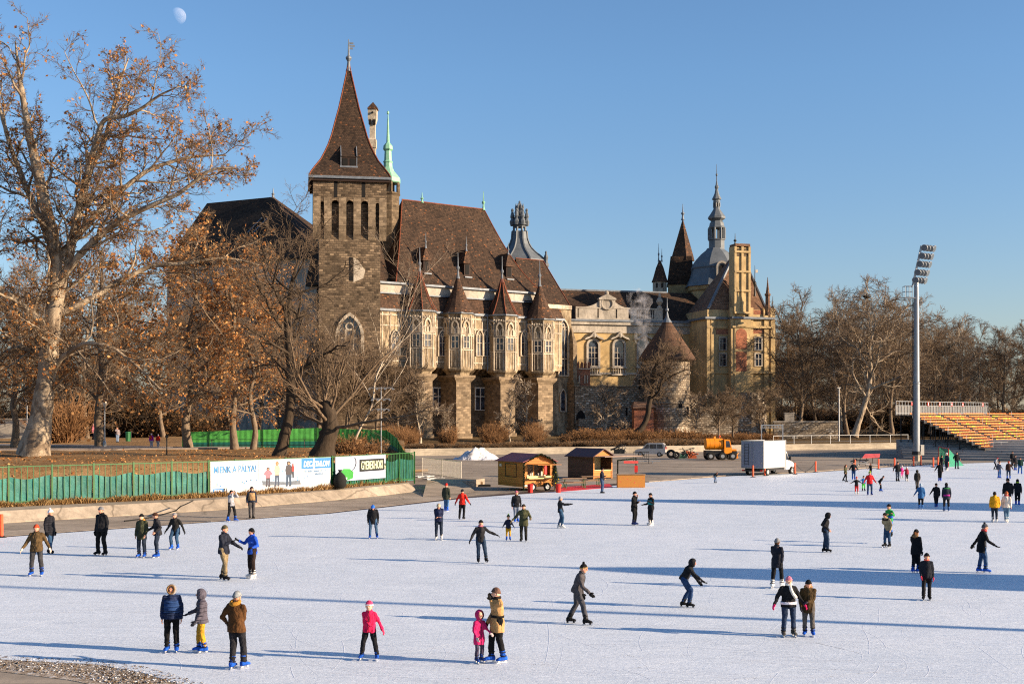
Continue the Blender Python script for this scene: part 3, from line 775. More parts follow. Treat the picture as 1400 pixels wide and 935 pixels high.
person(823, 674, 36, 70, 'man in navy standing at the counter of the brown shed', j='#1d2230', t='#3a4d6c', sk=None, hat=BLK, R_='chest', L_='pocket', feet=FT2(.09), z=.01)
person(978, 660, 19, 30, 'person in black bending far forward at the rink edge left of the truck', j='#1d1f22', t='#37587c', sk=None, hair=BLK, lean=62, R_='fwd', L_='low', feet=FT2(.12), z=.05)
person(791, 853, 89, 78, 'man in a black and tan bobble hat and dark grey tracksuit skating right', j='#4a4648', t='#45454a', sk=BK, hat='#221f1e', bobble=('#1d1b1b', '#a88a58'), R_='fwd', L_='low', glove=BLK, feet=((.10, .13), (-.10, -.16)), lean=17, crouch=.04, glasses=True, bw=1.1)
person(938, 830, 76, 82, 'man in a black hooded jacket and blue jeans crouching forward while skating', j='#1e1f22', t='#243d63', sk=BK, hood='#222225', R_=(.12, .75, -.66), L_=(.1, .55, -.83), glove=BLK, feet=FT2(.08, .06), lean=30, crouch=.08, hem=.50)
person(1062, 804, 71, 140, 'woman in a grey beanie and navy coat stepping away on white skates', j='#20222c', t='#15161a', sk='#e4e2de', hat='#7f8286', hem=.385, R_='back', L_='fwd', glove=BLK, feet=((.07, .14), (-.09, -.10)), hair='#5a4030')
person(1078, 870, 86, 4, 'woman in a pink beanie, sunglasses and white scarf beside the brown parka', j='#1a1b1e', t='#27364f', sk='#54534f', hat='#d07a90', scarf='#e4ddd0', extra='tail', glove='#f02a70', feet=FT2(.15), hem=.50, glasses=True, trim=(('#e2dde4', -.14, .02),), R_='out', L_='out', bw=1.15, skin='c')
person(1105, 869, 81, -14, 'person in a brown fur-hooded parka and black beanie with folded hands', j='#4a3a22', t='#57534f', sk=BL, hat=BLK, fur=True, hem=.34, R_='low', L_='cross', glove='#3a3440', feet=((.10, 0), (-.14, .03)), head=(10, 14), lean=5, bw=1.08)
person(1129, 755, 57, 85, 'person in a black hooded jacket and jeans gliding right with bent head', j='#202023', t='#27384f', sk=BK, hood='#1d1d20', R_='pocket', L_='pocket', head=(0, 15), feet=FT2(.05, .04), lean=6)
person(1213, 748, 51, -55, 'man in a beige patterned jacket bending left under a child on his back', j='#8f8468', t='#2f4a68', sk=BK, hair='#191715', R_='back', L_='low', feet=FT2(.07, .05), lean=24, bw=1.1, trim=(('#2c2622', .86, 1.0),))
q = G(1214, 744, .022)
person(0, 0, 45, -40, 'child in a green and blue jacket carried on the back of the beige jacket man', j='#2f9a48', t='#2a6fd0', sk=BK, hat='#181818', R_='chest', L_='gest', feet=FT2(.14), kid=.8, loc=(q[0]+.14, q[1]+.28, .33), trim=(('#1f56b0', .2, .45),), bw=1.1)
person(1252, 783, 62, 130, 'woman in a long black fur-hooded coat with brown hair steering a child', j='#1b1a1c', t='#17171a', sk=BL, hat=BLK, hair=('#6a4326', 1.0), fur=True, hem=.385, scarf='#dfe2e8', R_='down', L_='fwd', glove=BLK, feet=((.06, .04), (-.06, -.06)), bw=1.1)
person(1267, 820, 66, -15, 'child in a black cap and red scarf walking before the fur-hooded woman', j='#20232c', t='#1d1c1f', sk=BK, hat='#1a1a1c', scarf='#d05a4a', R_='low', L_='down', glove='#c0344a', feet=((.12, .06), (-.10, -.04)), kid=.35, hem=.48)
person(1343, 783, 70, 80, 'man in a grey bobble hat, red scarf and black coat striding right', j='#17171a', t='#3a5578', sk=BL, hat='#55565a', bobble=('#3c3c40',), scarf='#d04a4a', hem=.40, R_='fwd', L_='back', glove=BLK, feet=((.06, .06), (-.06, -.06)), lean=8, bw=1.12)
person(1360, 714, 44, 170, 'person in a mustard yellow jacket seen from behind at the right', j='#cf921c', t='#222b38', sk=WH, hair='#2a2320', hem=.485, feet=FT2(.10), bw=1.2)
person(1376, 714, 44, 150, 'person in a cream coat and pale jeans beside the mustard jacket', j='#d9cbbb', t='#5a7890', sk=WH, hat='#b0603c', scarf='#c84a4a', hem=.485, feet=FT2(.04, .03))
person(1378, 696, 44, 175, 'person in a wide black jacket and black hat behind the cream coat', j='#191a1d', t=DJ, sk=BL, hat='#26221f', feet=FT2(.10), bw=1.25)
person(1391, 691, 38, 150, 'person in black with a lime green hood reaching left', j='#1d1e22', t='#16171a', sk=BL, hair=BLK, scarf='#a6cc2a', R_='down', L_='fwd', feet=FT2(.09))
person(1259, 696, 37, 165, 'person in a steel blue coat with the left arm stretched out', j='#2f5f92', t='#16171b', sk='#3a6aa8', hair='#9fb2c4', hem=.38, R_='down', L_='out', feet=FT2(.10))
person(1280, 694, 35, 165, 'person in a black beret and black coat with an arm stretched out', j='#1a1b1e', t='#15161a', sk='#2a57a0', hat='#1b1b1d', hem=.385, L_='out', R_='down', feet=FT2(.05, .03))
person(1294, 699, 41, 172, 'person in a black jacket with a green stripe and magenta hem', j='#202a36', t='#17161a', sk='#3a5a8c', hair=BLK, trim=(('#4fae5a', .82, .9), ('#a02a80', -.15, .06)), hem=.40, feet=FT2(.13))
person(1254, 669, 28, 170, 'person in a dark hooded coat with a fur edge near the mast', j='#2c2a28', t='#5a5450', sk=BK, hood='#26241f', hem=.385, feet=FT2(.06))
person(1285, 658, 28, 165, 'person in black skating with an arm out before the red goal', j='#1a1b1e', t='#1c1c20', sk='#2a57c0', hair=BLK, L_='out', feet=FT2(.08))
person(1287, 645, 24, 100, 'tall person in black standing left in the red goal mouth', j='#1b1b1e', t='#1a1a1d', sk=BK, hair=BLK, R_='chest', feet=FT2(.08))
person(1294.5, 643, 25, -60, 'person in a white hat and dark trousers standing right in the goal mouth', j='#2a3040', t='#1d2130', sk=WH, hat='#e8e8ea', feet=FT2(.08))
person(1308, 641, 24, 5, 'man in a black jacket standing alone before the green goal net', j='#161719', t='#2a3448', sk=BK, hat='#141415', R_='pocket', L_='pocket', feet=FT2(.14), bw=1.2)
person(1361, 642, 19, 60, 'bent person in a grey jacket and red hat among the far right skaters', j='#a4a4ac', t='#19191c', sk=BK, hat='#c03a4a', lean=35, R_='fwd', L_='fwd', feet=FT2(.09, .1), crouch=.05)
person(1366, 654, 25, 30, 'skater in navy with a pale sleeve among the far right skaters', j='#202c44', t='#2f568c', sk=BL, hair='#2a211c', L_='out', trim=(('#c9b9b0', .9, 1.0),), feet=FT2(.13))
person(1379, 655, 26, 170, 'skater in a brown jacket with rust sleeves among the far right skaters', j='#3a2620', t='#23374e', sk=BL, hair='#b0523a', R_='out', feet=FT2(.13))
person(1388, 643, 22, 20, 'dark dressed skater second from the right edge', j='#1c1e24', t='#20242c', sk=BL, hair=BLK, feet=FT2(.1))
person(1395, 648, 24, -20, 'skater in a black jacket with green front at the right edge', j='#1c3a34', t='#3a6aa0', sk=BL, hair=BLK, feet=((.2, .05), (-.12, 0)))
person(1384, 637, 21, 10, 'dark figure standing rearmost at the right edge of the ice', j='#1a1b1e', t='#1b1c20', sk=BK, hat='#2a2a2c', feet=FT2(.08))
person(1156, 659, 25, 60, 'woman in an olive parka with long brown hair gliding on one leg', j='#4b4a30', t='#17171a', sk=BK, hair=('#6a3a22', .8), hem=.485, feet=((.05, .05), (-.30, -.20)), R_='out', L_='down')
person(1167, 656, 26, -10, 'person in a black jacket and blue jeans beside the olive parka woman', j='#1c1d22', t='#2f4f80', sk=BL, hair=BLK, R_='out', L_='out', feet=FT2(.10))
person(1190.5, 652, 20, -60, 'person in black swinging both arms before the red sled heap', j='#1a1a1d', t='#1d1d20', sk=BK, hair='#4a3a30', R_='out', L_='up', feet=FT2(.06))
person(1171, 676, 25, 0, 'child in a red hat and red trousers spreading both arms', j='#1a1b1f', t='#c42a2e', sk=WH, hat='#d0382e', R_='wide', L_='wide', feet=FT2(.12), kid=.6)
person(1180.5, 671, 21, 10, 'small child in a blue jacket and bright green trousers', j='#2277b8', t='#3fd02e', sk=BK, hat='#2a3420', R_='wide', L_='low', feet=FT2(.14), kid=.9)
person(1189, 677, 34, 0, 'man in a red jacket and jeans with a striped hat leading two children', j='#c8232a', t='#2f4664', sk='#1e3a80', hat='#7ab23a', bobble=('#e0c83a',), R_='out', L_='out', feet=FT2(.14), bw=1.15, hem=.485)
person(1204, 672, 25, 75, 'person in black bending forward on blue skates right of the red jacket', j='#1b1c1f', t='#1a1b1f', sk=BL, hair=BLK, lean=40, R_='low', L_='low', feet=FT2(.07, .04), crouch=.02)
person(1227, 658, 28, 8, 'man in a black jacket and grey jeans holding a child at his left', j='#1a1b20', t='#4a5260', sk=BK, hat='#17171a', R_='out', L_='low', feet=FT2(.09), bw=1.1)
person(1233, 654, 18, 10, 'small child in a pink snowsuit beside the black jacket man', j='#e8348c', t='#e8348c', sk=WH, hat='#d8c8cc', feet=FT2(.14), kid=1.0, R_='out')
person(1239.5, 658, 21, 5, 'child in a maroon jacket and white hat at the right of the pink snowsuit', j='#8c2438', t='#1e1a1e', sk=WH, hat='#dcc8cc', feet=FT2(.10), kid=.5, R_='wide', bw=1.1)
person(207, 612.5, 21, 172, 'hiker in a purple jacket with a red backpack on the park path', j='#b02ab0', t='#b8b0b4', sk=None, hat='#d8d0d8', backpack='#d8452c', feet=FT2(.09), z=2.62)
person(216, 612.5, 20, 175, 'hiker in an orange-red jacket with a red backpack on the park path', j='#cf3a2a', t='#b4b0b0', sk=None, hair='#8a7f8a', backpack='#c8281e', feet=FT2(.09), z=2.62)
person(127.5, 601, 23, 90, 'walker in a long pink coat behind the straight brown trunk', j='#c06a78', t='#3a3038', sk=None, hair='#b08a8a', hem=.30, feet=FT2(.05, .05), z=2.62)
person(160.5, 605, 22, 20, 'walker in a grey top and pale jeans near the small green bin', j='#8a7f80', t='#7d8fa8', sk=None, hair='#6a4a3a', R_='up', feet=FT2(.07), z=2.62)
person(108, 602, 20, 0, 'dark dressed walker in the shade behind the straw-coloured bush', j='#1a1a1d', t='#17171a', sk=None, hair='#c08a4a', feet=FT2(.08), z=2.62)
# turn the sketched limbs into one skin per garment
for o, vx, it, disp, ft in _todo:
    md = o.modifiers.new('skin', 'REMESH'); md.mode = 'VOXEL'; md.voxel_size = vx*(1.0 if ft else 1.15)
    sm_ = o.modifiers.new('soft', 'SMOOTH'); sm_.factor = .5; sm_.iterations = it
    if disp and vx < .025: dp = o.modifiers.new('folds', 'DISPLACE'); dp.texture = _tex; dp.strength = disp*2.2; dp.mid_level = .5; dp.texture_coords = 'LOCAL'
bpy.context.view_layer.update(); _dg = bpy.context.evaluated_depsgraph_get()
import bmesh
for o, vx, it, disp, ft in _todo:
    me = bpy.data.meshes.new_from_object(o.evaluated_get(_dg)); old = o.data; mats = [x for x in old.materials]
    if ft is not None:
        bm = bmesh.new(); bm.from_mesh(me)
        for f in bm.faces: f.material_index = 0
        vs = [bm.verts.new(v) for v in ft.v]
        for q, mi_ in zip(ft.f, ft.mi):
            try: f = bm.faces.new([vs[i] for i in q]); f.material_index = mi_
            except ValueError: pass
        bm.to_mesh(me); bm.free()
    me.materials.clear()
    for x in mats: me.materials.append(x)
    me.polygons.foreach_set('use_smooth', [True]*len(me.polygons)); me.name = o.name
    o.modifiers.clear(); o.data = me; bpy.data.meshes.remove(old)
# =========================== castle materials ================================
M_TSTONE = blocks('tower_stone', (.07,.05,.031), (.195,.14,.088), (.10,.074,.048), .72, .38, .045, (.88, (.31,.225,.14)), .6, 1.0, .22)
M_LIME = rough_stone('carved_limestone', (.27,.20,.12), (.54,.43,.28), .8, 1.0, (.085,.06,.036), True, .44)
M_LIME2 = rough_stone('clean_limestone', (.43,.36,.26), (.66,.57,.44), 1.2, .7, (.14,.105,.07), True)
M_PILLAR = blocks('pillar_stone', (.15,.11,.07), (.26,.195,.125), (.21,.16,.105), .85, .42, .03, None, .45, .6, .12)
M_DARKSTONE = blocks('shadow_stone', (.085,.062,.038), (.17,.125,.078), (.12,.09,.057), .8, .4, .03, None, .4, .5, .1)  # darker tone carries the shade of the hall's recessed lower wall
M_ROOF = blocks('roof_tiles', (.032,.021,.015), (.078,.048,.031), (.028,.019,.013), .36, .30, .03, (.972, (.20,.085,.038)), .6, .8, .06)
M_ROOF2 = blocks('red_roof_tiles', (.050,.030,.020), (.105,.060,.038), (.04,.026,.018), .36, .30, .03, (.94, (.25,.11,.048)), .5, .6, .06)
M_ROOF3 = blocks('plain_roof_tiles', (.135,.075,.045), (.19,.11,.068), (.09,.05,.035), .42, .36, .02, None, .3, .4, .05)
M_RIDGE = paint('ridge_tiles', '#6e3820', .8, .45, 2.5)
M_LEAD = paint('lead_sheet', '#6d747b', .6, .3, 1.5, .3)
M_SLATE = paint('grey_sheet_roof', '#5e6468', .6, .22, .8, .1)
M_COPPER = paint('green_copper', '#7fb294', .6, .25, 1.2)
M_GLASS = None
def make_glass():
    t = NT('window_glass'); v = t.coord()
    col = t.ramp(t.noise(v, .9, 2), [(.4, (.012,.015,.022)), (.65, (.05,.065,.09))])
    t.bump(t.noise(v, 1.4, 2), .15, .05)
    return t.done(col, .08, 0, .8)
M_GLASS = make_glass()
M_YELLOW = rough_stone('yellow_plaster', (.47,.325,.145), (.57,.41,.20), .5, .15, (.36,.27,.15), True)
M_OCHRE = rough_stone('ochre_stone', (.42,.30,.145), (.55,.41,.21), .8, .25, (.24,.18,.11), True)
M_TRIM = rough_stone('grey_trim_stone', (.36,.32,.26), (.50,.45,.37), 1.0, .3, (.2,.18,.15), True)
M_BRICK = blocks('red_brick', (.24,.075,.035), (.34,.12,.06), (.30,.22,.16), .30, .10, .012, None, .35, .4, .02)
M_RUBBLE = blocks('rubble_stone', (.15,.115,.075), (.46,.38,.27), (.18,.14,.10), .62, .40, .08, (.80, (.60,.53,.42)), .55, 1.0, .45)
M_FRAME = paint('window_frame_white', '#cfc9bb', .6, .12, 2)
M_DARK = paint('dark_opening', '#0d0b0a', .9, .2)
M_WOODD = paint('dark_timber', '#2c1c14', .8, .3, 3)

def lancet(xc, z0, w, h, kind='point', n=5):
    pts = [(xc - w/2, z0), (xc + w/2, z0)]
    if kind == 'rect': return pts + [(xc + w/2, z0 + h), (xc - w/2, z0 + h)]
    if kind == 'round':
        zs = z0 + h - w/2
        return pts + [(xc + w/2*math.cos(a), zs + w/2*math.sin(a)) for a in [math.pi*k/(2*n) for k in range(2*n+1)]]
    zs = z0 + h - w*.866
    r = [(xc - w/2 + w*math.cos(a), zs + w*math.sin(a)) for a in [math.pi/3*k/n for k in range(n+1)]]
    l = [(2*xc - x, z) for x, z in r[:-1]][::-1]
    return pts + r + l

def win(parent, fr, xc, z0, w, h, kind='point', d=0.0, fw=.2, proud=.22, mull=1, trans=(.55,), fm=None, tracery=False, name='window', bw=.09):
    """stone surround standing proud of the wall, its pane and its bars"""
    ins = lancet(xc, z0, w, h, kind)
    out = lancet(xc, z0 - fw*.6, w + 2*fw, h + fw*1.7, kind)
    b = fr.mb(); b.band(ins, out, d - proud, d + .05)
    o = b.build(name, fm or M_LIME2, parent)
    p = fr.mb(); p.prism(lancet(xc, z0 - .02, w + .04, h + .03, kind), d - .03, d + .04)
    p.build('pane', M_GLASS, o)
    m = fr.mb(); hh = h - (w*.6 if kind != 'rect' else 0)
    for i in range(mull):
        x = xc - w/2 + w*(i+1)/(mull+1)
        m.box(x - bw/2, x + bw/2, d - .12, d - .025, z0, z0 + (hh if kind != 'rect' else h))
    for tf in trans:
        m.box(xc - w/2, xc + w/2, d - .115, d - .028, z0 + h*tf - bw/2, z0 + h*tf + bw/2)
    if tracery:
        k = mull + 1
        for i in range(k):
            x = xc - w/2 + w*(i+.5)/k; ww = w/k - .1
            zz = z0 + hh - ww
            m.band(lancet(x, zz, ww - .16, ww*1.15 - .08), lancet(x, zz - .02, ww, ww*1.2), d - .14, d - .03)
        rr = w*.2
        cz = z0 + h - w*.48
        rin = [(xc + rr*.65*math.cos(a), cz + rr*.65*math.sin(a)) for a in [2*math.pi*q/12 for q in range(12)]]
        rout = [(xc + rr*math.cos(a), cz + rr*math.sin(a)) for a in [2*math.pi*q/12 for q in range(12)]]
        m.band(rin, rout, d - .14, d - .03)
    if m.f: m.build('mullion', fm or M_LIME2, o)
    return o

def arcade_plate(b, x0, x1, z0, z1, y0, y1):
    """a wall plate over a round arch between x0 and x1 springing at z0"""
    xc, r = (x0+x1)/2, (x1-x0)/2
    arc = [(xc + r*math.cos(a), z0 + r*math.sin(a)) for a in [math.pi*k/8 for k in range(9)]]
    b.prism([(x0, z1)] + arc[::-1] + [(x1, z1)], y0, y1)

def facet(fr, sc, dc, ap, k):
    """frame of facet k (0 = straight at the viewer, +1 = next to the right) of an octagon"""
    a0 = math.atan2(fr.t.y, fr.t.x); th = k*math.pi/4
    c = fr.w(sc + ap*math.sin(th), dc - ap*math.cos(th), 0)
    return Frame(c[0], c[1], math.degrees(a0 + th))

def finial(parent, c, z0, z1, r=.12, mat=None, vane=False, name='finial', fr=None, knob=.33):
    b = MB(fr.M if fr else None)
    H = z1 - z0
    b.lathe([(r*2.4, z0), (r*1.6, z0+.10*H), (r, z0+.3*H), (r*knob*9, z0+.40*H), (r*knob*9, z0+.44*H), (r*.8, z0+.5*H), (r*.5, z0+.8*H), (r*.3, z1)], c, 8)
    if vane:
        for k, (zz, l) in enumerate(((.80, 1.0), (.88, .8), (.72, .7))):
            b.box(c[0]+.03, c[0]+l, c[1]-.03, c[1]+.03, z0+zz*H-.18, z0+zz*H+.12)
    return b.build(name, mat or M_LEAD, parent)

# =========================== the great tower =================================
FT = Frame(-27.1, 203, 9.5)
S, Z = FT.s, FT.z
tower = thing('castle_tower', 'tall dark stone keep with a steep flared brown tile roof and a ring of corbels', 'tower', FT.w(0, 5, .5))
sc = (S(436) + S(520))/2; hw = (S(520) - S(436))/2; dc = hw
z_e, z_a = Z(478, 244), CH + (HY-90)/F*(FT.w(sc, dc, 0)[1])
z_c, z_n = Z(478, 279), Z(478, 315)
b = FT.mb(); b.box(sc-hw, sc+hw, 0, 2*hw, -1, z_c)
b.box(sc-hw-.25, sc+hw+.25, -.25, 2*hw+.25, -1, 2.6)
b.build('wall', M_TSTONE, tower)
U = .95
b = FT.mb(); b.box(sc-hw-U, sc+hw+U, -U, 2*hw+U, z_c+.9, z_e)
b.build('upper_wall', M_TSTONE, tower)
# corbel piers with round arches between them, on the front and on the left side
pier = FT.mb(); arch = FT.mb()
xs = [sc - hw - U + (2*hw + 2*U)*k/5.0 for k in range(6)]
pw = 1.2
for k, x in enumerate(xs):
    xa, xb = (x, x+pw) if k == 0 else ((x-pw, x) if k == 5 else (x-pw/2, x+pw/2))
    pier.rings([[(xa, -.02, z_n-1.6), (xb, -.02, z_n-1.6), (xb, .3, z_n-1.6), (xa, .3, z_n-1.6)],
                [(xa, -U, z_n+.6), (xb, -U, z_n+.6), (xb, .3, z_n+.6), (xa, .3, z_n+.6)],
                [(xa, -U, z_c+.9), (xb, -U, z_c+.9), (xb, .3, z_c+.9), (xa, .3, z_c+.9)]])
    if k < 5:
        x0 = xb; x1 = xs[k+1] - (pw if k == 4 else pw/2)
        arcade_plate(arch, x0, x1, z_c-.15, z_c+.9, -U+.02, .1)
for side in (-1, 1):
    for k in range(1, 6):
        y = -U + (2*hw + 2*U)*k/5.0
        x0, x1 = (sc-hw-U, sc-hw+.2) if side < 0 else (sc+hw-.2, sc+hw+U)
        xi = sc - hw + .02 if side < 0 else sc + hw - .02
        lo = [(xi-.02, y-pw, z_n-1.6), (xi+.02, y-pw, z_n-1.6), (xi+.02, y, z_n-1.6), (xi-.02, y, z_n-1.6)]
        pier.rings([lo, [(x0, y-pw, z_n+.6), (x1, y-pw, z_n+.6), (x1, y, z_n+.6), (x0, y, z_n+.6)],
                    [(x0, y-pw, z_c+.9), (x1, y-pw, z_c+.9), (x1, y, z_c+.9), (x0, y, z_c+.9)]])
pier.split('corbel', M_PILLAR, tower); arch.split('corbel_arch', M_TSTONE, tower)
b = FT.mb()
for px in (459, 497):
    x = S(px, -U); b.box(x-.28, x+.28, -U-.02, -U+.3, Z(px, 270, -U), Z(px, 248, -U))
b.split('arrow_slit', M_DARK, tower)
b = FT.mb(); x = S(480); b.box(x-.35, x+.35, -.02, .3, Z(480, 384), Z(480, 352)); b.split('arrow_slit', M_DARK, tower)
b = FT.mb(); b.prism([(x+.4, Z(480, 386)), (x+2.0, Z(480, 380)), (x+2.3, Z(480, 370)), (x+1.2, Z(480, 356)), (x+.4, Z(480, 352))], -.03, .1)
b.build('render_patch', M_LIME2, tower)
win(tower, FT, S(478), Z(478, 484), 3.6, Z(478, 432)-Z(478, 484), 'point', 0, .55, .45, 2, (.42,), M_LIME2, True, bw=.2)
b = FT.mb(); b.box(sc-hw-.2, sc+hw+.2, -.2, .1, Z(478, 486)-.35, Z(478, 486)); b.build('string_course', M_PILLAR, tower)
# roof: flared pyramid
prof_y = [(244.5, 54), (240, 52), (232, 46.5), (221, 38.5), (210, 33), (200, 28.5), (187, 24), (170, 19.5), (150, 14), (126, 8.6), (105, 4), (91, 1)]
Yc = FT.w(sc, dc, 0)[1]; k = 1.02*FT.w(sc, 0, 0)[1]/F
prof = [(hwp*k*math.sqrt(2), z_e + (z_a - z_e)*(244.5-y)/(244.5-91)) for y, hwp in prof_y]
b = FT.mb(); b.lathe(prof, (sc, dc), 4, math.pi/4)
b.build('roof', M_ROOF, tower)
hips = FT.mb()
for q in range(4):
    a = math.pi/4 + q*math.pi/2
    hips.path([(sc + r*math.cos(a), dc + r*math.sin(a), z+.03) for r, z in prof], .11, 5)
hips.build('ridge_tile', M_RIDGE, tower)
b = FT.mb(); e = prof[0][0]/math.sqrt(2)
b.box(sc-e-.1, sc+e+.1, dc-e-.1, dc+e+.1, z_e-.35, z_e+.05); b.build('gutter', M_LEAD, tower)
b = FT.mb(); b.box(sc-e+.15, sc+e-.15, dc-e+.15, dc+e-.15, z_e-.75, z_e-.36); b.build('eaves', M_WOODD, tower)
# dormer on the roof
zb, zt = Z(477, 229), Z(477, 199); wd = 1.35; yd = dc - np.interp(zb, [p[1] for p in prof], [p[0]/1.414 for p in prof]) + .15
xd = S(477, yd)
dm = FT.mb(); dm.box(xd-wd, xd+wd, yd, yd+4.5, zb, zb+1.6)
dorm = dm.build('dormer', M_WOODD, tower)
dm = FT.mb(); dm.rings([[(xd-wd-.1, yd-.15, zb+1.6), (xd+wd+.1, yd-.15, zb+1.6), (xd+wd+.1, yd+5, zb+1.6), (xd-wd-.1, yd+5, zb+1.6)],
                        [(xd-wd+.2, yd+2.6, zt+.6), (xd+wd-.2, yd+2.6, zt+.6), (xd+wd-.2, yd+5, zt+.6), (xd-wd+.2, yd+5, zt+.6)]])
dm.build('dormer_roof', M_ROOF, dorm)
dm = FT.mb()
for x in (xd-wd, xd+wd-.14): dm.box(x, x+.14, yd-.06, yd+.1, zb, zb+1.9); dm.path([(x+.07, yd-.16, zb+1.7), (x+.07, yd+2.5, zt+.75)], .09, 5)
dm.box(xd-wd-.1, xd+wd+.1, yd-.25, yd-.02, zb-.15, zb+.12)
dm.build('dormer_trim', M_LEAD, dorm)
dm = FT.mb()
for x in (xd-.62, xd+.62): dm.box(x-.42, x+.42, yd-.04, yd+.02, zb+.25, zb+1.35)
dm.split('opening', M_DARK, dorm)
finial(tower, (sc, dc), z_a-1.0, CH + (HY-54)/F*Yc, .22, M_LEAD, True, fr=FT, knob=.25)

# =========================== gothic hall =====================================
FH = Frame(-21.7, 205, 36.3)
S, Z = FH.s, FH.z
hall = thing('gothic_hall', 'long gothic hall with a huge mottled tile roof and four turreted oriels on tall pillars', 'castle hall', FH.w(15, 5, .8))
DR = 10.0
s0, s1 = S(541, 1), S(741, 1); r0, r1 = S(549.5, DR), S(662, DR)
z_ev = Z(541, 386, 1); z_rd = Z(549.5, 273.5, DR)
z_la, z_lb = Z(640, 408, 1.2), Z(640, 428.5, 0)      # lean-to top and its gutter
z_ob = Z(640, 504, 0)                                # underside of the overhang
sL, sR = S(514, 1), S(784, 1)
# main roof with a slight bell-cast
def slope(s, t):
    return (1 + (DR-1)*t, z_ev + (z_rd - z_ev)*(t - .10*math.sin(math.pi*t)))
b = FH.mb(); T_ = [0, .12, .25, .4, .55, .7, .85, 1]
fr_rows = [[(s0 + (r0-s0)*t, *slope(0, t)), (s1 + (r1-s1)*t, *slope(0, t))] for t in T_]
vs = [p for r in fr_rows for p in r]; fs = [(2*i, 2*i+1, 2*i+3, 2*i+2) for i in range(len(T_)-1)]
b.add(vs, fs)
bk_rows = [[(s0 + (r0-s0)*t, 2*DR - slope(0, t)[0], slope(0, t)[1]), (s1 + (r1-s1)*t, 2*DR - slope(0, t)[0], slope(0, t)[1])] for t in T_]
b.add([p for r in bk_rows for p in r], [(2*i+1, 2*i, 2*i+2, 2*i+3) for i in range(len(T_)-1)])
nT = len(T_)
b.add([r[1] for r in fr_rows] + [r[1] for r in bk_rows], [(i, i+nT, i+nT+1, i+1) for i in range(nT-1)])
b.add([r[0] for r in fr_rows] + [r[0] for r in bk_rows], [(i+nT, i, i+1, i+nT+1) for i in range(nT-1)])
b.build('roof', M_ROOF, hall)
hp = FH.mb()
hp.path([(r[1][0], r[1][1], r[1][2]+.03) for r in fr_rows], .10, 5); hp.path([(r[0][0]+.05, r[0][1], r[0][2]+.03) for r in fr_rows], .10, 5)
hp.path([(r0, DR, z_rd+.08), (r1, DR, z_rd+.06)], .13, 5)
hp.build('ridge_tile', M_RIDGE, hall)
# linking roof between the hall and the keep, set back
b = FH.mb()
zr2 = z_ev + (z_rd-z_ev)*.80
b.rings([[(sL-5, 2.8, z_ev), (s0, 2.8, z_ev), (s0, 17, z_ev), (sL-5, 17, z_ev)], [(sL-5, 9.5, zr2), (s0+.6, 9.5, zr2), (s0+.6, 10.5, zr2), (sL-5, 10.5, zr2)]])
b.build('link_roof', M_ROOF, hall)
# attic wall strip, lean-to roof, gutters
b = FH.mb(); b.box(sL, s1-.2, 1.25, 18.5, z_la-1, z_ev-.3); b.build('attic_wall', M_TRIM, hall)
b = FH.mb(); b.box(sL, s1+.1, .75, 1.6, z_ev-.32, z_ev+.02); b.box(sL, s1+.1, .95, 1.3, z_la-.1, z_la+.12)
b.box(sL, S(771, 0), -.35, .12, z_lb-.35, z_lb+.03); b.build('gutter', M_LEAD, hall)
b = FH.mb(); sQ = S(770, 0)
b.add([(sL, -.1, z_lb), (sQ, -.1, z_lb), (sQ, 1.3, z_la), (sL, 1.3, z_la), (sL, 1.3, z_lb), (sQ, 1.3, z_lb)], [(0,1,2,3), (1,5,2), (4,0,3), (0,4,5,1)])
b.build('lean_to_roof', M_ROOF2, hall)
# walls
b = FH.mb(); b.box(sL, S(768, 0), 0, 18, z_ob, z_lb-.3); b.build('wall', M_LIME, hall)
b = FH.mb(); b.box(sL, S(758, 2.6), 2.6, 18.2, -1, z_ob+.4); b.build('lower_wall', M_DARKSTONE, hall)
# overhang lip: irregular corbels under the wall
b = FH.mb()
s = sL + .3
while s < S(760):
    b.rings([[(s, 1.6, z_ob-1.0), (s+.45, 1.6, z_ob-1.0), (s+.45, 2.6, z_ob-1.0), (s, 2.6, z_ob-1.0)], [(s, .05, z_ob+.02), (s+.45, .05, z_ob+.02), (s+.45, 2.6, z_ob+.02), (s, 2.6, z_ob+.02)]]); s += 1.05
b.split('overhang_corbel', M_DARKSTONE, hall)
# thin mouldings and tracery panels on the wall
b = FH.mb()
for py in (436, 450, 496): zz = Z(640, py); b.box(sL, S(768), -.10, .04, zz-.12, zz+.12)
s = sL + .5
while s < S(766): b.box(s, s+.18, -.08, .03, z_ob+.6, z_lb-.5); s += 1.55
b.build('moulding', M_LIME2, hall)

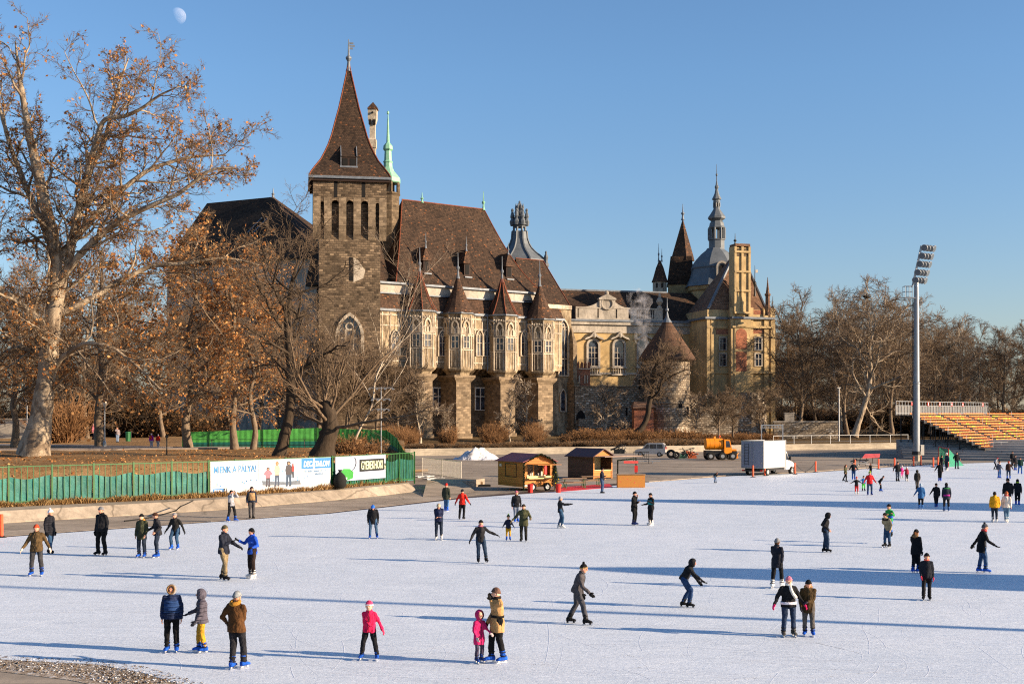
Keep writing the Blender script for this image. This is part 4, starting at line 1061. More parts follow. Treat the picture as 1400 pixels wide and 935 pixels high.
def oriel(pxc, py_eave, py_apex, py_fin, py_bot, pyr):
    ap = 2.45; dcen = -.55; xs_ = S(pxc, -2.0)
    ze, zb = Z(pxc, py_eave, -2.4), Z(pxc, py_bot, -2.4); za = Z(pxc, py_apex, dcen); zf = Z(pxc, py_fin, dcen)
    o = FH.mb(); a0 = math.pi/8; rr = ap/math.cos(math.pi/8)
    o.lathe([(rr*.72, zb-1.3), (rr*.80, zb-.7), (rr*1.02, zb-.25), (rr*1.04, zb+.05), (rr, zb+.15), (rr, ze-.5), (rr*1.05, ze-.35), (rr*1.05, ze)], (xs_, dcen), 8, a0)
    ob = o.build('oriel', M_LIME, hall)
    g_ = FH.mb(); g_.lathe([(rr*1.08, ze-.22), (rr*1.16, ze-.1), (rr*1.16, ze+.1), (rr*1.0, ze+.15)], (xs_, dcen), 8, a0); g_.build('gutter', M_LEAD, ob)
    c = FH.mb(); P = [(rr*1.14, ze+.06), (rr*.92, ze+.22*(za-ze)*.6), (rr*.60, ze+.38*(za-ze)), (rr*.30, ze+.68*(za-ze)), (.1, za)]
    nn = 8 if pyr else 16
    c.lathe(P, (xs_, dcen), nn, a0); c.build('oriel_roof', M_ROOF2 if not pyr else M_ROOF, ob, smooth=False)
    if pyr:
        h = FH.mb()
        for q in range(8):
            a = a0 + q*math.pi/4; h.path([(xs_ + r*math.cos(a), dcen + r*math.sin(a), z+.03) for r, z in P], .10, 4)
        h.build('ridge_tile', M_RIDGE, ob)
    finial(ob, (xs_, dcen), za-.7, zf, .15, M_LEAD, False, fr=FH, knob=.22)
    cr = FH.mb()   # colonnettes on the edges and carved heads over the windows
    for q in range(8):
        a = a0 + q*math.pi/4; p = (xs_ + rr*1.01*math.cos(a), dcen + rr*1.01*math.sin(a))
        cr.tube((*p, zb), (*p, ze-.35), .13, n=6)
    H = ze - zb
    for k in (-2, -1, 0, 1):
        ff = facet(FH, xs_, dcen, ap, k)
        M0 = cr.M; cr.M = ff.M
        zz = zb + H*.60
        cr.box(-.95, .95, -.09, .02, zz-.12, zz+.08); cr.box(-.95, .95, -.07, .02, zb+H*.34-.1, zb+H*.34+.08)
        for x in (-.47, .47):
            cr.band(lancet(x, zz+.25, .50, 1.1), lancet(x, zz+.15, .84, 1.45), -.16, .02)
        cr.band(lancet(0, zz+.3, .9, 2.0), lancet(0, zz+.2, 1.3, 2.5), -.22, .02)
        for x in (-.62, -.2, .25, .66): cr.ell((x, -.05, ze-.95 - .2*abs(x)), .2, .2, .24, None, 6, 4)
        for x in (-.6, 0, .6): cr.box(x-.06, x+.06, -.06, .02, zb+.3, zb+H*.32)
        cr.M = M0
    cr.build('carving', M_LIME2, ob)
    for k in (-1, 0):
        ff = facet(FH, xs_, dcen, ap, k)
        win(ob, ff, 0, zb+H*.37, 1.15, H*.21, 'rect', 0, .14, .12, 1, (.55,), M_LIME2, bw=.12)
    # the pillar under it
    pw = (S(pxc+10, -2.2) - S(pxc-10, -2.2))/2
    p = FH.mb(); p.box(xs_-pw, xs_+pw, -2.3, 2.7, -1, zb-2.1)
    p.box(xs_-pw-.2, xs_+pw+.2, -2.5, 2.62, -1, 2.4)
    p.rings([[(xs_-pw-.0, -2.31, zb-2.3), (xs_+pw, -2.31, zb-2.3), (xs_+pw, 2.6, zb-2.3), (xs_-pw, 2.6, zb-2.3)],
             [(xs_-pw-.65, -2.75, zb-1.5), (xs_+pw+.65, -2.75, zb-1.5), (xs_+pw+.65, 2.6, zb-1.5), (xs_-pw-.65, 2.6, zb-1.5)],
             [(xs_-pw-.65, -2.75, zb-1.1), (xs_+pw+.65, -2.75, zb-1.1), (xs_+pw+.65, 2.6, zb-1.1), (xs_-pw-.65, 2.6, zb-1.1)]])
    p.build('pillar', M_PILLAR, hall)
for a in ((580, 425, 371, 339, 502, True), (632.5, 428, 376, 346, 504, False), (693, 431, 381, 351, 507, True), (744.5, 436.5, 387, 357, 508, False)): oriel(*a)
for pxc, k in ((540, 1), (604.5, 1), (655, 0), (664.5, 1), (716.5, 1)):
    w_ = 1.5 if pxc not in (655, 664.5) else 1.15
    win(hall, FH, S(pxc), Z(pxc, 486), w_, Z(pxc, 452)-Z(pxc, 486), 'point', 0, .22, .3, 1, (.5,), M_LIME2, True)
for pxc in (599, 656.5):
    win(hall, FH, S(pxc, 2.6), Z(pxc, 560, 2.6), 2.0, Z(pxc, 531, 2.6)-Z(pxc, 560, 2.6), 'rect', 2.6, .2, .15, 1, (.62,), M_FRAME, bw=.14)
b = FH.mb()
for pxc in (612, 666, 720): x = S(pxc, -.2); b.tube((x, -.25, z_ob-.2), (x, -.25, z_lb), .11, n=6)
b.split('drainpipe', M_LEAD, hall)
# dormers of the main roof
def on_roof(px, py):
    best = None
    for i in range(401):
        t = i/400; d, z = slope(0, t); s, zz = FH.px(px, py, d)
        e = abs(zz - z)
        if best is None or e < best[0]: best = (e, s, d, z)
    return best[1:]
for px, pb, pt, pf in ((583, 372, 337, 318), (638.5, 377, 341, 323), (696, 380, 346, 331)):
    s, d, z = on_roof(px, pb); zt = Z(px, pt, d)
    h = (zt - z)*.5
    b = FH.mb(); b.box(s-.62, s+.62, d-.05, d+3.2, z-.3, z+h); dmr = b.build('dormer', M_WOODD, hall)
    b = FH.mb()
    b.add([(s-.95, d-.3, z+h-.25), (s+.95, d-.3, z+h-.25), (s, d+.25, zt), (s-.95, d+4.4, z+h-.25), (s+.95, d+4.4, z+h-.25), (s, d+4.4, zt)], [(0,1,2), (1,4,5,2), (3,0,2,5), (0,3,4,1)])
    b.build('dormer_roof', M_ROOF2, dmr)
    b = FH.mb(); b.box(s-.38, s+.38, d-.09, d-.02, z+.2, z+h-.4); b.split('opening', M_DARK, dmr)
    b = FH.mb(); b.box(s-.75, s+.75, d-.55, d+.2, z-.42, z-.2); b.build('dormer_sill', M_LEAD, dmr)
    finial(dmr, (s, d+.25), zt-.3, Z(px, pf, d), .1, M_LEAD, False, fr=FH, knob=.22)
for px, pt, pb in ((577, 263, 275), (661, 262, 287)):
    s = S(px, DR); finial(hall, (s, DR), z_rd-.1, Z(px, pt, DR), .14, M_COPPER, False, fr=FH, knob=.25)
# chapel end to the right: lower roof, tall window, buttresses
za2 = Z(778, 418, 1); zr3 = Z(725, 355, 9); q0, q1, qe = S(705, 9), S(742.5, 9), S(779, .8)
b = FH.mb()
b.add([(s1-4, .8, za2), (qe, .8, za2), (q1, 9, zr3), (q0, 9, zr3), (qe+2.5, 8, za2), (qe+2.5, 17, za2), (q0, 17, za2)], [(0,1,2,3), (1,4,2), (4,5,2), (5,6,3,2)])
b.build('chapel_roof', M_ROOF, hall)
b = FH.mb(); b.path([(qe, .8, za2+.05), (q1, 9, zr3+.03)], .10, 5); b.path([(q0, 9, zr3+.03), (q1, 9, zr3+.03)], .10, 5); b.build('ridge_tile', M_RIDGE, hall)
b = FH.mb(); b.slab([(s1-1, 1), (S(781, 1), 1), (S(781, 1)+2.3, 8), (S(781, 1)+2.3, 17), (s1-1, 17)], -1, za2-.7)
b.build('chapel_wall', M_LIME, hall)
b = FH.mb(); b.slab([(s1-.2, .7), (S(782, .7), .7), (S(782, .7)+2.6, 7.8), (S(782, .7)+2.6, 17), (s1-.2, 17)], za2-.72, za2+.02); b.build('cornice', M_LIME2, hall)
win(hall, FH, S(769.5, 1), Z(770, 513, 1), 2.0, Z(770, 438, 1)-Z(770, 513, 1), 'point', 1, .3, .35, 2, (.3,), M_LIME2, True)
win(hall, FH, S(769, 1), Z(769, 562, 1), 1.1, Z(769, 533, 1)-Z(769, 562, 1), 'point', 1, .22, .3, 0, (), M_LIME2)
b = FH.mb(); x = S(784, 0)
b.box(x-.9, x+.9, -1.2, 1.2, -1, Z(784, 585, -1)); b.box(x-.65, x+.65, -.9, 1.2, Z(784, 585, -1), Z(784, 523, -1)); b.box(x-.45, x+.45, -.5, 1.2, Z(784, 523, -1), Z(784, 470, -1))
b.rings([[(x-.45, -.5, Z(784, 470, -1)), (x+.45, -.5, Z(784, 470, -1)), (x+.45, 1.2, Z(784, 470, -1)), (x-.45, 1.2, Z(784, 470, -1))], [(x-.05, .6, Z(784, 445, -1)), (x+.05, .6, Z(784, 445, -1)), (x+.05, .7, Z(784, 445, -1)), (x-.05, .7, Z(784, 445, -1))]])
for py in (585, 523): b.box(x-.95 if py > 550 else x-.75, x+.95 if py > 550 else x+.75, -1.28 if py > 550 else -1.0, 1.0, Z(784, py, -1)-.2, Z(784, py, -1)+.15)
b.build('buttress', M_PILLAR, hall)

# =========================== roofs and spires behind ========================
def axis_lathe(parent, name, px, Y, prof, mat, n=8, a0=0.0, smooth=False, k=None, sx=1, sy=1):
    """prof: list of (photo row, half width in photo pixels) turned about a vertical axis at distance Y"""
    x = (px-CX)*Y/F; m = Y/F
    b = MB(); b.lathe([(max(.02, h*m)*(k or 1), CH + (HY-y)*m) for y, h in prof], (x, Y), n, a0, True, sx, sy)
    return b.build(name, mat, parent, smooth)

chim = thing('chimney_turret', 'slim cream stone turret with a little pyramid cap rising behind the keep roof', 'turret', ((510-CX)*222/F, 222, 1))
axis_lathe(chim, 'shaft', 509.5, 222, [(700, 4.6), (204, 4.6), (203, 5.6), (192, 5.8), (190, 4.2), (172, 4.0), (165, 6.2), (163, 6.6), (151, 6.6)], M_LIME2, 4, math.pi/4, k=1.3)
axis_lathe(chim, 'cap', 510, 222, [(151, 7.6), (149, 7.4), (140, .3)], M_ROOF2, 4, math.pi/4, k=1.3)
b = MB(); m = 222/F
for px in (506.5, 512.5):
    b.box((px-1.6-CX)*m, (px+1.6-CX)*m, 222-1.15, 222-.5, CH+(HY-172)*m, CH+(HY-165.5)*m)
b.ell(((510-CX)*m, 222-1.0, CH+(HY-156)*m), .22, .2, .22); b.split('opening', M_DARK, chim)

cop = thing('copper_spire', 'green copper onion spire on an arcaded brick turret behind the keep', 'spire', ((530.5-CX)*218/F, 218, 1))
zy = lambda q: q/3.118 + 30
P = [(380,.6),(384,5),(392,5),(396,1.4),(425,3.5),(515,7.5),(520,12),(530,20),(545,22),(552,15),(558,15.5),(592,17),(598,22),(604,19),(620,20),(640,30),(655,44),(668,55),(686,55),(690,50)]
axis_lathe(cop, 'copper_roof', 530.5, 218, [(zy(q), h/3.118) for q, h in P[::-1]], M_COPPER, 8, math.pi/8)
axis_lathe(cop, 'turret', 531, 218, [(620, 15.5), (zy(742), 15.5), (zy(738), 17), (zy(732), 17), (zy(730), 15)], M_DARKSTONE, 8, math.pi/8)
b = MB(); m = 218/F
for q in range(8):
    a = math.pi/8 + q*math.pi/4; r = 15*m
    b.tube(((530.5-CX)*m + r*math.cos(a), 218 + r*math.sin(a), CH+(HY-zy(732))*m), ((530.5-CX)*m + r*math.cos(a), 218 + r*math.sin(a), CH+(HY-zy(686))*m), .28, n=6)
b.split('column', M_DARKSTONE, cop)
axis_lathe(cop, 'core', 530.5, 218, [(zy(732), 9), (zy(688), 9)], M_DARK, 8)

lan = thing('lantern_roof', 'grey curved roof with an ornate crown lantern behind the right end of the hall', 'roof', ((710.5-CX)*246/F, 246, 1))
zy = lambda q: q/5.196 + 250
P = [(128,2),(138,9),(146,6),(160,17),(172,24),(180,18),(200,27),(222,30),(238,26),(246,40),(262,52),(272,46),(290,58),(300,64),(308,50),(318,46)]
axis_lathe(lan, 'crown', 710.3, 246, [(zy(q), h/5.196) for q, h in P[::-1]], M_SLATE, 8, math.pi/8)
P = [(346,46),(352,56),(400,60),(440,74),(470,92),(500,122),(530,160),(555,190),(600,200)]
axis_lathe(lan, 'roof', 710.3, 246, [(700, 37)] + [(zy(q), h/5.196) for q, h in P[::-1]], M_SLATE, 8, math.pi/8)
b = MB(); m = 246/F
for q in range(8):
    a = math.pi/8 + q*math.pi/4; r = 8.4*m
    b.tube(((710.3-CX)*m + r*math.cos(a), 246 + r*math.sin(a), CH+(HY-zy(350))*m), ((710.3-CX)*m + r*math.cos(a), 246 + r*math.sin(a), CH+(HY-zy(314))*m), .24, n=6)
    r = 10.6*m
    c = ((710.3-CX)*m + r*math.cos(a), 246 + r*math.sin(a)); z0 = CH+(HY-zy(305))*m
    b.lathe([(.38, z0), (.55, z0+.7), (.25, z0+1.3), (.42, z0+1.7), (.30, z0+2.3), (.1, z0+2.9)], c, 6)
    b.ell((c[0]*1+0, c[1], z0+3.0), .28, .28, .3, None, 6, 4)
    r = 5.2*m; c = ((710.3-CX)*m + r*math.cos(a), 246 + r*math.sin(a)); z0 = CH+(HY-zy(235))*m
    b.lathe([(.22, z0), (.32, z0+.6), (.14, z0+1.1), (.24, z0+1.5), (.05, z0+2.4)], c, 6)
b.build('ornament', M_SLATE, lan)
b = MB()
for q in range(8):
    a = q*math.pi/4; pts = []
    for y, h in [(zy(q_), h/5.196) for q_, h in P]:
        pts.append(((710.3-CX)*m + h*m*1.0*math.cos(math.pi/8+a), 246 + h*m*math.sin(math.pi/8+a), CH+(HY-y)*m+.05))
    b.path(pts, .2, 5)
b.build('rib', M_SLATE, lan)
pin = thing('stone_pinnacle', 'small grey statue pinnacle standing at the right edge of the lantern roof', 'pinnacle', ((746.5-CX)*244/F, 244, 20))
axis_lathe(pin, 'shaft', 746.5, 244, [(420, 3), (366, 2.6), (364, 4), (361, 4), (359, 2.4), (356, 2.4)], M_SLATE, 8)
axis_lathe(pin, 'statue', 746.5, 244, [(356, 2.2), (352, 3.1), (349, 2.2), (347.5, 1.2), (345, 1.6), (343, .4)], M_SLATE, 8)

# =========================== shaded left wing ================================
FW = Frame(-33.4, 214, -26.5)
wing = thing('left_wing', 'shadowed castle wing with a broad dark hipped roof left of the keep', 'castle wing', FW.w(-12, 5, 2))
S, Z = FW.s, FW.z
ze = Z(436, 352, 0); zr = Z(372, 269.5, 8)
e1 = S(437, 0); e0 = S(225, 0); rr1 = S(372.5, 8); rr0 = S(283, 8)
b = FW.mb()
b.rings([[(e0, -.8, ze), (e1, -.8, ze), (e1, 17, ze), (e0, 17, ze)], [(rr0, 8, zr), (rr1, 8, zr), (rr1, 8.4, zr), (rr0, 8.4, zr)]])
b.build('roof', M_ROOF, wing)
b = FW.mb(); b.box(e0+.6, e1-.6, 0, 16.2, 0, ze); b.build('wall', M_TRIM, wing)
for px in (300, 332, 360, 392):
    for py in (405, 450, 500):
        win(wing, FW, S(px), Z(px, py), 1.7, 3.0, 'rect' if py != 450 else 'round', 0, .22, .2, 1, (.6,), M_TRIM)
b = FW.mb(); x = S(371, -1); b.box(x-1.4, x+1.4, -1.6, .2, 0, Z(371, 388, -1)); b.split('stair_turret', M_LIME2, wing)
finial(wing, (rr1, 8.2), zr-.2, Z(373, 257, 8), .17, M_LEAD, fr=FW, knob=.2)
b = FW.mb()
for px in (338, 346): b.path([(S(px, 2), 2.1, Z(px, 318, 2)), (S(px, 2)+.9, 5.0, Z(px, 300, 5))], .12, 4)
b.split('roof_ladder', M_LEAD, wing)

# =========================== baroque wing ====================================
FB = Frame(11.5, 240, 15)
S, Z = FB.s, FB.z
bar = thing('baroque_wing', 'long yellow baroque wing with arched windows and a stone balustrade and gable', 'palace wing', FB.w(12, 5, 1))
x0, x1 = S(779), S(968); zc = Z(875, 440)
b = FB.mb(); b.box(x0, x1, 0, 14, 0, zc-.6); b.build('wall', M_YELLOW, bar)
b = FB.mb(); b.box(x0, x1+.3, -1.0, .6, zc-.15, zc+.25); b.build('gutter', M_LEAD, bar)
b = FB.mb(); b.box(x0, x1, -.75, .1, zc-.75, zc-.17); b.box(x0, x1, -.3, .05, Z(875, 456), zc-.77)
b.box(x0, x1, -.18, .05, Z(875, 511)-.2, Z(875, 511)+.2)
b.build('cornice', M_TRIM, bar)
zr = Z(870, 399, 7)
b = FB.mb(); b.rings([[(x0-3, .5, zc+.2), (x1+4, .5, zc+.2), (x1+4, 13.5, zc+.2), (x0-3, 13.5, zc+.2)], [(x0-3, 7, zr), (x1+4, 7, zr), (x1+4, 7.3, zr), (x0-3, 7.3, zr)]])
b.build('roof', M_ROOF, bar)
b = FB.mb(); b.box(x0-3, x1-6, 6.9, 7.4, zr-.1, zr+.2); b.build('ridge_cap', M_LEAD, bar)
zb0, zb1 = zc+.26, Z(850, 421)
b = FB.mb()
for a, c in ((786, 788.5), (790, 815.5), (817.5, 840.5), (842.5, 858), (861, 868), (893, 896.5), (897, 904.5)):
    b.box(S(a), S(c), -.55, -.1, zb0, zb1 - .25)
b.box(S(786), S(905), -.65, 0, zb1-.27, zb1); b.box(S(786), S(905), -.62, -.02, zb0, zb0+.3)
s = S(869)
while s < S(893): b.lathe([(.10, zb0+.3), (.18, zb0+.8), (.09, zb0+1.3), (.12, zb1-.27)], (s, -.33), 6); s += .48
b.build('balustrade', M_TRIM, bar)
# gable with a wreath
gz = zb1; gt = Z(828.5, 410)
b = FB.mb(); b.box(S(818), S(839.5), -.6, .1, gz, gt)
for sg, xa, xb in ((-1, 818, 796), (1, 839.5, 858)):
    pts = [(S(xa), gz), (S(xa), gz + (gt-gz)*.75)]
    for t in (.25, .5, .75, 1): pts.append((S(xa)+(S(xb)-S(xa))*t, gz + (gt-gz)*.75*(1-t)**2))
    b.prism(pts[::-1] if sg > 0 else pts, -.5, 0) if sg < 0 else b.prism(pts[::-1], -.5, 0)
b.box(S(817), S(840.5), -.95, .1, gt-.05, gt+.25)
b.prism([(S(817), gt+.25), (S(840.5), gt+.25), (S(828.7), Z(828, 402))], -.85, .1)
b.ell((S(828.7), -.35, Z(828, 401)), .45, .4, .5, None, 8, 5)
b.torus((S(828.5), -.66, (gz+gt)/2), 1.15, .22, Matrix.Rotation(R(90), 3, 'X'), 14, 6)
for xx in (819.3, 838): b.box(S(xx)-.2, S(xx)+.2, -.8, -.55, gz, gt-.06)
b.build('gable', M_TRIM, bar)
b = FB.mb(); xx = S(901); b.lathe([(.5, zb1), (.55, zb1+.3), (.2, zb1+.6), (.75, zb1+1.3), (.55, zb1+1.9), (.25, zb1+2.2), (.3, zb1+2.6), (.05, zb1+3.1)], (xx, -.3), 8); b.build('urn', M_TRIM, bar)
for px, wpx in ((810.7, 14), (846, 14), (879, 14), (953.5, 16.5)):
    w_ = wpx*.141; z0 = Z(px, 500); h = Z(px, 465.5) - z0
    o = win(bar, FB, S(px), z0, w_, h, 'round', 0, .42, .3, 2, (.3, .52, .72), M_TRIM, bw=.1)
    if px < 900:
        hd = FB.mb(); c = S(px); zt = z0 + h
        hd.prism([(c-2.0, zt+.05), (c-1.7, zt+.5), (c-.9, zt+.75), (c, zt+1.7), (c+.9, zt+.75), (c+1.7, zt+.5), (c+2.0, zt+.05), (c+1.2, zt+.3), (c, zt+.9), (c-1.2, zt+.3)][::-1], -.95, 0)
        hd.ell((c, -.7, zt+1.0), .5, .4, .6, None, 8, 5)
        hd.build('window_hood', M_TRIM, o)
        sl = FB.mb(); sl.box(c-1.6, c+1.6, -.5, .02, z0-.5, z0-.25)
        for k in range(6): sl.lathe([(.09, z0-1.6), (.17, z0-1.2), (.08, z0-.6)], (c-1.25+k*.5, -.25), 6)
        sl.box(c-1.6, c+1.6, -.45, .02, z0-1.9, z0-1.6); sl.build('window_balustrade', M_TRIM, o)
for px in (800, 838, 868, 952):
    win(bar, FB, S(px), Z(px, 541), 2.3, Z(px, 527)-Z(px, 541), 'round', 0, .35, .2, 2, (.5,), M_OCHRE)

# =========================== corner pavilion =================================
FP = Frame(37.2, 236.5, 15)
S, Z = FP.s, FP.z
pav = thing('corner_pavilion', 'ochre corner pavilion with a brown tent roof and a tall paired chimney shaft', 'pavilion', FP.w(6, 5, 1))
zc = Z(1010, 435)
b = FP.mb(); b.box(S(966, 1.6), S(1002, 1.6), 1.6, 13, 0, zc); b.build('wall', M_OCHRE, pav)
b = FP.mb(); b.box(S(1000), S(1057), 0, 13, 0, zc); b.box(S(1003), S(1025), -.45, .2, 0, zc-.1); b.build('wall', M_OCHRE, pav)
b = FP.mb(); b.box(S(964, 1.2), S(1002, 1.2), 1.0, 12, zc-.15, zc+.25); b.box(S(999.5), S(1058), -.7, 13.4, zc-.152, zc+.252); b.build('gutter', M_LEAD, pav)
b = FP.mb(); zp = Z(1010, 423)
b.box(S(967, 1.7), S(1000, 1.7), 1.7, 12, zc+.25, zp); b.box(S(1000), S(1056.5), .1, 12.8, zc+.26, zp+.01)
for px in (1001, 1026, 1046.5, 1056): b.box(S(px)-.5, S(px)+.5, -.25, .4, zc+.26, zp+.35)
for px in (1001.5, 1026, 1047, 1056): b.box(S(px)-.45, S(px)+.45, -.3, .2, 0, zc-.16)
for px in (968, 974, 1000): b.box(S(px, 1.6)-.35, S(px, 1.6)+.35, 1.35, 1.8, 0, zc-.16)
for py in (447, 509): b.box(S(1000), S(1057), -.62 if py < 480 else -.5, .1, Z(1010, py)-.2, Z(1010, py)+.2); b.box(S(966, 1.6), S(1000, 1.6), 1.3, 1.7, Z(1010, py)-.2, Z(1010, py)+.2)
b.build('pilaster', M_OCHRE, pav)
za = Z(1010, 344, 6)
b = FP.mb(); zr0 = zp+.05
b.rings([[(S(968, 2), 1.9, zr0), (S(1048, 1), .9, zr0), (S(1048, 1), 12, zr0), (S(968, 2), 12, zr0)], [(S(1006, 6), 6, za), (S(1013, 6), 6, za), (S(1013, 6), 6.4, za), (S(1006, 6), 6.4, za)]])
b.build('roof', M_ROOF3, pav)
b = FP.mb(); b.path([(S(968, 2), 1.9, zr0+.1), (S(1006, 6), 6, za+.1)], .3, 5); b.path([(S(1048, 1), .9, zr0+.1), (S(1013, 6), 6, za+.1)], .2, 5); b.build('hip_flashing', M_LEAD, pav)
b = FP.mb(); zt = Z(1013, 334)
for c in (1008, 1018): b.box(S(c-4.4), S(c+4.4), -.5, 1.6, zp-.8, zt-.7)
for c in (1003.4, 1013, 1022.6): b.box(S(c)-.22, S(c)+.22, -.75, 1.7, zp-.8, zt-.5)
for py in (428, 398, 372, 345): b.box(S(1002), S(1024), -.85, 1.85, Z(1013, py)-.18, Z(1013, py)+.18)
ch = b.build('chimney_stack', M_OCHRE, pav)
b = FP.mb(); b.box(S(1003), S(1023), -.85, 1.8, zt-.5, zt); b.build('chimney_cap', M_ROOF3, ch)
b = FP.mb()
for c in (1008, 1018): b.box(S(c-2.6), S(c+2.6), -.54, -.45, zt-2.4, zt-.9)
b.split('chimney_vent', M_DARKSTONE, ch)
b = FP.mb()
b.prism(lancet(S(1013.5, -.45), Z(1013, 477, -.45), 2.3, 3.9, 'round'), -.50, -.4); b.prism(lancet(S(1013.5, -.45), Z(1013, 508, -.45), 2.2, 3.8, 'rect'), -.50, -.4)
b.box(S(1028.5), S(1045), .05, .2, Z(1036, 430), Z(1036, 424)); b.box(S(1028), S(1045), -.06, .1, Z(1036, 456), Z(1036, 450)); b.box(S(979, 1.6), S(998, 1.6), 1.53, 1.7, Z(985, 457, 1.6), Z(985, 450, 1.6))
b.split('brick_patch', M_BRICK, pav)
for px, d in ((988, 1.6), (1036.5, 0)):
    for y0, y1 in ((478.5, 462), (500, 484)):
        win(pav, FP, S(px, d), Z(px, y0, d), 1.25, Z(px, y1, d)-Z(px, y0, d), 'rect', d, .22, .2, 1, (.6,), M_TRIM)
b = FP.mb(); b.prism(lancet(S(1013.5, -.45), Z(1013, 446, -.5), 1.9, .8, 'round')[0:], -.75, -.4); b.build('arched_hood', M_OCHRE, pav)
tur = [(431, 3.6), (424, 3.6), (423, 4.6), (419, 4.6), (418, 3.2), (405, 3.0), (404, 4.2), (402, 4.2), (401, 2.6), (390, 1.2), (379, .3)]
axis_lathe(pav, 'corner_turret', 1049.5, 236, tur, M_ROOF3, 8)
m = 240/F
for px, y0, y1 in ((1032, 405, 363), (1056.5, 431, 405), (1005, 336, 319)):
    finial(pav, ((px-CX)*m, 240), CH+(HY-y0)*m, CH+(HY-y1)*m, .12, M_BLACKMETAL, knob=.3)
b = MB(); b.box((1033-CX)*m, (1036-CX)*m, 239.9, 240.1, CH+(HY-373)*m, CH+(HY-369)*m); b.build('weather_vane', M_FRAME, pav)

# =========================== towers behind the pavilion ======================
dom = thing('domed_tower', 'grey sheet-metal dome with a tall baroque spire behind the pavilion', 'dome', ((978-CX)*256/F, 256, 1))
axis_lathe(dom, 'wall', 978, 256, [(640, 36), (400, 36), (398, 39), (395, 40), (393, 40)], M_OCHRE, 8, math.pi/8, k=1.0)
axis_lathe(dom, 'dome', 978, 256, [(393, 41), (388, 38), (379, 34), (369.5, 31.5), (367, 32.5), (361, 30.5), (354, 25.5), (347, 19), (342, 12.5), (340, 11.5)], M_SLATE, 8, math.pi/8, k=1.05)
zy = lambda q: q/4.375 + 220
axis_lathe(dom, 'lantern_base', 979.8, 256, [(zy(530), 10.8), (zy(478), 10.8), (zy(475), 12), (zy(470), 12), (zy(469), 10)], M_SLATE, 8, math.pi/8)
b = MB(); m = 256/F; xc = (979.8-CX)*m
for q in range(8):
    a = math.pi/8 + q*math.pi/4; r = 10.2*m
    b.box(xc+r*math.cos(a)-.22, xc+r*math.cos(a)+.22, 256+r*math.sin(a)-.22, 256+r*math.sin(a)+.22, CH+(HY-zy(470))*m, CH+(HY-zy(402))*m)
    b.tube((xc+r*1.12*math.cos(a), 256+r*1.12*math.sin(a), CH+(HY-zy(470))*m), (xc+r*1.12*math.cos(a), 256+r*1.12*math.sin(a), CH+(HY-zy(404))*m), .16, n=6)
b.split('column', M_SLATE, dom)
P = [(404,50),(398,52),(392,46),(372,42),(362,34),(356,40),(347,53),(336,53),(322,42),(300,27),(290,21),(282,19),(280,22),(277,22)]
axis_lathe(dom, 'onion_roof', 979.8, 256, [(zy(q), h/4.375) for q, h in P], M_SLATE, 8, math.pi/8)
axis_lathe(dom, 'upper_lantern', 979.8, 256, [(zy(277), 3.2), (zy(254), 3.0)], M_DARKSTONE, 8)
b = MB()
for q in range(8):
    a = math.pi/8 + q*math.pi/4; r = 4.2*m
    b.tube((xc+r*math.cos(a), 256+r*math.sin(a), CH+(HY-zy(279))*m), (xc+r*math.cos(a), 256+r*math.sin(a), CH+(HY-zy(252))*m), .14, n=5)
b.split('column', M_SLATE, dom)
P = [(255,20),(246,22),(236,20),(231,29),(226,28),(215,22),(195,13),(170,8),(160,12),(154,12),(146,7),(120,3),(92,2.5),(88,6),(80,6),(76,2),(20,1)]
axis_lathe(dom, 'spire', 979.8, 256, [(zy(q), h/4.375) for q, h in P], M_SLATE, 8, math.pi/8)
b = MB(); yy = 256 - 31*m
b.prism(lancet((981-CX)*m, CH+(HY-385)*m, 1.9, 3.3, 'round'), yy-.7, yy+2.5); dd = b.build('dormer', M_SLATE, dom)
b = MB(); b.prism(lancet((981-CX)*m, CH+(HY-382)*m, 1.15, 2.4, 'round'), yy-.74, yy-.6); b.split('opening', M_DARK, dd)
b = MB(); b.band(lancet((981-CX)*m, CH+(HY-385)*m, 1.7, 3.2, 'round'), lancet((981-CX)*m, CH+(HY-386)*m, 2.3, 3.75, 'round'), yy-.95, yy+.2); b.build('dormer_frame', M_TRIM, dd)

bsp = thing('brown_spire', 'sharp brown tiled spire above a dark skirt roof left of the grey dome', 'spire', ((933.5-CX)*262/F, 262, 1))
axis_lathe(bsp, 'wall', 931, 262, [(640, 20), (391, 20)], M_OCHRE, 4, R(38), k=1.25)
axis_lathe(bsp, 'skirt_roof', 931, 262, [(391, 21.5), (352, 16)], M_ROOF, 4, R(38), k=1.25)
axis_lathe(bsp, 'spire_roof', 933.5, 262, [(357, 16), (350, 14.5), (300, .4)], M_ROOF2, 4, R(10), k=1.05)
finial(bsp, ((933.5-CX)*262/F, 262), CH+(HY-301)*262/F, CH+(HY-279)*262/F, .17, M_LEAD, knob=.25)
stt = thing('small_turret', 'little cream turret with a dark conical roof beside the brown spire', 'turret', ((902-CX)*258/F, 258, 1))
axis_lathe(stt, 'wall', 902, 258, [(640, 10), (386, 10)], M_LIME2, 8, math.pi/8)
axis_lathe(stt, 'roof', 902, 258, [(386, 11.8), (380, 9.5), (366, 5.4), (356, 1)], M_ROOF2, 8, math.pi/8)
m = 258/F
for px, y1 in ((900.5, 333), (904.8, 340)): finial(stt, ((px-CX)*m, 258), CH+(HY-358)*m, CH+(HY-y1)*m, .09, M_LEAD, knob=.22)
b = MB()
for px in (897, 904): b.box((px-1-CX)*m, (px+1-CX)*m, 258-10*m-.05, 258-8*m, CH+(HY-394)*m, CH+(HY-388)*m)
b.split('opening', M_DARK, stt)

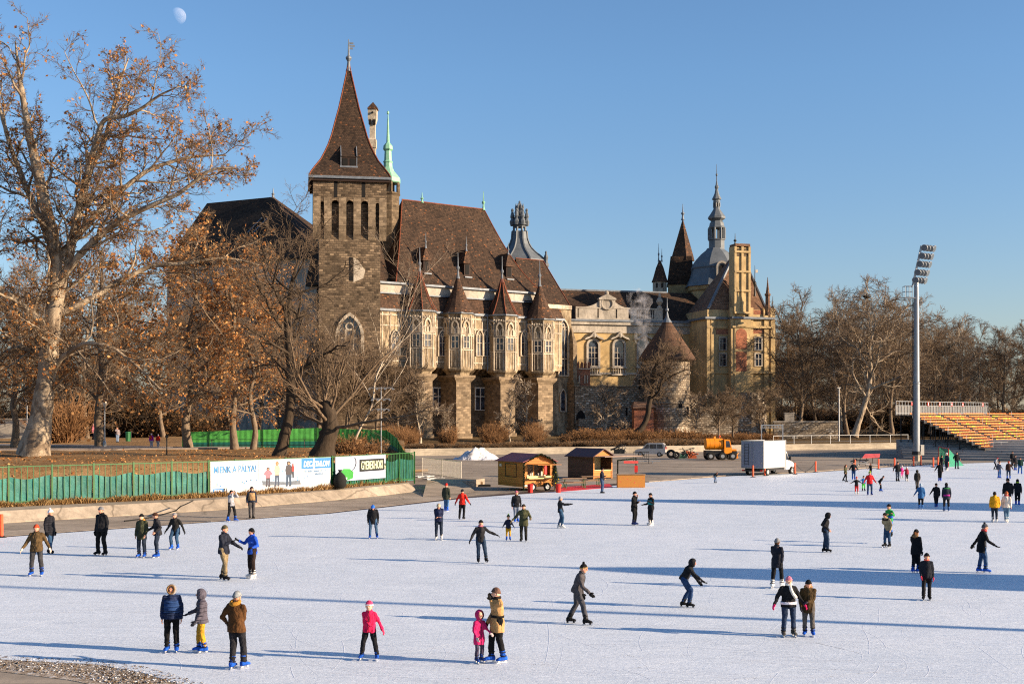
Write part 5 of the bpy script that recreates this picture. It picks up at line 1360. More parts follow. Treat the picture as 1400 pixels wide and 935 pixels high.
# =========================== lower ruins =====================================
YR = 226.0; m = YR/F
rt = thing('round_tower', 'squat round rubble tower under a wide brown conical roof', 'tower', ((912-CX)*m, YR, 1))
axis_lathe(rt, 'wall', 912, YR, [(612, 32), (576, 32), (553, 31.5), (552, 32.5), (550, 32.5), (549, 31), (512, 31), (511, 32.3), (509, 32.3), (508, 31), (486, 31)], M_RUBBLE, 24)
axis_lathe(rt, 'roof', 912, YR, [(493, 39), (490, 38.5), (478, 31), (460, 18.5), (440, 5.5), (437, 4)], blocks('cone_tiles', (.075,.044,.029), (.135,.078,.048), (.05,.03,.022), .36, .30, .03, (.95, (.24,.11,.05)), .5, .6, .06), 24)
axis_lathe(rt, 'roof_cap', 912, YR, [(441, 7), (434, 2.5), (426, .9), (425, 2.2), (422, 2.2), (421, .8), (407, .3)], M_LEAD, 10)
b = MB()
for ang, z0, z1 in ((-62, 558, 548), (-118, 535, 524), (-35, 568, 556)):
    a = R(ang); c = ((912-CX)*m + 31.3*m*math.cos(a), YR + 31.3*m*math.sin(a))
    b.cbox((c[0], c[1], CH+(HY-(z0+z1)/2)*m), .3, .55, (z0-z1)*m, Matrix.Rotation(a, 3, 'Z'))
b.split('arrow_slit', M_DARK, rt)

rw = thing('ruined_wall', 'broken grey rubble wall at the foot of the yellow wing', 'wall', ((840-CX)*228/F, 228, 1))
FR = Frame((788-CX)*228/F, 228, 4)
S, Z = FR.s, FR.z
b = FR.mb(); b.prism([(S(786), 0), (S(886), 0), (S(886), Z(886, 500)), (S(884), Z(884, 488)), (S(879), Z(879, 499)), (S(876), Z(876, 505)), (S(872), Z(872, 512)), (S(868), Z(868, 517)), (S(866), Z(866, 526)), (S(860), Z(860, 530)), (S(848), Z(848, 527)), (S(830), Z(830, 531)), (S(810), Z(810, 528)), (S(786), Z(786, 529))], 0, 1.6)
b.build('wall', M_RUBBLE, rw)
b = FR.mb(); b.box(S(790), S(842), -1.3, 0, 0, Z(815, 572)); b.box(S(786), S(870), -.25, 1.7, Z(830, 529), Z(830, 527.5)); b.build('ledge', M_RUBBLE, rw)
b = FR.mb()
for px, y0, y1 in ((818, 565, 553), (856.5, 568, 557), (874.5, 532, 519)): b.box(S(px)-.17, S(px)+.17, -.03, .2, Z(px, y0), Z(px, y1))
b.prism(lancet(S(794), Z(794, 574), 1.7, 1.8, 'point'), -.06 - 1.3 + 1.3, .1); b.split('arrow_slit', M_DARK, rw)
bg = thing('brick_gatehouse', 'small red brick battlement beside the buttress of the hall', 'battlement', ((797-CX)*230/F, 230, 8))
m = 230/F; xx = lambda p: (p-CX)*m; zz = lambda y: CH+(HY-y)*m
b = MB(); b.box(xx(789), xx(807), 230, 233, 0, zz(503))
for c in (791, 796, 801, 806): b.box(xx(c-1.6), xx(c+1.4), 230, 233, zz(503), zz(497)); b.prism([(xx(c-1.6), zz(497)), (xx(c+1.4), zz(497)), (xx(c-.1), zz(494))], 230, 233)
b.build('wall', M_BRICK, bg)
b = MB(); b.box(xx(789.5), xx(807.5), 229.85, 230, zz(505), zz(503.5))
for c in (792, 799.5, 803): b.box(xx(c-.8), xx(c+.8), 229.8, 230, zz(524), zz(513))
b.build('stone_trim', M_LIME2, bg)

bl = thing('brick_lodge', 'low orange-red brick lodge with a shallow roof behind the leaning tree', 'lodge', ((882-CX)*219/F, 219, 1))
m = 219/F; xx = lambda p: (p-CX)*m; zz = lambda y: CH+(HY-y)*m
b = MB(); b.box(xx(867), xx(893.5), 219, 223, 0, zz(558)); b.build('wall', M_BRICK, bl)
b = MB(); b.rings([[(xx(865), 218.6, zz(558)), (xx(899), 218.6, zz(557)), (xx(899), 223.5, zz(557)), (xx(865), 223.5, zz(558))], [(xx(868), 220.5, zz(549)), (xx(888), 220.5, zz(549)), (xx(888), 222, zz(549)), (xx(868), 222, zz(549))]]); b.build('roof', M_ROOF3, bl)
b = MB(); b.box(xx(887.6), xx(888.8), 218.96, 219.1, zz(571), zz(561)); b.split('arrow_slit', M_DARK, bl)

# wall with a stone block on the far right bank
m = 226/F; xx = lambda p: (p-CX)*m; zz = lambda y: CH+(HY-y)*m
gw = thing('garden_wall', 'low pale rubble wall among bare trees right of the pavilion', 'wall', (xx(1105), 226, 1.5))
b = MB(); b.box(xx(1058), xx(1146), 226, 226.8, .5, zz(577)); b.build('wall', M_RUBBLE, gw)
b = MB(); b.box(xx(1057), xx(1147), 225.9, 226.9, zz(577), zz(575.5)); b.build('coping', M_TRIM, gw)
gb = thing('stone_pedestal', 'square grey stone block standing on the low rubble wall', 'pedestal', (xx(1080), 226.4, 4))
b = MB(); b.box(xx(1073), xx(1086), 226.0, 226.8, zz(575.4), zz(565)); b.build('block', M_TRIM, gb); b = MB(); b.box(xx(1072.4), xx(1086.6), 225.9, 226.85, zz(565), zz(563.8)); b.build('coping', M_TRIM, gb)
rw2 = thing('rubble_bastion', 'tall light rubble bastion below the corner pavilion behind bare trees', 'wall', (xx(1035), 226, 1))
b = MB(); b.lathe([(21*m, 0), (20*m, zz(560)), (19*m, zz(536))], (xx(1034), 230), 14); b.box(xx(944), xx(1030), 228, 230, 0, zz(556)); b.build('wall', M_RUBBLE, rw2)
# =========================== trees ===========================================
def make_bark(name, cA, cB, patch=None, scale=1.0):
    t = NT(name); v = t.coord(scale=(1, 1, .35))
    col = t.ramp(t.noise(v, 4*scale, 7, .7), [(.3, cA), (.7, cB)])
    if patch:
        p = t.noise(t.coord(scale=(1, 1, .6)), 1.1, 5, .65, .6)
        col = t.mix(t.ramp(p, [(.5, 0), (.56, .85)]), col, patch)
    t.bump(t.noise(v, 5, 6, .7), .8, .06)
    return t.done(col, .92, 0, .15)
M_PLANE = make_bark('plane_bark', (.22,.17,.115), (.42,.345,.25), (.15,.11,.075))
M_PALE = make_bark('pale_bark', (.34,.28,.20), (.56,.49,.38), (.26,.20,.14))
M_BARK = make_bark('brown_bark', (.10,.072,.047), (.235,.18,.125))
M_BARKD = make_bark('dark_bark', (.026,.019,.013), (.078,.056,.037))  # dark brown bark, toned further down so the colour holds trunk shade
M_TWIG = make_bark('twig', (.10,.068,.042), (.20,.145,.095))
M_TWIG2 = make_bark('grey_twig', (.13,.095,.065), (.25,.19,.135))
M_TWIGR = make_bark('red_twig', (.15,.075,.035), (.30,.17,.08))
def make_leaf(name, a, b, c):
    t = NT(name); g = t.new('ShaderNodeNewGeometry')
    col = t.ramp(g.outputs['Random Per Island'], [(.05, a), (.5, b), (.95, c)])
    t.b.inputs['Subsurface Weight'].default_value = 0
    tr = t.new('ShaderNodeBsdfTranslucent'); t.lk(col, tr.inputs['Color'])
    mx = t.new('ShaderNodeMixShader'); mx.inputs[0].default_value = .35
    t.lk(t.b.outputs[0], mx.inputs[1]); t.lk(tr.outputs[0], mx.inputs[2]); t.lk(mx.outputs[0], t.n['Material Output'].inputs[0])
    return t.done(col, .7, 0, .2)
M_LEAF = make_leaf('dry_leaf', (.22,.08,.022), (.46,.20,.06), (.60,.34,.13))
M_REED = make_leaf('dry_grass_blade', (.14,.075,.028), (.30,.17,.06), (.48,.32,.14))
M_BUSHLEAF = make_leaf('brush_leaf', (.10,.05,.02), (.22,.11,.04), (.34,.19,.08))

def _norm(a): return a / np.maximum(np.linalg.norm(a, axis=-1, keepdims=True), 1e-9)

def grow(rng, trunk, r0, r1, levels):
    """trunk: list of points; levels: dicts n, t0, t1, len, lvar, ang, k, up, wig, r"""
    P = np.array(trunk, dtype=float)
    if P.ndim == 2: P = P[None]
    K = P.shape[1]; u = np.linspace(0, 1, K)
    rs_ = np.broadcast_to(np.atleast_1d(np.asarray(r0, dtype=float)), (len(P),))
    out = [(P, rs_[:, None]*(1-u)[None, :]**.8 + r1*u[None, :])]
    for lv in levels:
        P, Rd = out[-1]; N, K, _ = P.shape; n = lv['n']
        tt = lv['t0'] + (lv['t1']-lv['t0'])*((np.arange(n)[None, :] + rng.random((N, n)))/n)
        x = tt*(K-1); i = np.clip(x.astype(int), 0, K-2); f = (x-i)[..., None]
        ar = np.arange(N)[:, None]
        base = P[ar, i]*(1-f) + P[ar, i+1]*f
        tan = _norm(P[ar, i+1] - P[ar, i])
        rad = Rd[ar, i]*(1-f[..., 0]) + Rd[ar, i+1]*f[..., 0]
        plen = np.linalg.norm(np.diff(P, axis=1), axis=2).sum(1)[:, None]
        L = lv.get('len', 1)*plen*(1 - lv.get('taper', .45)*(tt-lv['t0'])/max(1e-6, lv['t1']-lv['t0']))*(1 + lv.get('lvar', .3)*(rng.random((N, n))*2-1))
        if 'abs' in lv: L = lv['abs']*(1 - lv.get('taper', .45)*(tt-lv['t0'])/max(1e-6, lv['t1']-lv['t0']))*(1 + lv.get('lvar', .3)*(rng.random((N, n))*2-1))
        ref = rng.normal(size=(N, n, 3)); perp = _norm(ref - (ref*tan).sum(-1, keepdims=True)*tan)
        if lv.get('spiral'):
            h = np.zeros_like(tan); h[..., 0] = 1; e1 = _norm(np.cross(tan, h)); e2 = np.cross(tan, e1)
            ph = (np.arange(n)[None, :]*2.4 + rng.random((N, 1))*6.28 + rng.random((N, n))*.7)[..., None]
            perp = e1*np.cos(ph) + e2*np.sin(ph)
        a = (lv['ang'] + lv.get('avar', .25)*(rng.random((N, n))*2-1))[..., None]
        d = _norm(tan*np.cos(a) + perp*np.sin(a))
        k = lv['k']
        pts = [base]; step = (L/(k-1))[..., None]
        for q in range(k-1):
            d = d + rng.normal(size=d.shape)*lv.get('wig', .15)
            d[..., 2] += lv.get('up', .05)*(1 if not lv.get('droop') else (1 if q < 1 else -lv['droop']))
            d = _norm(d); pts.append(pts[-1] + d*step)
        Q = np.stack(pts, 2).reshape(N*n, k, 3)
        rr = np.minimum(rad*lv.get('r', .6), lv.get('rmax', 9)).reshape(-1, 1)
        rr = np.maximum(rr, lv.get('rmin', .012))
        uu = np.linspace(0, 1, k)[None, :]
        out.append((Q, rr*(1 - uu*(1-lv.get('tip', .35)))))
    return out

def tubes(P, Rd, m, knob=0.0, rng=None):
    N, k, _ = P.shape
    if knob:
        u0 = np.linspace(0, k-1, (k-1)*4+1); i0 = np.minimum(u0.astype(int), k-2); f0 = u0-i0; Pm = np.concatenate([2*P[:, :1]-P[:, 1:2], P, 2*P[:, -1:]-P[:, -2:-1]], 1); f = f0[None, :, None]
        a, b, c, d = Pm[:, i0], Pm[:, i0+1], Pm[:, i0+2], Pm[:, i0+3]
        P = .5*(2*b + (c-a)*f + (2*a-5*b+4*c-d)*f**2 + (3*b-a-3*c+d)*f**3); Rd = Rd[:, i0]*(1-f0) + Rd[:, i0+1]*f0; N, k, _ = P.shape
        Rd = Rd*(1 + knob*.6*rng.normal(size=Rd.shape))
    t = np.empty_like(P); t[:, 1:-1] = P[:, 2:] - P[:, :-2]; t[:, 0] = P[:, 1]-P[:, 0]; t[:, -1] = P[:, -1]-P[:, -2]
    t = _norm(t); mean = _norm(t.mean(1)); ref = np.where(np.abs(mean[:, 2:3]) < .8, np.array([[0, 0, 1.]]), np.array([[1., .2, 0]]))
    u = _norm(np.cross(t, ref[:, None, :])); w = np.cross(t, u)
    a = np.arange(m)*2*np.pi/m
    V = P[:, :, None] + Rd[:, :, None, None]*(u[:, :, None]*np.cos(a)[None, None, :, None] + w[:, :, None]*np.sin(a)[None, None, :, None])
    if knob: V = P[:, :, None] + (V - P[:, :, None])*(1 + knob*rng.normal(size=V.shape[:3]))[..., None]
    idx = np.arange(N*k*m).reshape(N, k, m)
    i0 = idx[:, :-1]; i1 = idx[:, 1:]
    Q = np.stack([i0, np.roll(i0, -1, 2), np.roll(i1, -1, 2), i1], -1).reshape(-1, 4)
    return V.reshape(-1, 3), Q

def leaves(rng, P, n, size, spread, hang=.0):
    N, k, _ = P.shape
    i = rng.integers(0, N, n); x = rng.random(n)*(k-1); j = np.minimum(x.astype(int), k-2); f = (x-j)[:, None]
    c = P[i, j]*(1-f) + P[i, j+1]*f + rng.normal(size=(n, 3))*spread
    c[:, 2] -= hang*rng.random(n)
    a = _norm(rng.normal(size=(n, 3))); b = rng.normal(size=(n, 3)); b = _norm(b - (a*b).sum(1, keepdims=True)*a)
    s = (size*(.55 + .9*rng.random(n)))[:, None]
    V = np.stack([c - a*s*.5, c + b*s*.38, c + a*s*.5, c - b*s*.38 + np.cross(a, b)*s*.15], 1).reshape(-1, 3)
    return V, np.arange(4*n).reshape(n, 4)

def cat(parts):
    V = []; Q = []; o = 0
    for v, q in parts: V.append(v); Q.append(q + o); o += len(v)
    return np.concatenate(V), np.concatenate(Q)

def tree_meshes(seed, trunk, r0, r1, levels, wood=2, leaf=None, mats=None, sides=(9, 7, 5, 3, 3, 3), flare=1.35):
    """returns (trunk mesh, crown mesh); the first `wood` levels are limbs of the trunk mesh"""
    rng = np.random.default_rng(seed)
    G_ = grow(rng, trunk, r0, r1, levels)
    G_[0][1][0, 0] *= flare
    tv = cat([tubes(p, r, sides[i]+(3 if i == 0 else 0), .06 if i == 0 else 0, rng) for i, (p, r) in enumerate(G_[:wood])])
    cv = cat([tubes(p, r, sides[i+wood]) for i, (p, r) in enumerate(G_[wood:])])
    mi = np.zeros(len(cv[1]), dtype=np.int32); cm = [mats[1]]
    if leaf:
        lv = leaves(rng, G_[-1][0], leaf[0], leaf[1], leaf[2], leaf[3] if len(leaf) > 3 else 0)
        mi = np.concatenate([mi, np.ones(len(lv[1]), dtype=np.int32)]); cv = cat([cv, lv]); cm.append(leaf[4] if len(leaf) > 4 else M_LEAF)
    return np_mesh('trunk', *tv, mats[0], smooth=True), np_mesh('crown', *cv, cm, mi)

def place_tree(name, label, loc, meshes, group=None, rz=0, sc=1.0, cat_='tree'):
    o = thing(name, label, cat_, loc, rz, group, world=False)
    o.scale = (sc, sc, sc) if not hasattr(sc, '__len__') else sc
    link('trunk', meshes[0], o); link('crown', meshes[1], o)
    return o

def rel(pts, Y, base):
    """trunk outline in photo pixels at distance Y -> points about the base"""
    return [((px-base[0])*Y/F, (dy if len(p_) > 2 else 0), (base[1]-py)*Y/F) for p_ in pts for px, py, dy in [(p_[0], p_[1], p_[2] if len(p_) > 2 else 0)]]

# ---- the big plane tree at the left ----------------------------------------
YB = 92.6
def lv(**k): return k
def leader(pts, K=11):
    P = np.array(rel(pts, YB, (45, 624))); seg = np.concatenate([[0], np.cumsum(np.linalg.norm(np.diff(P, axis=0), axis=1))])
    u = np.linspace(0, seg[-1], K); return np.stack([np.interp(u, seg, P[:, k]) for k in range(3)], 1)
leaders = [leader(q) for q in (
    [(45, 624), (53, 590), (60, 545), (66, 500), (72, 440), (78, 380), (76, 320, -.3), (62, 260, -.6), (46, 190, -.6), (36, 120, -1), (28, 55, -1)],
    [(68, 470), (84, 400), (94, 340, .5), (104, 280, 1), (118, 225, 1), (138, 175, 1.5), (150, 120, 1.5), (166, 62, 2)],
    [(96, 320, .5), (112, 262, 0), (132, 210, -.8), (150, 165, -1.5), (195, 160, -2), (230, 138, -2.5), (258, 128, -3)],
    [(84, 345), (118, 300, .6), (150, 262, 1), (190, 225, 1.6), (235, 205, 2), (272, 198, 2.6), (300, 196, 3)],
    [(78, 385), (118, 345, -1), (160, 312, -1.8), (205, 290, -2.2), (255, 270, -2.4), (305, 238, -3), (338, 236, -3)],
    [(72, 430), (110, 412, .6), (150, 380, 1.8), (195, 355, 2.6), (245, 350, 3), (300, 340, 3.4), (345, 352, 3.6)],
    [(64, 520), (90, 490, -1), (125, 470, -2), (165, 472, -2.6), (205, 500, -3), (240, 535, -3)],
    [(70, 450), (46, 425, -.8), (15, 398, -1.4), (-25, 372, -2), (-70, 330, -2.4), (-110, 280, -3)],
    [(77, 350), (52, 300, 1), (24, 250, 1.8), (0, 190, 2), (-22, 120, 2.4), (-34, 70, 2.6)],
    [(66, 500), (40, 478, 1), (5, 470, 2), (-35, 490, 3), (-75, 520, 3)])]
big = tree_meshes(11, leaders, [.84, .38, .28, .28, .30, .26, .20, .30, .30, .2], .05, [
    lv(n=15, t0=.12, t1=1.0, abs=5.2, taper=.25, lvar=.35, ang=.85, avar=.35, k=8, up=.06, wig=.2, r=.5, spiral=True, tip=.25, rmin=.04, rmax=.13),
    lv(n=9, t0=.1, t1=1.0, len=.45, ang=.8, k=6, up=.02, wig=.22, r=.55, rmin=.024),
    lv(n=8, t0=.1, t1=1.0, len=.50, ang=.75, k=4, up=.0, wig=.24, r=.55, rmin=.017, rmax=.03),
    lv(n=4, t0=.2, t1=1.0, len=.75, ang=.7, k=3, up=-.02, wig=.25, r=.6, rmin=.012, rmax=.016)],
    wood=2, leaf=(10500, .21, .10, .1), mats=(M_PLANE, M_TWIG), flare=1.5)
place_tree('plane_tree', 'huge pale plane tree with rust-brown leaves rising at the left', G(45, 624, 2.55), big)

# ---- other leafy park trees -------------------------------------------------
def leafy(seed, H, r, nleaf, lean=(0, 0), bark=None, t0=.2):
    tr = [(lean[0]*u*u*H, lean[1]*u*u*H, H*u) for u in np.linspace(0, 1, 8)]
    tr = [(x + .25*math.sin(i*1.9+seed), y + .25*math.cos(i*2.3+seed), z) if 0 < i else (x, y, z) for i, (x, y, z) in enumerate(tr)]
    return tree_meshes(seed, tr, r, r*.2, [
        lv(n=16, t0=t0, t1=.98, len=.50, taper=.45, ang=1.1, avar=.3, k=8, up=.05, wig=.2, r=.42, spiral=True),
        lv(n=10, t0=.1, t1=1, len=.46, ang=.8, k=6, up=-.03, wig=.22, r=.5, rmin=.028),
        lv(n=9, t0=.1, t1=1, len=.5, ang=.75, k=5, up=-.09, wig=.24, r=.55, rmin=.018, rmax=.03),
        lv(n=4, t0=.2, t1=1, len=.6, ang=.7, k=3, up=-.1, wig=.25, r=.6, rmin=.012, rmax=.018)],
        wood=2, leaf=(nleaf, .26, .12, .15) if nleaf else None, mats=(bark or M_BARK, M_TWIG2), sides=(8, 6, 4, 3, 3))
LA = leafy(21, 18, .40, 4400); LB = leafy(22, 16, .34, 4000, (.05, 0)); LC = leafy(23, 20, .36, 4000, (-.06, .05))
spots = [((137, 612), LA, 0, 1.0, 'plane tree with a straight brown trunk beside the park lamp and path'),
         ((258, 614), LB, 1.0, 1.1, 'leafy brown tree standing at the left end of the green park fence'),
         ((321, 615), LC, 2.2, .82, 'brown-leaved tree in front of the green fence, left of the forked trunk'),
         ((346, 615), LB, 4.0, .75, 'short slanted tree in front of the green fence beside the leaning tree'),
         ((20, 613), LA, 2.5, .8, 'dark crooked tree left of the huge pale plane tree')]
for (px, py), ms, rz, s, lab in spots:
    place_tree('park_tree', lab, G(px, py, 2.55), ms, 'leafy park trees', rz, s)
YL = 88.0
tr = rel([(380, 628), (388, 600), (396, 565), (399, 520), (396, 470), (393, 430), (398, 400, -.5), (403, 370, -.5), (410, 340)], YL, (380, 628))
lean = tree_meshes(31, tr, .42, .07, [
    lv(n=13, t0=.35, t1=.98, len=.46, taper=.35, ang=1.05, avar=.35, k=8, up=.08, wig=.24, r=.5, spiral=True),
    lv(n=9, t0=.15, t1=1, len=.48, ang=.8, k=6, up=.04, wig=.25, r=.55, rmin=.025),
    lv(n=9, t0=.1, t1=1, len=.5, ang=.75, k=4, up=.02, wig=.25, r=.6, rmin=.014, rmax=.022),
    lv(n=4, t0=.2, t1=1, len=.5, ang=.7, k=3, up=.02, wig=.25, r=.6, rmin=.010, rmax=.014)],
    wood=3, mats=(M_BARKD, M_TWIG), sides=(9, 7, 5, 3, 3))
place_tree('leaning_tree', 'bare dark tree leaning right above the blue and white banner', G(380, 628, 2.35), lean)
# thick pollarded willow-like tree with shoots sweeping to the right
YW = 93.5
tr = rel([(440, 628), (446, 605), (452, 585), (449, 565), (444, 548)], YW, (440, 628))
wil = tree_meshes(41, tr, .74, .42, [
    lv(n=12, t0=.45, t1=1.0, abs=7.5, taper=.2, ang=.95, avar=.45, k=7, up=.12, wig=.13, r=.22, spiral=True, rmax=.16),
    lv(n=10, t0=.15, t1=1, len=.5, ang=.5, k=6, up=.10, wig=.12, r=.5, rmin=.02),
    lv(n=7, t0=.1, t1=1, len=.5, ang=.5, k=4, up=.06, wig=.14, r=.6, rmin=.012, rmax=.02)],
    wood=1, mats=(M_BARKD, M_TWIG), sides=(10, 6, 4, 3))
place_tree('pollard_tree', 'thick gnarled pollard tree with upswept bare shoots behind the banner posts', G(440, 628, 2.35), wil)
tr = rel([(452, 600), (462, 560), (470, 520), (500, 505), (530, 470), (552, 430)], YW, (452, 600))
mul_t = tree_meshes(42, [(0, 0, 0), (.8, .3, 2), (1.9, .2, 4.2), (2.2, .6, 6.5), (3.4, .5, 9), (4.6, .3, 11.5), (5.2, 0, 14)], .10, .025, [
    lv(n=10, t0=.25, t1=1, len=.42, taper=.2, ang=.6, k=6, up=.1, wig=.14, r=.55, spiral=True),
    lv(n=9, t0=.1, t1=1, len=.5, ang=.55, k=5, up=.06, wig=.16, r=.6, rmin=.016),
    lv(n=7, t0=.1, t1=1, len=.5, ang=.6, k=3, up=.03, wig=.2, r=.6, rmin=.011, rmax=.016)], wood=2, mats=(M_PALE, M_TWIG2), sides=(7, 5, 3, 3))
place_tree('slender_tree', 'slender pale-barked sapling leaning right in front of the keep', (-13.3, 101, 2.3), mul_t)

# ---- bare trees in front of the castle -------------------------------------
YD = 196.0
tr = rel([(842, 596), (858, 588), (874, 578), (884, 562), (888, 540), (893, 520), (893, 500), (906, 490), (918, 478)], YD, (842, 596))
dk = tree_meshes(51, tr, .62, .10, [
    lv(n=15, t0=.5, t1=1, len=.36, taper=.2, ang=1.0, avar=.4, k=7, up=.07, wig=.25, r=.5, spiral=True),
    lv(n=9, t0=.1, t1=1, len=.5, ang=.8, k=5, up=.02, wig=.25, r=.6, rmin=.04),
    lv(n=9, t0=.1, t1=1, len=.5, ang=.8, k=4, up=0, wig=.25, r=.6, rmin=.025, rmax=.04),
    lv(n=4, t0=.2, t1=1, len=.5, ang=.7, k=3, up=0, wig=.25, r=.6, rmin=.018, rmax=.025)], wood=3, mats=(M_BARKD, M_TWIG), sides=(8, 6, 4, 3, 3))
place_tree('crooked_tree', 'dark crooked bare tree leaning right before the round tower', (W(842, 596, YD)[0], YD, 1.1), dk)
def bare(seed, H, r, pale=False, n1=12, spread=.42, t0=.25, up=.07, dens=9, r1=.52):
    tr = [(.04*H*math.sin(u*5+seed), .03*H*math.cos(u*4+seed*2), H*u) for u in np.linspace(0, 1, 8)]
    tr = [(x-tr[0][0], y-tr[0][1], z) for x, y, z in tr]
    return tree_meshes(seed, tr, r, r*.12, [
        lv(n=n1, t0=t0, t1=.98, len=spread, taper=.35, ang=.85, avar=.35, k=8, up=up, wig=.22, r=r1, spiral=True),
        lv(n=dens, t0=.1, t1=1, len=.5, ang=.75, k=6, up=.04, wig=.22, r=.55, rmin=.055),
        lv(n=dens, t0=.1, t1=1, len=.55, ang=.7, k=4, up=.03, wig=.22, r=.55, rmin=.03, rmax=.055),
        lv(n=5, t0=.1, t1=1, len=.6, ang=.65, k=3, up=.02, wig=.22, r=.6, rmin=.018, rmax=.026)],
        wood=3, mats=(M_PALE if pale else M_BARK, M_TWIG if not pale else M_TWIG2), sides=(7, 5, 4, 3, 3))
sm = [bare(61, 7.5, .17, True, 12, .5, .3), bare(62, 9, .22, False, 13, .55, .2), bare(63, 11, .14, True, 14, .3, .15)]
small = [(826, 600, 198, 0, 1.05, 0, 'small bare tree with a pale stem before the ruined wall'),
         (716, 600, 203, 2, .95, 1, 'slim bare sapling between the third and fourth pillars of the hall'),
         (698, 604, 199, 2, .8, 3, 'thin twin-stemmed sapling in front of the third hall pillar'),
         (983, 600, 197, 1, .85, 1, 'spreading bare tree behind the orange tanker'),
         (1002, 598, 203, 1, .8, 4, 'spreading bare tree just left of the white truck box'),
         (1043, 600, 206, 1, .9, 2, 'dark bare tree behind the white box truck'),
         (950, 598, 205, 0, .95, 5, 'bushy bare tree at the right foot of the round tower'),
         (548, 606, 190, 1, 1.2, 2, 'bare twiggy tree in front of the left part of the gothic hall'),
         (575, 606, 192, 0, 1.1, 3, 'low bare tree before the first hall pillar'),
         (514, 604, 185, 1, 1.35, 1, 'bare twiggy tree under the right corner of the keep'),
         (470, 600, 182, 1, 1.5, 5, 'bare brown tree under the pointed window of the keep'),
         (610, 604, 197, 0, .7, 2, 'little bare bush-like tree between the first two pillars')]
for px, py, Y, k, s, rz, lab in small:
    x = (px-CX)*Y/F; place_tree('bare_tree', lab, (x, Y, 1.0), sm[k], 'bare trees at the castle foot', rz, s)

# ---- the pale leaning plane on the right bank ------------------------------
YR2 = 212.0
tr = rel([(1168, 598), (1175, 575), (1183, 550), (1188, 530), (1190, 512), (1190, 495), (1189, 475), (1194, 455), (1198, 436)], YR2, (1168, 598))
pl = tree_meshes(71, tr, .52, .10, [
    lv(n=14, t0=.2, t1=.98, len=.50, taper=.35, ang=.95, avar=.35, k=9, up=.09, wig=.26, r=.62, spiral=True),
    lv(n=9, t0=.12, t1=1, len=.48, ang=.75, k=6, up=.04, wig=.24, r=.6, rmin=.08),
    lv(n=9, t0=.1, t1=1, len=.5, ang=.75, k=4, up=.02, wig=.25, r=.6, rmin=.03, rmax=.06),
    lv(n=4, t0=.1, t1=1, len=.5, ang=.7, k=3, up=.0, wig=.25, r=.6, rmin=.022, rmax=.03)], wood=3, mats=(M_PLANE, M_TWIG), sides=(9, 7, 5, 3, 3))
place_tree('pale_plane_tree', 'big pale-limbed leaning plane tree on the far bank left of the floodlight mast', (W(1168, 598, YR2)[0], YR2, 1.9), pl)
nest = MB(); rr_ = random.Random(4)
for k in range(60):
    d = Vector((rr_.gauss(0, 1), rr_.gauss(0, 1), rr_.gauss(0, .6))).normalized(); e = Vector((rr_.gauss(0, 1), rr_.gauss(0, 1), rr_.gauss(0, .4))).normalized()
    c = d*.32; nest.tube(tuple(c - e*.4), tuple(c + e*.4), .035, n=4)
nc = W(1185, 406, 213); nest.v = [(a+nc[0], b+nc[1], c+nc[2]) for a, b, c in nest.v]
tag(nest.build('bird_nest', M_BARKD), 'dark twig bird nest high in the pale leaning plane tree', 'nest')

# ---- woods ------------------------------------------------------------------
FT_ = [bare(81, 21, .34, False, 17, .42, .12, .07), bare(82, 19, .30, False, 16, .46, .14, .05), bare(83, 23, .30, True, 17, .38, .14, .08), bare(84, 17, .28, False, 17, .48, .10, .04)]
rng = random.Random(5)
kinds = ['tall brown bare tree in the wood', 'broad brown bare tree in the wood', 'tall pale-limbed bare tree in the wood', 'low wide bare tree in the wood']
wood_spots = []
for row, (Y, dx, top) in enumerate(((232, 7.0, 0), (250, 7.5, 0), (272, 8, 0), (300, 9, 0))):
    x = (1060-CX)*Y/F + (-8 if Y > 255 else 4)
    while x < (1440-CX)*Y/F + 6:
        px = CX + x*F/Y
        k = rng.choice([0, 1, 2, 0, 3, 1]); H = (21, 19, 23, 17)[k]
        # skyline of the photograph: wanted height of the crown tops
        ty = np.interp(px, [1040, 1075, 1120, 1160, 1200, 1240, 1275, 1300, 1330, 1365, 1400, 1450], [440, 418, 412, 408, 400, 412, 432, 428, 442, 452, 440, 436])
        want = CH + (HY - ty - rng.uniform(-3, 22))*Y/F - 2
        wood_spots.append((x, Y + rng.uniform(-5, 5), k, want/(H*1.13), rng.uniform(0, 6.28)))
        x += dx*rng.uniform(.75, 1.25)
where = ['behind the white truck', 'left of the leaning pale plane tree', 'behind the leaning pale plane tree', 'behind the floodlight mast', 'above the left half of the grandstand', 'above the right half of the grandstand']
def wlab(x, Y, k):
    px = CX + x*F/Y
    i = 0 if px < 1090 else 1 if px < 1160 else 2 if px < 1222 else 3 if px < 1268 else 4 if px < 1335 else 5
    dep = 'front row' if Y < 241 else 'second row' if Y < 261 else 'third row' if Y < 286 else 'rear row'
    return kinds[k] + ', ' + dep + ', ' + where[i]
for x, Y, k, s, rz in wood_spots:
    place_tree('wood_tree', wlab(x, Y, k), (x, Y, 2.0), FT_[k], 'bare trees of the wood on the right', rz, s)
rngw = np.random.default_rng(99); tP = []; tQ = []; off_ = 0
gm = grow(np.random.default_rng(98), [(0, 0, 0), (.3, 0, 6), (0, .3, 12), (.2, 0, 20)], .32, .05, [lv(n=15, t0=.1, t1=.98, len=.45, taper=.3, ang=.85, avar=.3, k=5, up=.06, wig=.2, r=.45, spiral=True), lv(n=9, t0=.1, t1=1, len=.5, ang=.75, k=4, up=.03, wig=.22, r=.5, rmin=.05), lv(n=9, t0=.1, t1=1, len=.55, ang=.75, k=3, up=.02, wig=.25, r=.6, rmin=.03, rmax=.05)])
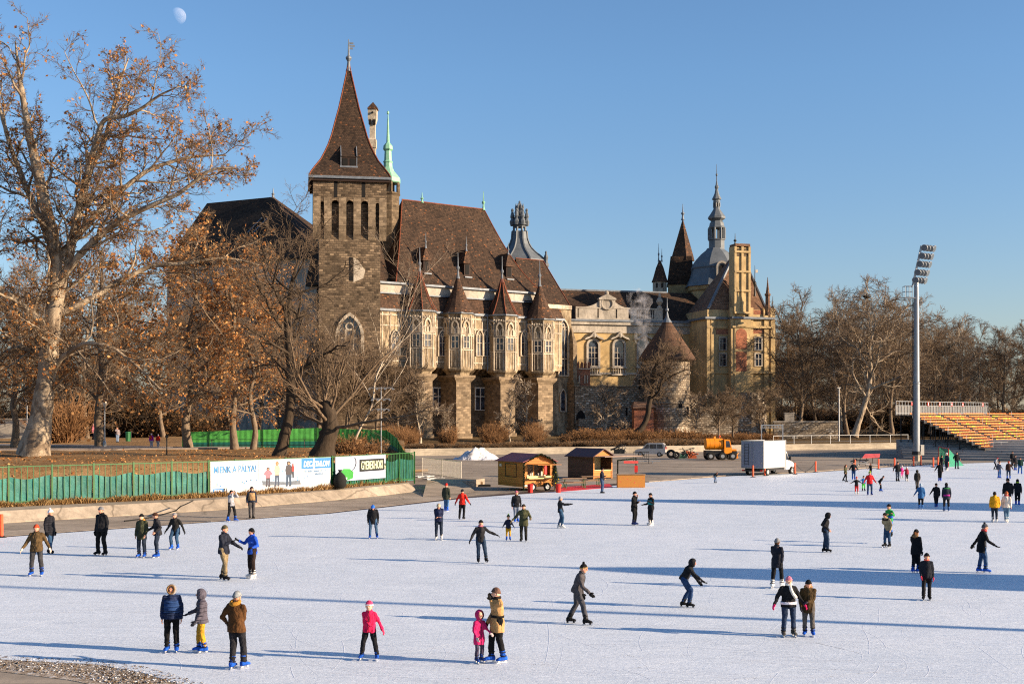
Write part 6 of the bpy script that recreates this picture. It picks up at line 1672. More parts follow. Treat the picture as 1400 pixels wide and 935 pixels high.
bv, bq = cat([tubes(p, r, m_) for (p, r), m_ in zip(gm, (5, 4, 3, 3))])
for x0_, x1_, Y0_, Y1_, n_ in ((50, 135, 325, 390, 34), (-150, -62, 225, 290, 26)):
    for q in range(n_):
        a_ = rngw.random()*6.28; s_ = .9+.35*rngw.random(); c_, sn = math.cos(a_), math.sin(a_)
        V = bv @ np.array([[c_, sn, 0], [-sn, c_, 0], [0, 0, 1]])*s_*(1 if x0_ > 0 else .85) + np.array([x0_+(x1_-x0_)*(q+rngw.random())/n_, Y0_+(Y1_-Y0_)*rngw.random(), 2]); tP.append(V); tQ.append(bq+off_); off_ += len(V)
o = link('far_wood', np_mesh('far_wood', np.concatenate(tP), np.concatenate(tQ), M_BARK)); tag(o, 'bare wood in the far background', 'wood', None, 'stuff')
# trees behind the plane tree on the left, before the shaded wing
for i, (px, Y, k, s, rz, lab) in enumerate((
        (-20, 165, 0, 1.0, 0, 'bare brown tree at the far left edge'), (60, 172, 1, 1.05, 1, 'bare brown tree right behind the huge plane trunk'),
        (120, 160, 3, 1.1, 2, 'low wide bare tree behind the bush at the park wall'), (175, 175, 0, .95, 3, 'tall bare tree left behind the two hikers'),
        (225, 168, 1, 1.0, 4, 'broad bare tree behind the two hikers'), (275, 178, 0, .9, 5, 'bare tree over the left end of the green fence'),
        (318, 180, 3, 1.15, .5, 'wide dark bare tree before the shadowed wing'), (352, 184, 1, 1.0, 1.5, 'bare tree before the middle of the shadowed wing'),
        (400, 186, 0, .88, 2.5, 'bare tree before the right corner of the shadowed wing'), (432, 180, 3, .98, 3.5, 'low bare tree left under the keep'),
        (30, 190, 2, 1.0, 4.5, 'pale-limbed bare tree behind the left park wall'), (150, 192, 2, .95, 5.5, 'pale-limbed bare tree behind the park path'),
        (455, 176, 3, .78, .2, 'low wide bare tree at the foot of the keep'), (495, 188, 3, .75, 1.2, 'low wide bare tree at the right foot of the keep'))):
    place_tree('wood_tree', lab, ((px-CX)*Y/F, Y, 1.9), FT_[k], 'bare trees before the castle wing', rz, s)

# ---- fallen leaves on the lawn ---------------------------------------------
rngl = np.random.default_rng(17); nl_ = 4500; Fp = np.array(front[1:]); Bp = np.array(back[1:]); u = rngl.random(nl_)*(len(Fp)-1)*.999; k = u.astype(int); f = (u-k)[:, None]; a_ = Fp[k]*(1-f)+Fp[k+1]*f; b_ = Bp[k]*(1-f)+Bp[k+1]*f
dist = .5 + 34*rngl.random(nl_)**1.6; dv = b_-a_; c2 = a_ + dv/np.linalg.norm(dv, axis=1, keepdims=True)*dist[:, None]
zz_ = np.array([lawn_z(d, x, y) for d, (x, y) in zip(dist, c2)]) + .035; c3 = np.concatenate([c2, zz_[:, None]], 1)
ax_ = rngl.normal(size=(nl_, 3))*np.array([1, 1, .35]); ax_ = _norm(ax_); bx_ = rngl.normal(size=(nl_, 3))*np.array([1, 1, .35]); bx_ = _norm(bx_ - (ax_*bx_).sum(1, keepdims=True)*ax_); s_ = (.05+.06*rngl.random(nl_))[:, None]
Vl = np.stack([c3-ax_*s_, c3+bx_*s_*.7, c3+ax_*s_, c3-bx_*s_*.7], 1).reshape(-1, 3)
o = link('fallen_leaves', np_mesh('fallen_leaves', Vl, np.arange(4*nl_).reshape(-1, 4), M_LEAF)); tag(o, 'brown leaves fallen on the park lawn', 'leaves', None, 'stuff')
# ---- shrubs and brush -------------------------------------------------------
def shrub_mesh(seed, n, H, R0, mat, leafn=0, lmat=None, droop=0.0, r=.02):
    rng = np.random.default_rng(seed); k = 5
    a = rng.random(n)*6.283; rad = R0*np.sqrt(rng.random(n))*.55
    base = np.stack([rad*np.cos(a), rad*np.sin(a), np.full(n, -.2)], 1)
    d = np.stack([np.cos(a)*.55*(rad/R0+.3), np.sin(a)*.55*(rad/R0+.3), np.ones(n)], 1) + rng.normal(size=(n, 3))*.18
    d = _norm(d); L = H*(.55+.55*rng.random(n)); pts = [base]
    for q in range(k-1):
        d = d + rng.normal(size=d.shape)*.16; d[:, 2] -= droop*q; d = _norm(d); pts.append(pts[-1] + d*(L/(k-1))[:, None])
    P = np.stack(pts, 1); Rd = np.full((n, 1), r)*np.linspace(1, .4, k)[None, :]
    G_ = [(P, Rd)]
    tv = tubes(P, Rd, 3)
    m = n*4
    i = rng.integers(0, n, m); j = rng.integers(1, k-1, m); b = P[i, j]; d = _norm(P[i, j+1]-P[i, j] + rng.normal(size=(m, 3))*.25*L[i][:, None]/k)
    Q = np.stack([b, b + d*(H*.13), b + d*(H*.26) + rng.normal(size=(m, 3))*.04*H], 1)
    parts = [tv, tubes(Q, np.full((m, 1), r*.6)*np.linspace(1, .5, 3)[None, :], 3)]
    nb = sum(len(p[1]) for p in parts); mi = np.zeros(nb, dtype=np.int32); mats = [mat]
    if leafn:
        lv_ = leaves(rng, Q, leafn, .14*H**.5, .06*H); parts.append(lv_); mi = np.concatenate([mi, np.ones(len(lv_[1]), dtype=np.int32)]); mats.append(lmat)
    V, Qd = cat(parts)
    return np_mesh('shrub', V, Qd, mats, mi)
SH = [shrub_mesh(91, 170, 2.6, 2.2, M_TWIGR, 900, M_BUSHLEAF, .02, .03), shrub_mesh(92, 200, 2.0, 2.4, M_TWIG, 700, M_BUSHLEAF, .03, .03), shrub_mesh(93, 220, 4.0, 1.6, M_TWIGR, 300, M_BUSHLEAF, .01, .032), shrub_mesh(94, 420, 3.2, 2.6, M_BARKD, 1500, M_BUSHLEAF, .015, .03)]
rng = random.Random(8)
zones = [(565, 'before the first hall pillar'), (600, 'between the first and second hall pillars'), (632, 'at the second hall pillar'), (662, 'between the second and third hall pillars'), (695, 'at the third hall pillar'),
         (728, 'between the third and fourth hall pillars'), (765, 'under the chapel end of the hall'), (800, 'under the ruined wall'), (845, 'at the foot of the crooked tree'), (885, 'under the brick lodge'), (925, 'under the round tower'), (975, 'behind the tanker'), (1040, 'behind the truck')]
def zone(px): return min(zones, key=lambda z: abs(z[0]-px))[1]
px = 535
while px < 1060:
    Yw = np.interp(px, [535, 561, 780, 875, 1100], [170, 172.5, 182, 186, 201])
    gap = any(abs(px-c) < 15 for c in (609, 666, 724)) or px < 566
    pil = any(abs(px-c) < 19 for c in (583, 640, 700, 752))
    for dd, kk in ((2.2, 1), (4.5, 1), (7.5, 2 if gap else 0), (12, 2 if gap else 0), (15, 2 if gap else 0)):
        if (pil and dd > 5) or (dd > 3 and px < 770 and rng.random() < .2): continue
        Y = Yw + dd + rng.uniform(-1, 1); x = (px + rng.uniform(-5, 5) - CX)*Y/F
        s = rng.uniform(.3, .5) if kk == 1 else rng.uniform(.42, .75) if not gap or kk < 2 else rng.uniform(.55, 1.0)
        if px > 785: s *= 1.35
        if px > 960: s *= .7
        o = thing('shrub', ('low brown shrub ' if kk == 1 else 'bushy rust-brown shrub ' if kk == 0 else 'tall reed-like rusty shrub ') + zone(px), 'shrub', (x, Y, np.interp(dd, [2, 8, 14], [.9, 1.05, 1.1])), rng.uniform(0, 6.28), 'brown shrubs along the far bank', world=False)
        w_ = s*(1.25 if px > 785 or kk < 2 else .7); o.scale = (w_, w_, s); link('twigs', SH[kk], o)
    px += 13
for x0_, x1_, Y0_, st, where_ in ((-118, -42, 176, 5.5, 'behind the left park trees'), (80, 140, 246, 6.5, 'under the wood on the right'), (46, 135, 285, 8, 'deep in the wood on the right')):
    x = x0_
    while x < x1_:
        s = rng.uniform(1.5, 2.4); o = thing('thicket', 'tall dark leafless thicket ' + where_, 'thicket', (x, Y0_ + rng.uniform(-6, 6), 1.9), rng.uniform(0, 6.28), 'dark thickets ' + where_, world=False)
        o.scale = (s*1.3, s*1.3, s); link('twigs', SH[3], o); x += st*rng.uniform(.7, 1.2)
for px, py, z, s, k, lab in ((84, 606, 2.5, 1.55, 2, 'large straw-coloured bush fanning out behind the huge plane trunk'), (505, 628, 2.0, .95, 1, 'twiggy green-brown bush behind the second banner'),
                             (482, 630, 2.0, .9, 0, 'rusty bush behind the hockey banner'), (528, 622, 1.8, .8, 1, 'twiggy bush beside the lamp post with crossbars')):
    o = thing('bush', lab, 'bush', G(px, py, z), 1.0, None, world=False); o.scale = (s, s, s); link('twigs', SH[k], o)
# dry grass tufts along the left fence foot
def grass_strip(name, poly, n, h, seed, zf, w=1.2):
    rng = np.random.default_rng(seed)
    P = np.array(poly, dtype=float); seg = np.linalg.norm(np.diff(P, axis=0), axis=1); cum = np.concatenate([[0], np.cumsum(seg)])
    u = rng.random(n)*cum[-1]; i = np.clip(np.searchsorted(cum, u)-1, 0, len(seg)-1); f = ((u-cum[i])/seg[i])[:, None]
    t = (P[i+1]-P[i])/seg[i][:, None]; nn = np.stack([-t[:, 1], t[:, 0]], 1)
    clump = .5 + .5*np.sin(u*2.1 + seed)*np.sin(u*.73)
    c = P[i]*(1-f) + P[i+1]*f + nn*((rng.random((n, 1))-.5)*w)
    b = np.concatenate([c, np.full((n, 1), zf - .04)], 1)
    d = rng.normal(size=(n, 3))*.45; d[:, 2] = 1; d = _norm(d); L = (h*(.4+.8*rng.random(n))*(.5+.7*clump))[:, None]
    s = _norm(np.cross(d, rng.normal(size=(n, 3))))*.022
    tip = b + d*L; tip[:, 2] -= L[:, 0]*.25*rng.random(n); mid = b + d*L*.6 + np.array([0, 0, .05])*L
    V = np.stack([b-s, b+s, mid+s*.7, mid-s*.7, mid-s*.7, mid+s*.7, tip+s*.15, tip-s*.15], 1).reshape(-1, 3)
    q = np.arange(n)[:, None]*8
    Q = np.concatenate([q + np.array([[0, 1, 2, 3]]), q + np.array([[4, 5, 6, 7]])])
    o = link(name, np_mesh(name, V, Q, M_REED)); tag(o, kind='stuff'); return o
o = grass_strip('dry_grass', [(-38,58.3),(-28.1,68.4),(-18.85,76.3),(-12.8,84.4),(-8.2,93.8)], 16000, .42, 1, FZ, .9)
tag(o, 'dry straw grass growing along the foot of the left fence', 'grass')
# =========================== fences and banners =============================
M_ORANGE = paint('orange_plastic', '#e2562c', .5, .12, 4)
M_KORANGE = None
def make_planks(name, a, b, w=.14, vert=False):
    t = NT(name); uv = t.coord('UV', (1, 1, 1))
    br = t.new('ShaderNodeTexBrick'); t.lk(uv, br.inputs['Vector']); br.inputs['Scale'].default_value = 1
    br.inputs['Brick Width'].default_value = 6; br.inputs['Row Height'].default_value = w; br.inputs['Mortar Size'].default_value = .008
    br.inputs['Color1'].default_value = (0, 0, 0, 1); br.inputs['Color2'].default_value = (1, 1, 1, 1); br.inputs['Mortar'].default_value = (.5, .5, .5, 1)
    col = t.ramp(br.outputs['Color'], [(0, a), (1, b)])
    col = t.mix(.7, col, t.ramp(t.noise(t.coord(scale=(2, 2, 9)), 2.2, 6, .7), [(.3, .65), (.7, 1.15)]), 'MULTIPLY')
    col = t.mix(br.outputs['Fac'], col, mul(a, .3))
    return t.done(col, .6, 0, .3)
M_KORANGE = make_planks('orange_boards', (.43,.16,.026), (.57,.235,.046))
M_KBROWN = make_planks('brown_boards', (.075,.035,.022), (.12,.055,.035))
M_WOOD = make_planks('raw_timber', (.30,.19,.10), (.44,.30,.17))
M_RED = paint('red_plastic', '#c8261e', .5, .15)
M_YELLOWP = paint('yellow_plastic', '#d6b21e', .5, .2)
M_PINE = paint('pine_green', '#16290f', .9, .5, 8)

fence = thing('rink_fence', 'long green bar fence hung with teal tarpaulin along the left embankment', 'fence', (-18.7, 76.6, FZ))
rngf = random.Random(3)
for a, b in zip(FENCE[:-1], FENCE[1:]):
    va, vb = Vector(a), Vector(b); L = (vb-va).length; n = max(1, round(L/2.25)); ang = math.degrees(math.atan2(vb.y-va.y, vb.x-va.x))
    last = b == FENCE[-1]
    for i in range(n):
        fr = Frame(*(va.lerp(vb, i/n)), ang); w = L/n
        p = fr.mb(); p.box(-.045, .045, -.045, .045, FZ-.2, FZ+2.22); p.build('post', M_GREEN, fence)
        q = fr.mb(); q.box(.047, w-.047, -.02, .02, FZ+2.10, FZ+2.16); q.box(.047, w-.047, -.02, .02, FZ+.14, FZ+.2)
        m = 6 if not last else 9
        for k in range(m):
            x = w*(k+1)/(m+1); q.box(x-.018, x+.018, -.016, .016, FZ+.12, FZ+2.14)
        q.build('bar_panel', M_GREEN, fence)
        # tarpaulin tied behind the bars: folds and a sagging top edge
        t = fr.mb(); nu, nv = 22, 8; vs = []; ph = rngf.uniform(0, 6.28); base = 1.52 if not last else 1.66
        for r in range(nv+1):
            for c in range(nu+1):
                u = c/nu; top = base - .10*math.sin(math.pi*u) + .06*math.sin(5*u+ph)
                zz = FZ + .04 + (top)*r/nv
                dd = .045 + .016*math.sin(u*w*5.5+ph+.9*math.sin(r*.8)) + .012*math.sin(u*math.pi*(m+1))**2
                vs.append((.06 + (w-.12)*u, dd, zz))
        t.add(vs, [(r*(nu+1)+c, r*(nu+1)+c+1, (r+1)*(nu+1)+c+1, (r+1)*(nu+1)+c) for r in range(nv) for c in range(nu)])
        t.build('tarpaulin', M_TARP, fence, smooth=True)
p = MB(); p.cbox((*FENCE[-1], FZ+1.0), .1, .1, 2.45); p.build('post', M_GREEN, fence)

M_GREENL = paint('sunlit_green_sheet', '#55ab50', .5, .3, 2)  # sheet colour lightened to stand for sun that the trees block
pf = thing('park_fence', 'green sheet fence with a dark foot crossing the park lawn behind the trees', 'fence', (-18.5, 115, 2.6))
PF = [((-31, 117), 2.5, 1.55), ((-18.3, 116.6), 2.5, 1.95), ((-11.6, 115.0), 2.45, 1.8), ((-9.9, 106.5), 2.4, 1.3), ((-8.6, 99.0), 1.2, 1.6), ((-7.6, 95.0), .75, 1.9)]
for (a, za, ha), (b, zb_, hb) in zip(PF[:-1], PF[1:]):
    L = (Vector(b)-Vector(a)).length; n = max(1, round(L/2.6))
    for i in range(n):
        u0, u1 = i/n, (i+1)/n; A_ = Vector(a).lerp(Vector(b), u0); B_ = Vector(a).lerp(Vector(b), u1)
        z0, z1 = za+(zb_-za)*u0, za+(zb_-za)*u1; h0, h1 = ha+(hb-ha)*u0, ha+(hb-ha)*u1
        nx = Vector((-(B_.y-A_.y), B_.x-A_.x)).normalized()*.04
        def sheet(f0, f1, d):
            m = MB(); k = 10; top = []; bot = []
            for c in range(k+1):
                u = c/k; q = A_.lerp(B_, u) - nx*d + nx*.35*(c % 2)
                zz = z0+(z1-z0)*u; hh = h0+(h1-h0)*u
                bot.append((q.x, q.y, zz+hh*f0-.05)); top.append((q.x, q.y, zz+hh*f1))
            m.rings([bot, top], False, False, closed=False); return m
        sheet(.36, 1.0, 0).build('sheet_panel', M_GREENL, pf); sheet(0, .37, .4).build('foot_panel', paint('teal_foot', '#1d6a5c', .6, .25), pf)
        m = MB(); m.cbox((A_.x, A_.y, z0+h0/2), .08, .08, h0+.1); m.build('post', M_GREEN, pf)
rl = thing('park_railing', 'low black railing in front of the green park fence', 'railing', (-18.5, 112, 2.6))
m = MB(); PR = [(-30,115.4,2.55), (-19.2,115.0,2.55), (-12.6,113.4,2.5)]
for a, b in zip(PR[:-1], PR[1:]):
    for h in (.35, .85): m.tube((a[0], a[1], a[2]+h), (b[0], b[1], b[2]+h), .03, n=5)
m.build('rail', M_BLACKMETAL, rl)
for a, b in zip(PR[:-1], PR[1:]):
    for i in range(5):
        p = Vector(a).lerp(Vector(b), i/5); q = MB(); q.tube((p.x, p.y, p.z-.1), (p.x, p.y, p.z+.9), .03, n=5); q.build('post', M_BLACKMETAL, rl)

def text_geo(body, size, bold=.0, shear=0.0, sx=1.0):
    cu = bpy.data.curves.new('lettering', 'FONT'); cu.body = body; cu.size = size; cu.offset = bold; cu.shear = shear; cu.resolution_u = 3
    o = bpy.data.objects.new('lettering', cu); COL.objects.link(o)
    bpy.context.view_layer.update()
    me = bpy.data.meshes.new_from_object(o.evaluated_get(bpy.context.evaluated_depsgraph_get()))
    V = [(v.co.x*sx, v.co.y) for v in me.vertices]; Fc = [tuple(p.vertices) for p in me.polygons]
    bpy.data.objects.remove(o); bpy.data.curves.remove(cu); bpy.data.meshes.remove(me)
    return V, Fc
def put_text(fr, parent, body, x0, x1, z0, z1, d, mat, bold=0.0, shear=0.0, tilt=0.0, name='lettering'):
    """lettering fitted in the box x0..x1, z0..z1 of a facade"""
    V, Fc = text_geo(body, 1.0, bold, shear)
    ax = min(v[0] for v in V); bx = max(v[0] for v in V); ay = min(v[1] for v in V); by = max(v[1] for v in V)
    m = fr.mb(); m.add([(x0 + (x-ax)/(bx-ax)*(x1-x0), d, z0 + (y-ay)/(by-ay)*(z1-z0) + tilt*((x-ax)/(bx-ax))) for x, y in V], Fc)
    return m.build(name, mat, parent)
def flat(fr, pts, d): m = fr.mb(); m.poly([(x, d, z) for x, z in pts]); return m

def banner_mat():
    t = NT('banner_cloth'); v = t.coord()
    t.bump(t.noise(t.coord(scale=(.6, .6, 1.6)), 1.7, 4, .6, 1.2), .7, .12)
    col = t.ramp(t.noise(v, .6, 4), [(.3, (.38, .40, .42)), (.7, (.46, .48, .50))])
    return t.done(col, .6, 0, .3)
M_BANNER = banner_mat(); M_BGREY = paint('banner_grey', '#9aa4b6', .6, .06)
M_BBLUE = paint('banner_blue', '#2470ae', .6, .06); M_BLETT = paint('print_blue', '#3a7fb8', .6, .06); M_BWHITE = paint('print_white', '#d6d8da', .6, .03)
M_PALEB = paint('print_pale_blue', '#6d8fb0', .6, .06); M_SKYB = paint('print_sky', '#9db4c8', .6, .05)
a, b = Vector(FENCE[2]), Vector(FENCE[3]); ang = math.degrees(math.atan2(b.y-a.y, b.x-a.x))
F1 = Frame(a.x, a.y, ang); S = lambda px: F1.s(px, -.12); L1 = (b-a).length
z0, z1 = FZ+.08, FZ+2.12
ban = thing('advertising_banner', 'long white banner with blue lettering and skating family hung on the green fence', 'banner', F1.w(L1/2, -.1, z0))
x0, x1 = S(288), S(452.5)
m = F1.mb(); nu = 40
m.add([(x0+(x1-x0)*i/nu, -.10 - .012*math.sin(i*.9) + (.004 if j else 0), z) for j, z in enumerate((z0, (z0+z1)/2, z1)) for i in range(nu+1)],
      [(j*(nu+1)+i, j*(nu+1)+i+1, (j+1)*(nu+1)+i+1, (j+1)*(nu+1)+i) for j in range(2) for i in range(nu)])
m.build('sheet', M_BANNER, ban, smooth=True)
X = lambda u: x0+(x1-x0)*u          # u, v in the photo's banner square
Zv = lambda v: z1-(z1-z0)*v
flat(F1, [(X(.375), Zv(.02)), (X(.375), Zv(.60)), (X(.40), Zv(.76)), (X(.745), Zv(.80)), (X(.735), Zv(.02))][::1], -.122).build('print_sky', M_SKYB, ban)
flat(F1, [(X(.40), Zv(.66)), (X(.41), Zv(.80)), (X(.73), Zv(.84)), (X(.72), Zv(.70)), (X(.60), Zv(.74)), (X(.5), Zv(.70))], -.125).build('print_shade', paint('print_grey', '#5a636e', .6, .25, 6), ban)
put_text(F1, ban, 'MIENK A PÁLYA!', X(.025), X(.355), Zv(.36), Zv(.10), -.123, M_BLETT, .008)
flat(F1, [(X(.735), Zv(.345)), (X(.998), Zv(.345)), (X(.998), Zv(.01)), (X(.735), Zv(.01))], -.124).build('logo_panel', M_BBLUE, ban)
put_text(F1, ban, 'DECATHLON', X(.755), X(.985), Zv(.29), Zv(.10), -.128, M_BWHITE, .035, .12)
flat(F1, [(X(.838), Zv(.345)), (X(.85), Zv(.345)), (X(.853), Zv(.01)), (X(.84), Zv(.01))], -.127).build('logo_stroke', M_BWHITE, ban)
for v, n, w_ in ((.46, 21, .22), (.56, 9, .13)):      # two lines of small lettering too faint to read
    m = F1.mb(); r_ = random.Random(int(v*100)); u = .765 if n > 10 else .86
    for k in range(n):
        ww = r_.uniform(.004, .0075); hh = r_.uniform(.045, .07)
        if r_.random() > .14: m.poly([(X(u), -.122, Zv(v)), (X(u+ww), -.122, Zv(v)), (X(u+ww), -.122, Zv(v-hh)), (X(u), -.122, Zv(v-hh))])
        u += ww+.0035
    m.build('small_print', M_PALEB, ban)
flat(F1, [(X(.018), Zv(.94)), (X(.095), Zv(.94)), (X(.10), Zv(.83)), (X(.018), Zv(.83))], -.122).build('logo_panel', M_BBLUE, ban)
m = F1.mb(); r_ = random.Random(2); u = .026
for k in range(7):
    m.poly([(X(u), -.126, Zv(.91)), (X(u+.006), -.126, Zv(.91)), (X(u+.006), -.126, Zv(.865)), (X(u), -.126, Zv(.865))]); u += .009
m.build('small_print', M_BWHITE, ban)
flat(F1, [(X(.098), Zv(.95)), (X(.124), Zv(.95)), (X(.124), Zv(.83)), (X(.098), Zv(.83))], -.123).build('logo_mark', M_DARK, ban)
flat(F1, [(X(.106), Zv(.93)), (X(.114), Zv(.91)), (X(.119), Zv(.85)), (X(.108), Zv(.855))], -.127).build('logo_mark', M_BWHITE, ban)
for i, (u, v) in enumerate(((.05,.70),(.075,.745),(.245,.66),(.28,.64),(.315,.62),(.36,.64),(.26,.70),(.575,.38),(.5,.66),(.70,.62),(.79,.60),(.76,.66),(.70,.70))):
    m = F1.mb(); rr = .045
    m.poly([(X(u)+rr*math.cos(q*1.047), -.1315, Zv(v)+rr*math.sin(q*1.047)) for q in range(6)]); m.build('print_snowflake', M_BLETT, ban)
def figure(u, v0, v1, top, leg, hair, wd=1.0, arms=True, d=-.130):
    h = v0-v1; cx = X(u); zt = Zv(v1); zb = Zv(v0); H = zt-zb; w = .13*H*wd
    def P(name, pts, col, dd): flat(F1, [(cx+x*w, zb+z*H) for x, z in pts], dd).build(name, paint('print_'+col, '#'+col, .6, .15, 8), ban)
    P('print_figure', [(-.95,.0), (-.35,.0), (-.1,.36), (.1,.36), (.35,.0), (.95,.0), (.85,.5), (-.85,.5)], leg, d)
    P('print_figure', [(-.9,.45), (.9,.45), (1.15,.60), (1.9 if arms else 1.2,.62 if arms else .7), (1.75 if arms else 1.1,.69 if arms else .75), (.8,.84), (-.8,.84), (-1.75 if arms else -1.1,.69), (-1.95 if arms else -1.2,.62), (-1.1,.60)], top, d-.003)
    P('print_figure', [(.62*math.cos(q*.785)*1.15, .915+.085*math.sin(q*.785)) for q in range(8)], hair, d-.005)
    P('print_figure', [(.40*math.cos(q*.785), .90+.05*math.sin(q*.785)) for q in range(8)], 'a8765c', d-.008)
figure(.452, .86, .24, 'b0606e', '37333c', '2e282c', 1.15)
figure(.527, .86, .07, 'b9a987', '2c3a50', '8a6030', .95, False)
figure(.625, .88, .07, '37343a', '23384f', '222226', 1.15, False)
figure(.66, .62, .16, 'a02a24', '303038', '8a221c', .8, False, -.142)

a, b = Vector(FENCE[3]), Vector(FENCE[4]); ang = math.degrees(math.atan2(b.y-a.y, b.x-a.x))
F2 = Frame(a.x, a.y, ang); S2 = lambda px: F2.s(px, -.12)
x0, x1 = S2(459), S2(527.5); zb0, zb1 = FZ+.42, FZ+2.12
ban2 = thing('hockey_banner', 'pale grey banner with a hockey stick and framed cartoon lettering on the green fence', 'banner', F2.w((x0+x1)/2, -.1, zb0))
m = F2.mb(); m.add([(x0+(x1-x0)*i/20, -.10-.012*math.sin(i*1.1), z) for z in (zb0, (zb0+zb1)/2, zb1) for i in range(21)], [(j*21+i, j*21+i+1, (j+1)*21+i+1, (j+1)*21+i) for j in range(2) for i in range(20)])
m.build('sheet', M_BGREY, ban2, smooth=True)
Zv = lambda v: zb1-(zb1-zb0)*v
fm_ = F2.mb(); fm_.band([(X(.485), Zv(.60)), (X(.945), Zv(.60)), (X(.945), Zv(.22)), (X(.485), Zv(.22))], [(X(.465), Zv(.66)), (X(.965), Zv(.66)), (X(.965), Zv(.16)), (X(.465), Zv(.16))], -.125, -.118); fm_.build('frame_print', M_BLACKMETAL, ban2)
flat(F2, [(X(.487), Zv(.60)), (X(.943), Zv(.60)), (X(.943), Zv(.22)), (X(.487), Zv(.22))], -.122).build('print_ground', paint('print_stone', '#3c4433', .6, .2), ban2)
put_text(F2, ban2, 'GYEREKHOKI', X(.495), X(.935), Zv(.585), Zv(.235), -.126, paint('print_cream', '#d0d4bc', .6, .05), .0)
flat(F2, [(X(.968), Zv(.62)), (X(.997), Zv(.62)), (X(.997), Zv(.38)), (X(.968), Zv(.38))], -.1225).build('print_ground', paint('print_stone', '#3c4433', .6, .2), ban2)
put_text(F2, ban2, 'hu', X(.97), X(.995), Zv(.60), Zv(.42), -.126, paint('print_cream', '#c4c8b0', .6, .05), .02)
m = F2.mb(); pts = [(.36,.06),(.385,.16),(.39,.30),(.375,.42),(.345,.54),(.30,.62)]
vs = []
for u, v in pts: vs += [(X(u)-.035, -.124, Zv(v)), (X(u)+.05, -.124, Zv(v))]
m.add(vs, [(2*i, 2*i+2, 2*i+3, 2*i+1) for i in range(5)]); m.build('stick_print', M_BLACKMETAL, ban2)
# plain stand-in for the cartoon player: a green jersey patch under the stick
flat(F2, [(X(.10), Zv(.95)), (X(.24), Zv(.97)), (X(.33), Zv(.90)), (X(.34), Zv(.66)), (X(.27), Zv(.52)), (X(.15), Zv(.50)), (X(.08), Zv(.66))][::1], -.122).build('jersey_print', paint('print_green', '#2f8a33', .6, .12), ban2)
flat(F2, [(X(.12), Zv(.92)), (X(.21), Zv(.93)), (X(.22), Zv(.86)), (X(.12), Zv(.85))], -.127).build('jersey_stripe', M_BWHITE, ban2)
bag = thing('bin_bag', 'black rubbish bag slumped against the fence between the two banners', 'bag', (*F2.w(.25, -.45, 0)[:2], FZ))
m = F2.mb(); m.lathe([(.26, FZ-.02), (.44, FZ+.15), (.48, FZ+.5), (.36, FZ+.85), (.16, FZ+1.05), (.08, FZ+1.12), (.16, FZ+1.25)], (.25, -.5), 9); m.build('sack', M_RUBBER, bag, smooth=True)

# =========================== lamps and posts =================================
def lamp_post(px, Y, zb, ytop, label):
    x = (px-CX)*Y/F; zt = CH+(HY-ytop)*Y/F
    o = thing('park_lamp', label, 'lamp post', (x, Y, zb), 0, 'park lamps')
    m = MB(); m.lathe([(.16, zb-.1), (.16, zb+.5), (.08, zb+.7), (.06, zt-.9), (.10, zt-.75), (.05, zt-.7)], (x, Y), 8); m.build('pole', M_GALV, o)
    m = MB(); m.lathe([(.12, zt-.7), (.22, zt-.2), (.22, zt-.18)], (x, Y), 6); m.build('lantern', M_FRAME, o)
    m = MB(); m.lathe([(.30, zt-.18), (.12, zt+.02), (.03, zt+.14)], (x, Y), 6); m.build('lamp_cap', M_BLACKMETAL, o)
lamp_post(143, 117, 2.55, 546, 'park lamp with a pale lantern beside the straight brown trunk')
lamp_post(37, 135, 2.55, 543, 'park lamp with a pale lantern left of the huge plane trunk')
x, Y = (521-CX)*101/F, 101.0
cl = thing('crossbar_lamp', 'thin white lamp post with three crossbars behind the right end of the fence', 'lamp post', (x, Y, 2.0))
m = MB(); m.tube((x, Y, 1.4), (x, Y, W(0, 529, Y)[2]), .055, .035, 8); m.build('pole', M_GALV, cl)
for yy, h in ((530, .98), (545, .72), (559, .66)):
    zz = W(0, yy, Y)[2]; m = MB(); m.box(x-h, x+h, Y-.03, Y+.03, zz-.03, zz+.03)
    for k in (-1, -.35, .35, 1): m.box(x+h*k-.09, x+h*k+.09, Y-.1, Y+.1, zz-.16, zz-.06)
    m.build('crossbar', M_GALV, cl)
o = thing('sign_post', 'thin dark post standing on the park path right of the hikers', 'post', G(228, 621, 2.6))
q = G(228, 621, 2.6); m = MB(); m.tube((q[0], q[1], 2.4), (q[0], q[1], 4.0), .05, n=6); m.box(q[0]-.12, q[0]+.12, q[1]-.03, q[1]+.03, 3.9, 4.1); m.build('pole', M_BLACKMETAL, o)
pwl = thing('park_wall', 'pale stone wall at the back of the park behind the huge plane tree', 'wall', (-65, 160, 2.5))
m = MB(); m.box(-70, -56.5, 160, 160.6, 1.8, 5.0); m.build('wall', M_TRIM, pwl); m = MB(); m.box(-70.2, -56.3, 159.9, 160.7, 5.0, 5.2); m.build('coping', M_LIME2, pwl)
q = G(175, 603, 2.6); o = thing('litter_bin', 'small green litter bin on the park path near the far trunks', 'bin', q)
m = MB(); m.lathe([(.28, q[2]), (.32, q[2]+.95), (.36, q[2]+.97), (.30, q[2]+1.1)], (q[0], q[1]), 10); m.build('body', M_GREEN_D, o)
m = MB(); m.tube((q[0]+.4, q[1], q[2]-.1), (q[0]+.4, q[1], q[2]+1.2), .03, n=5); m.build('pole', M_BLACKMETAL, o)

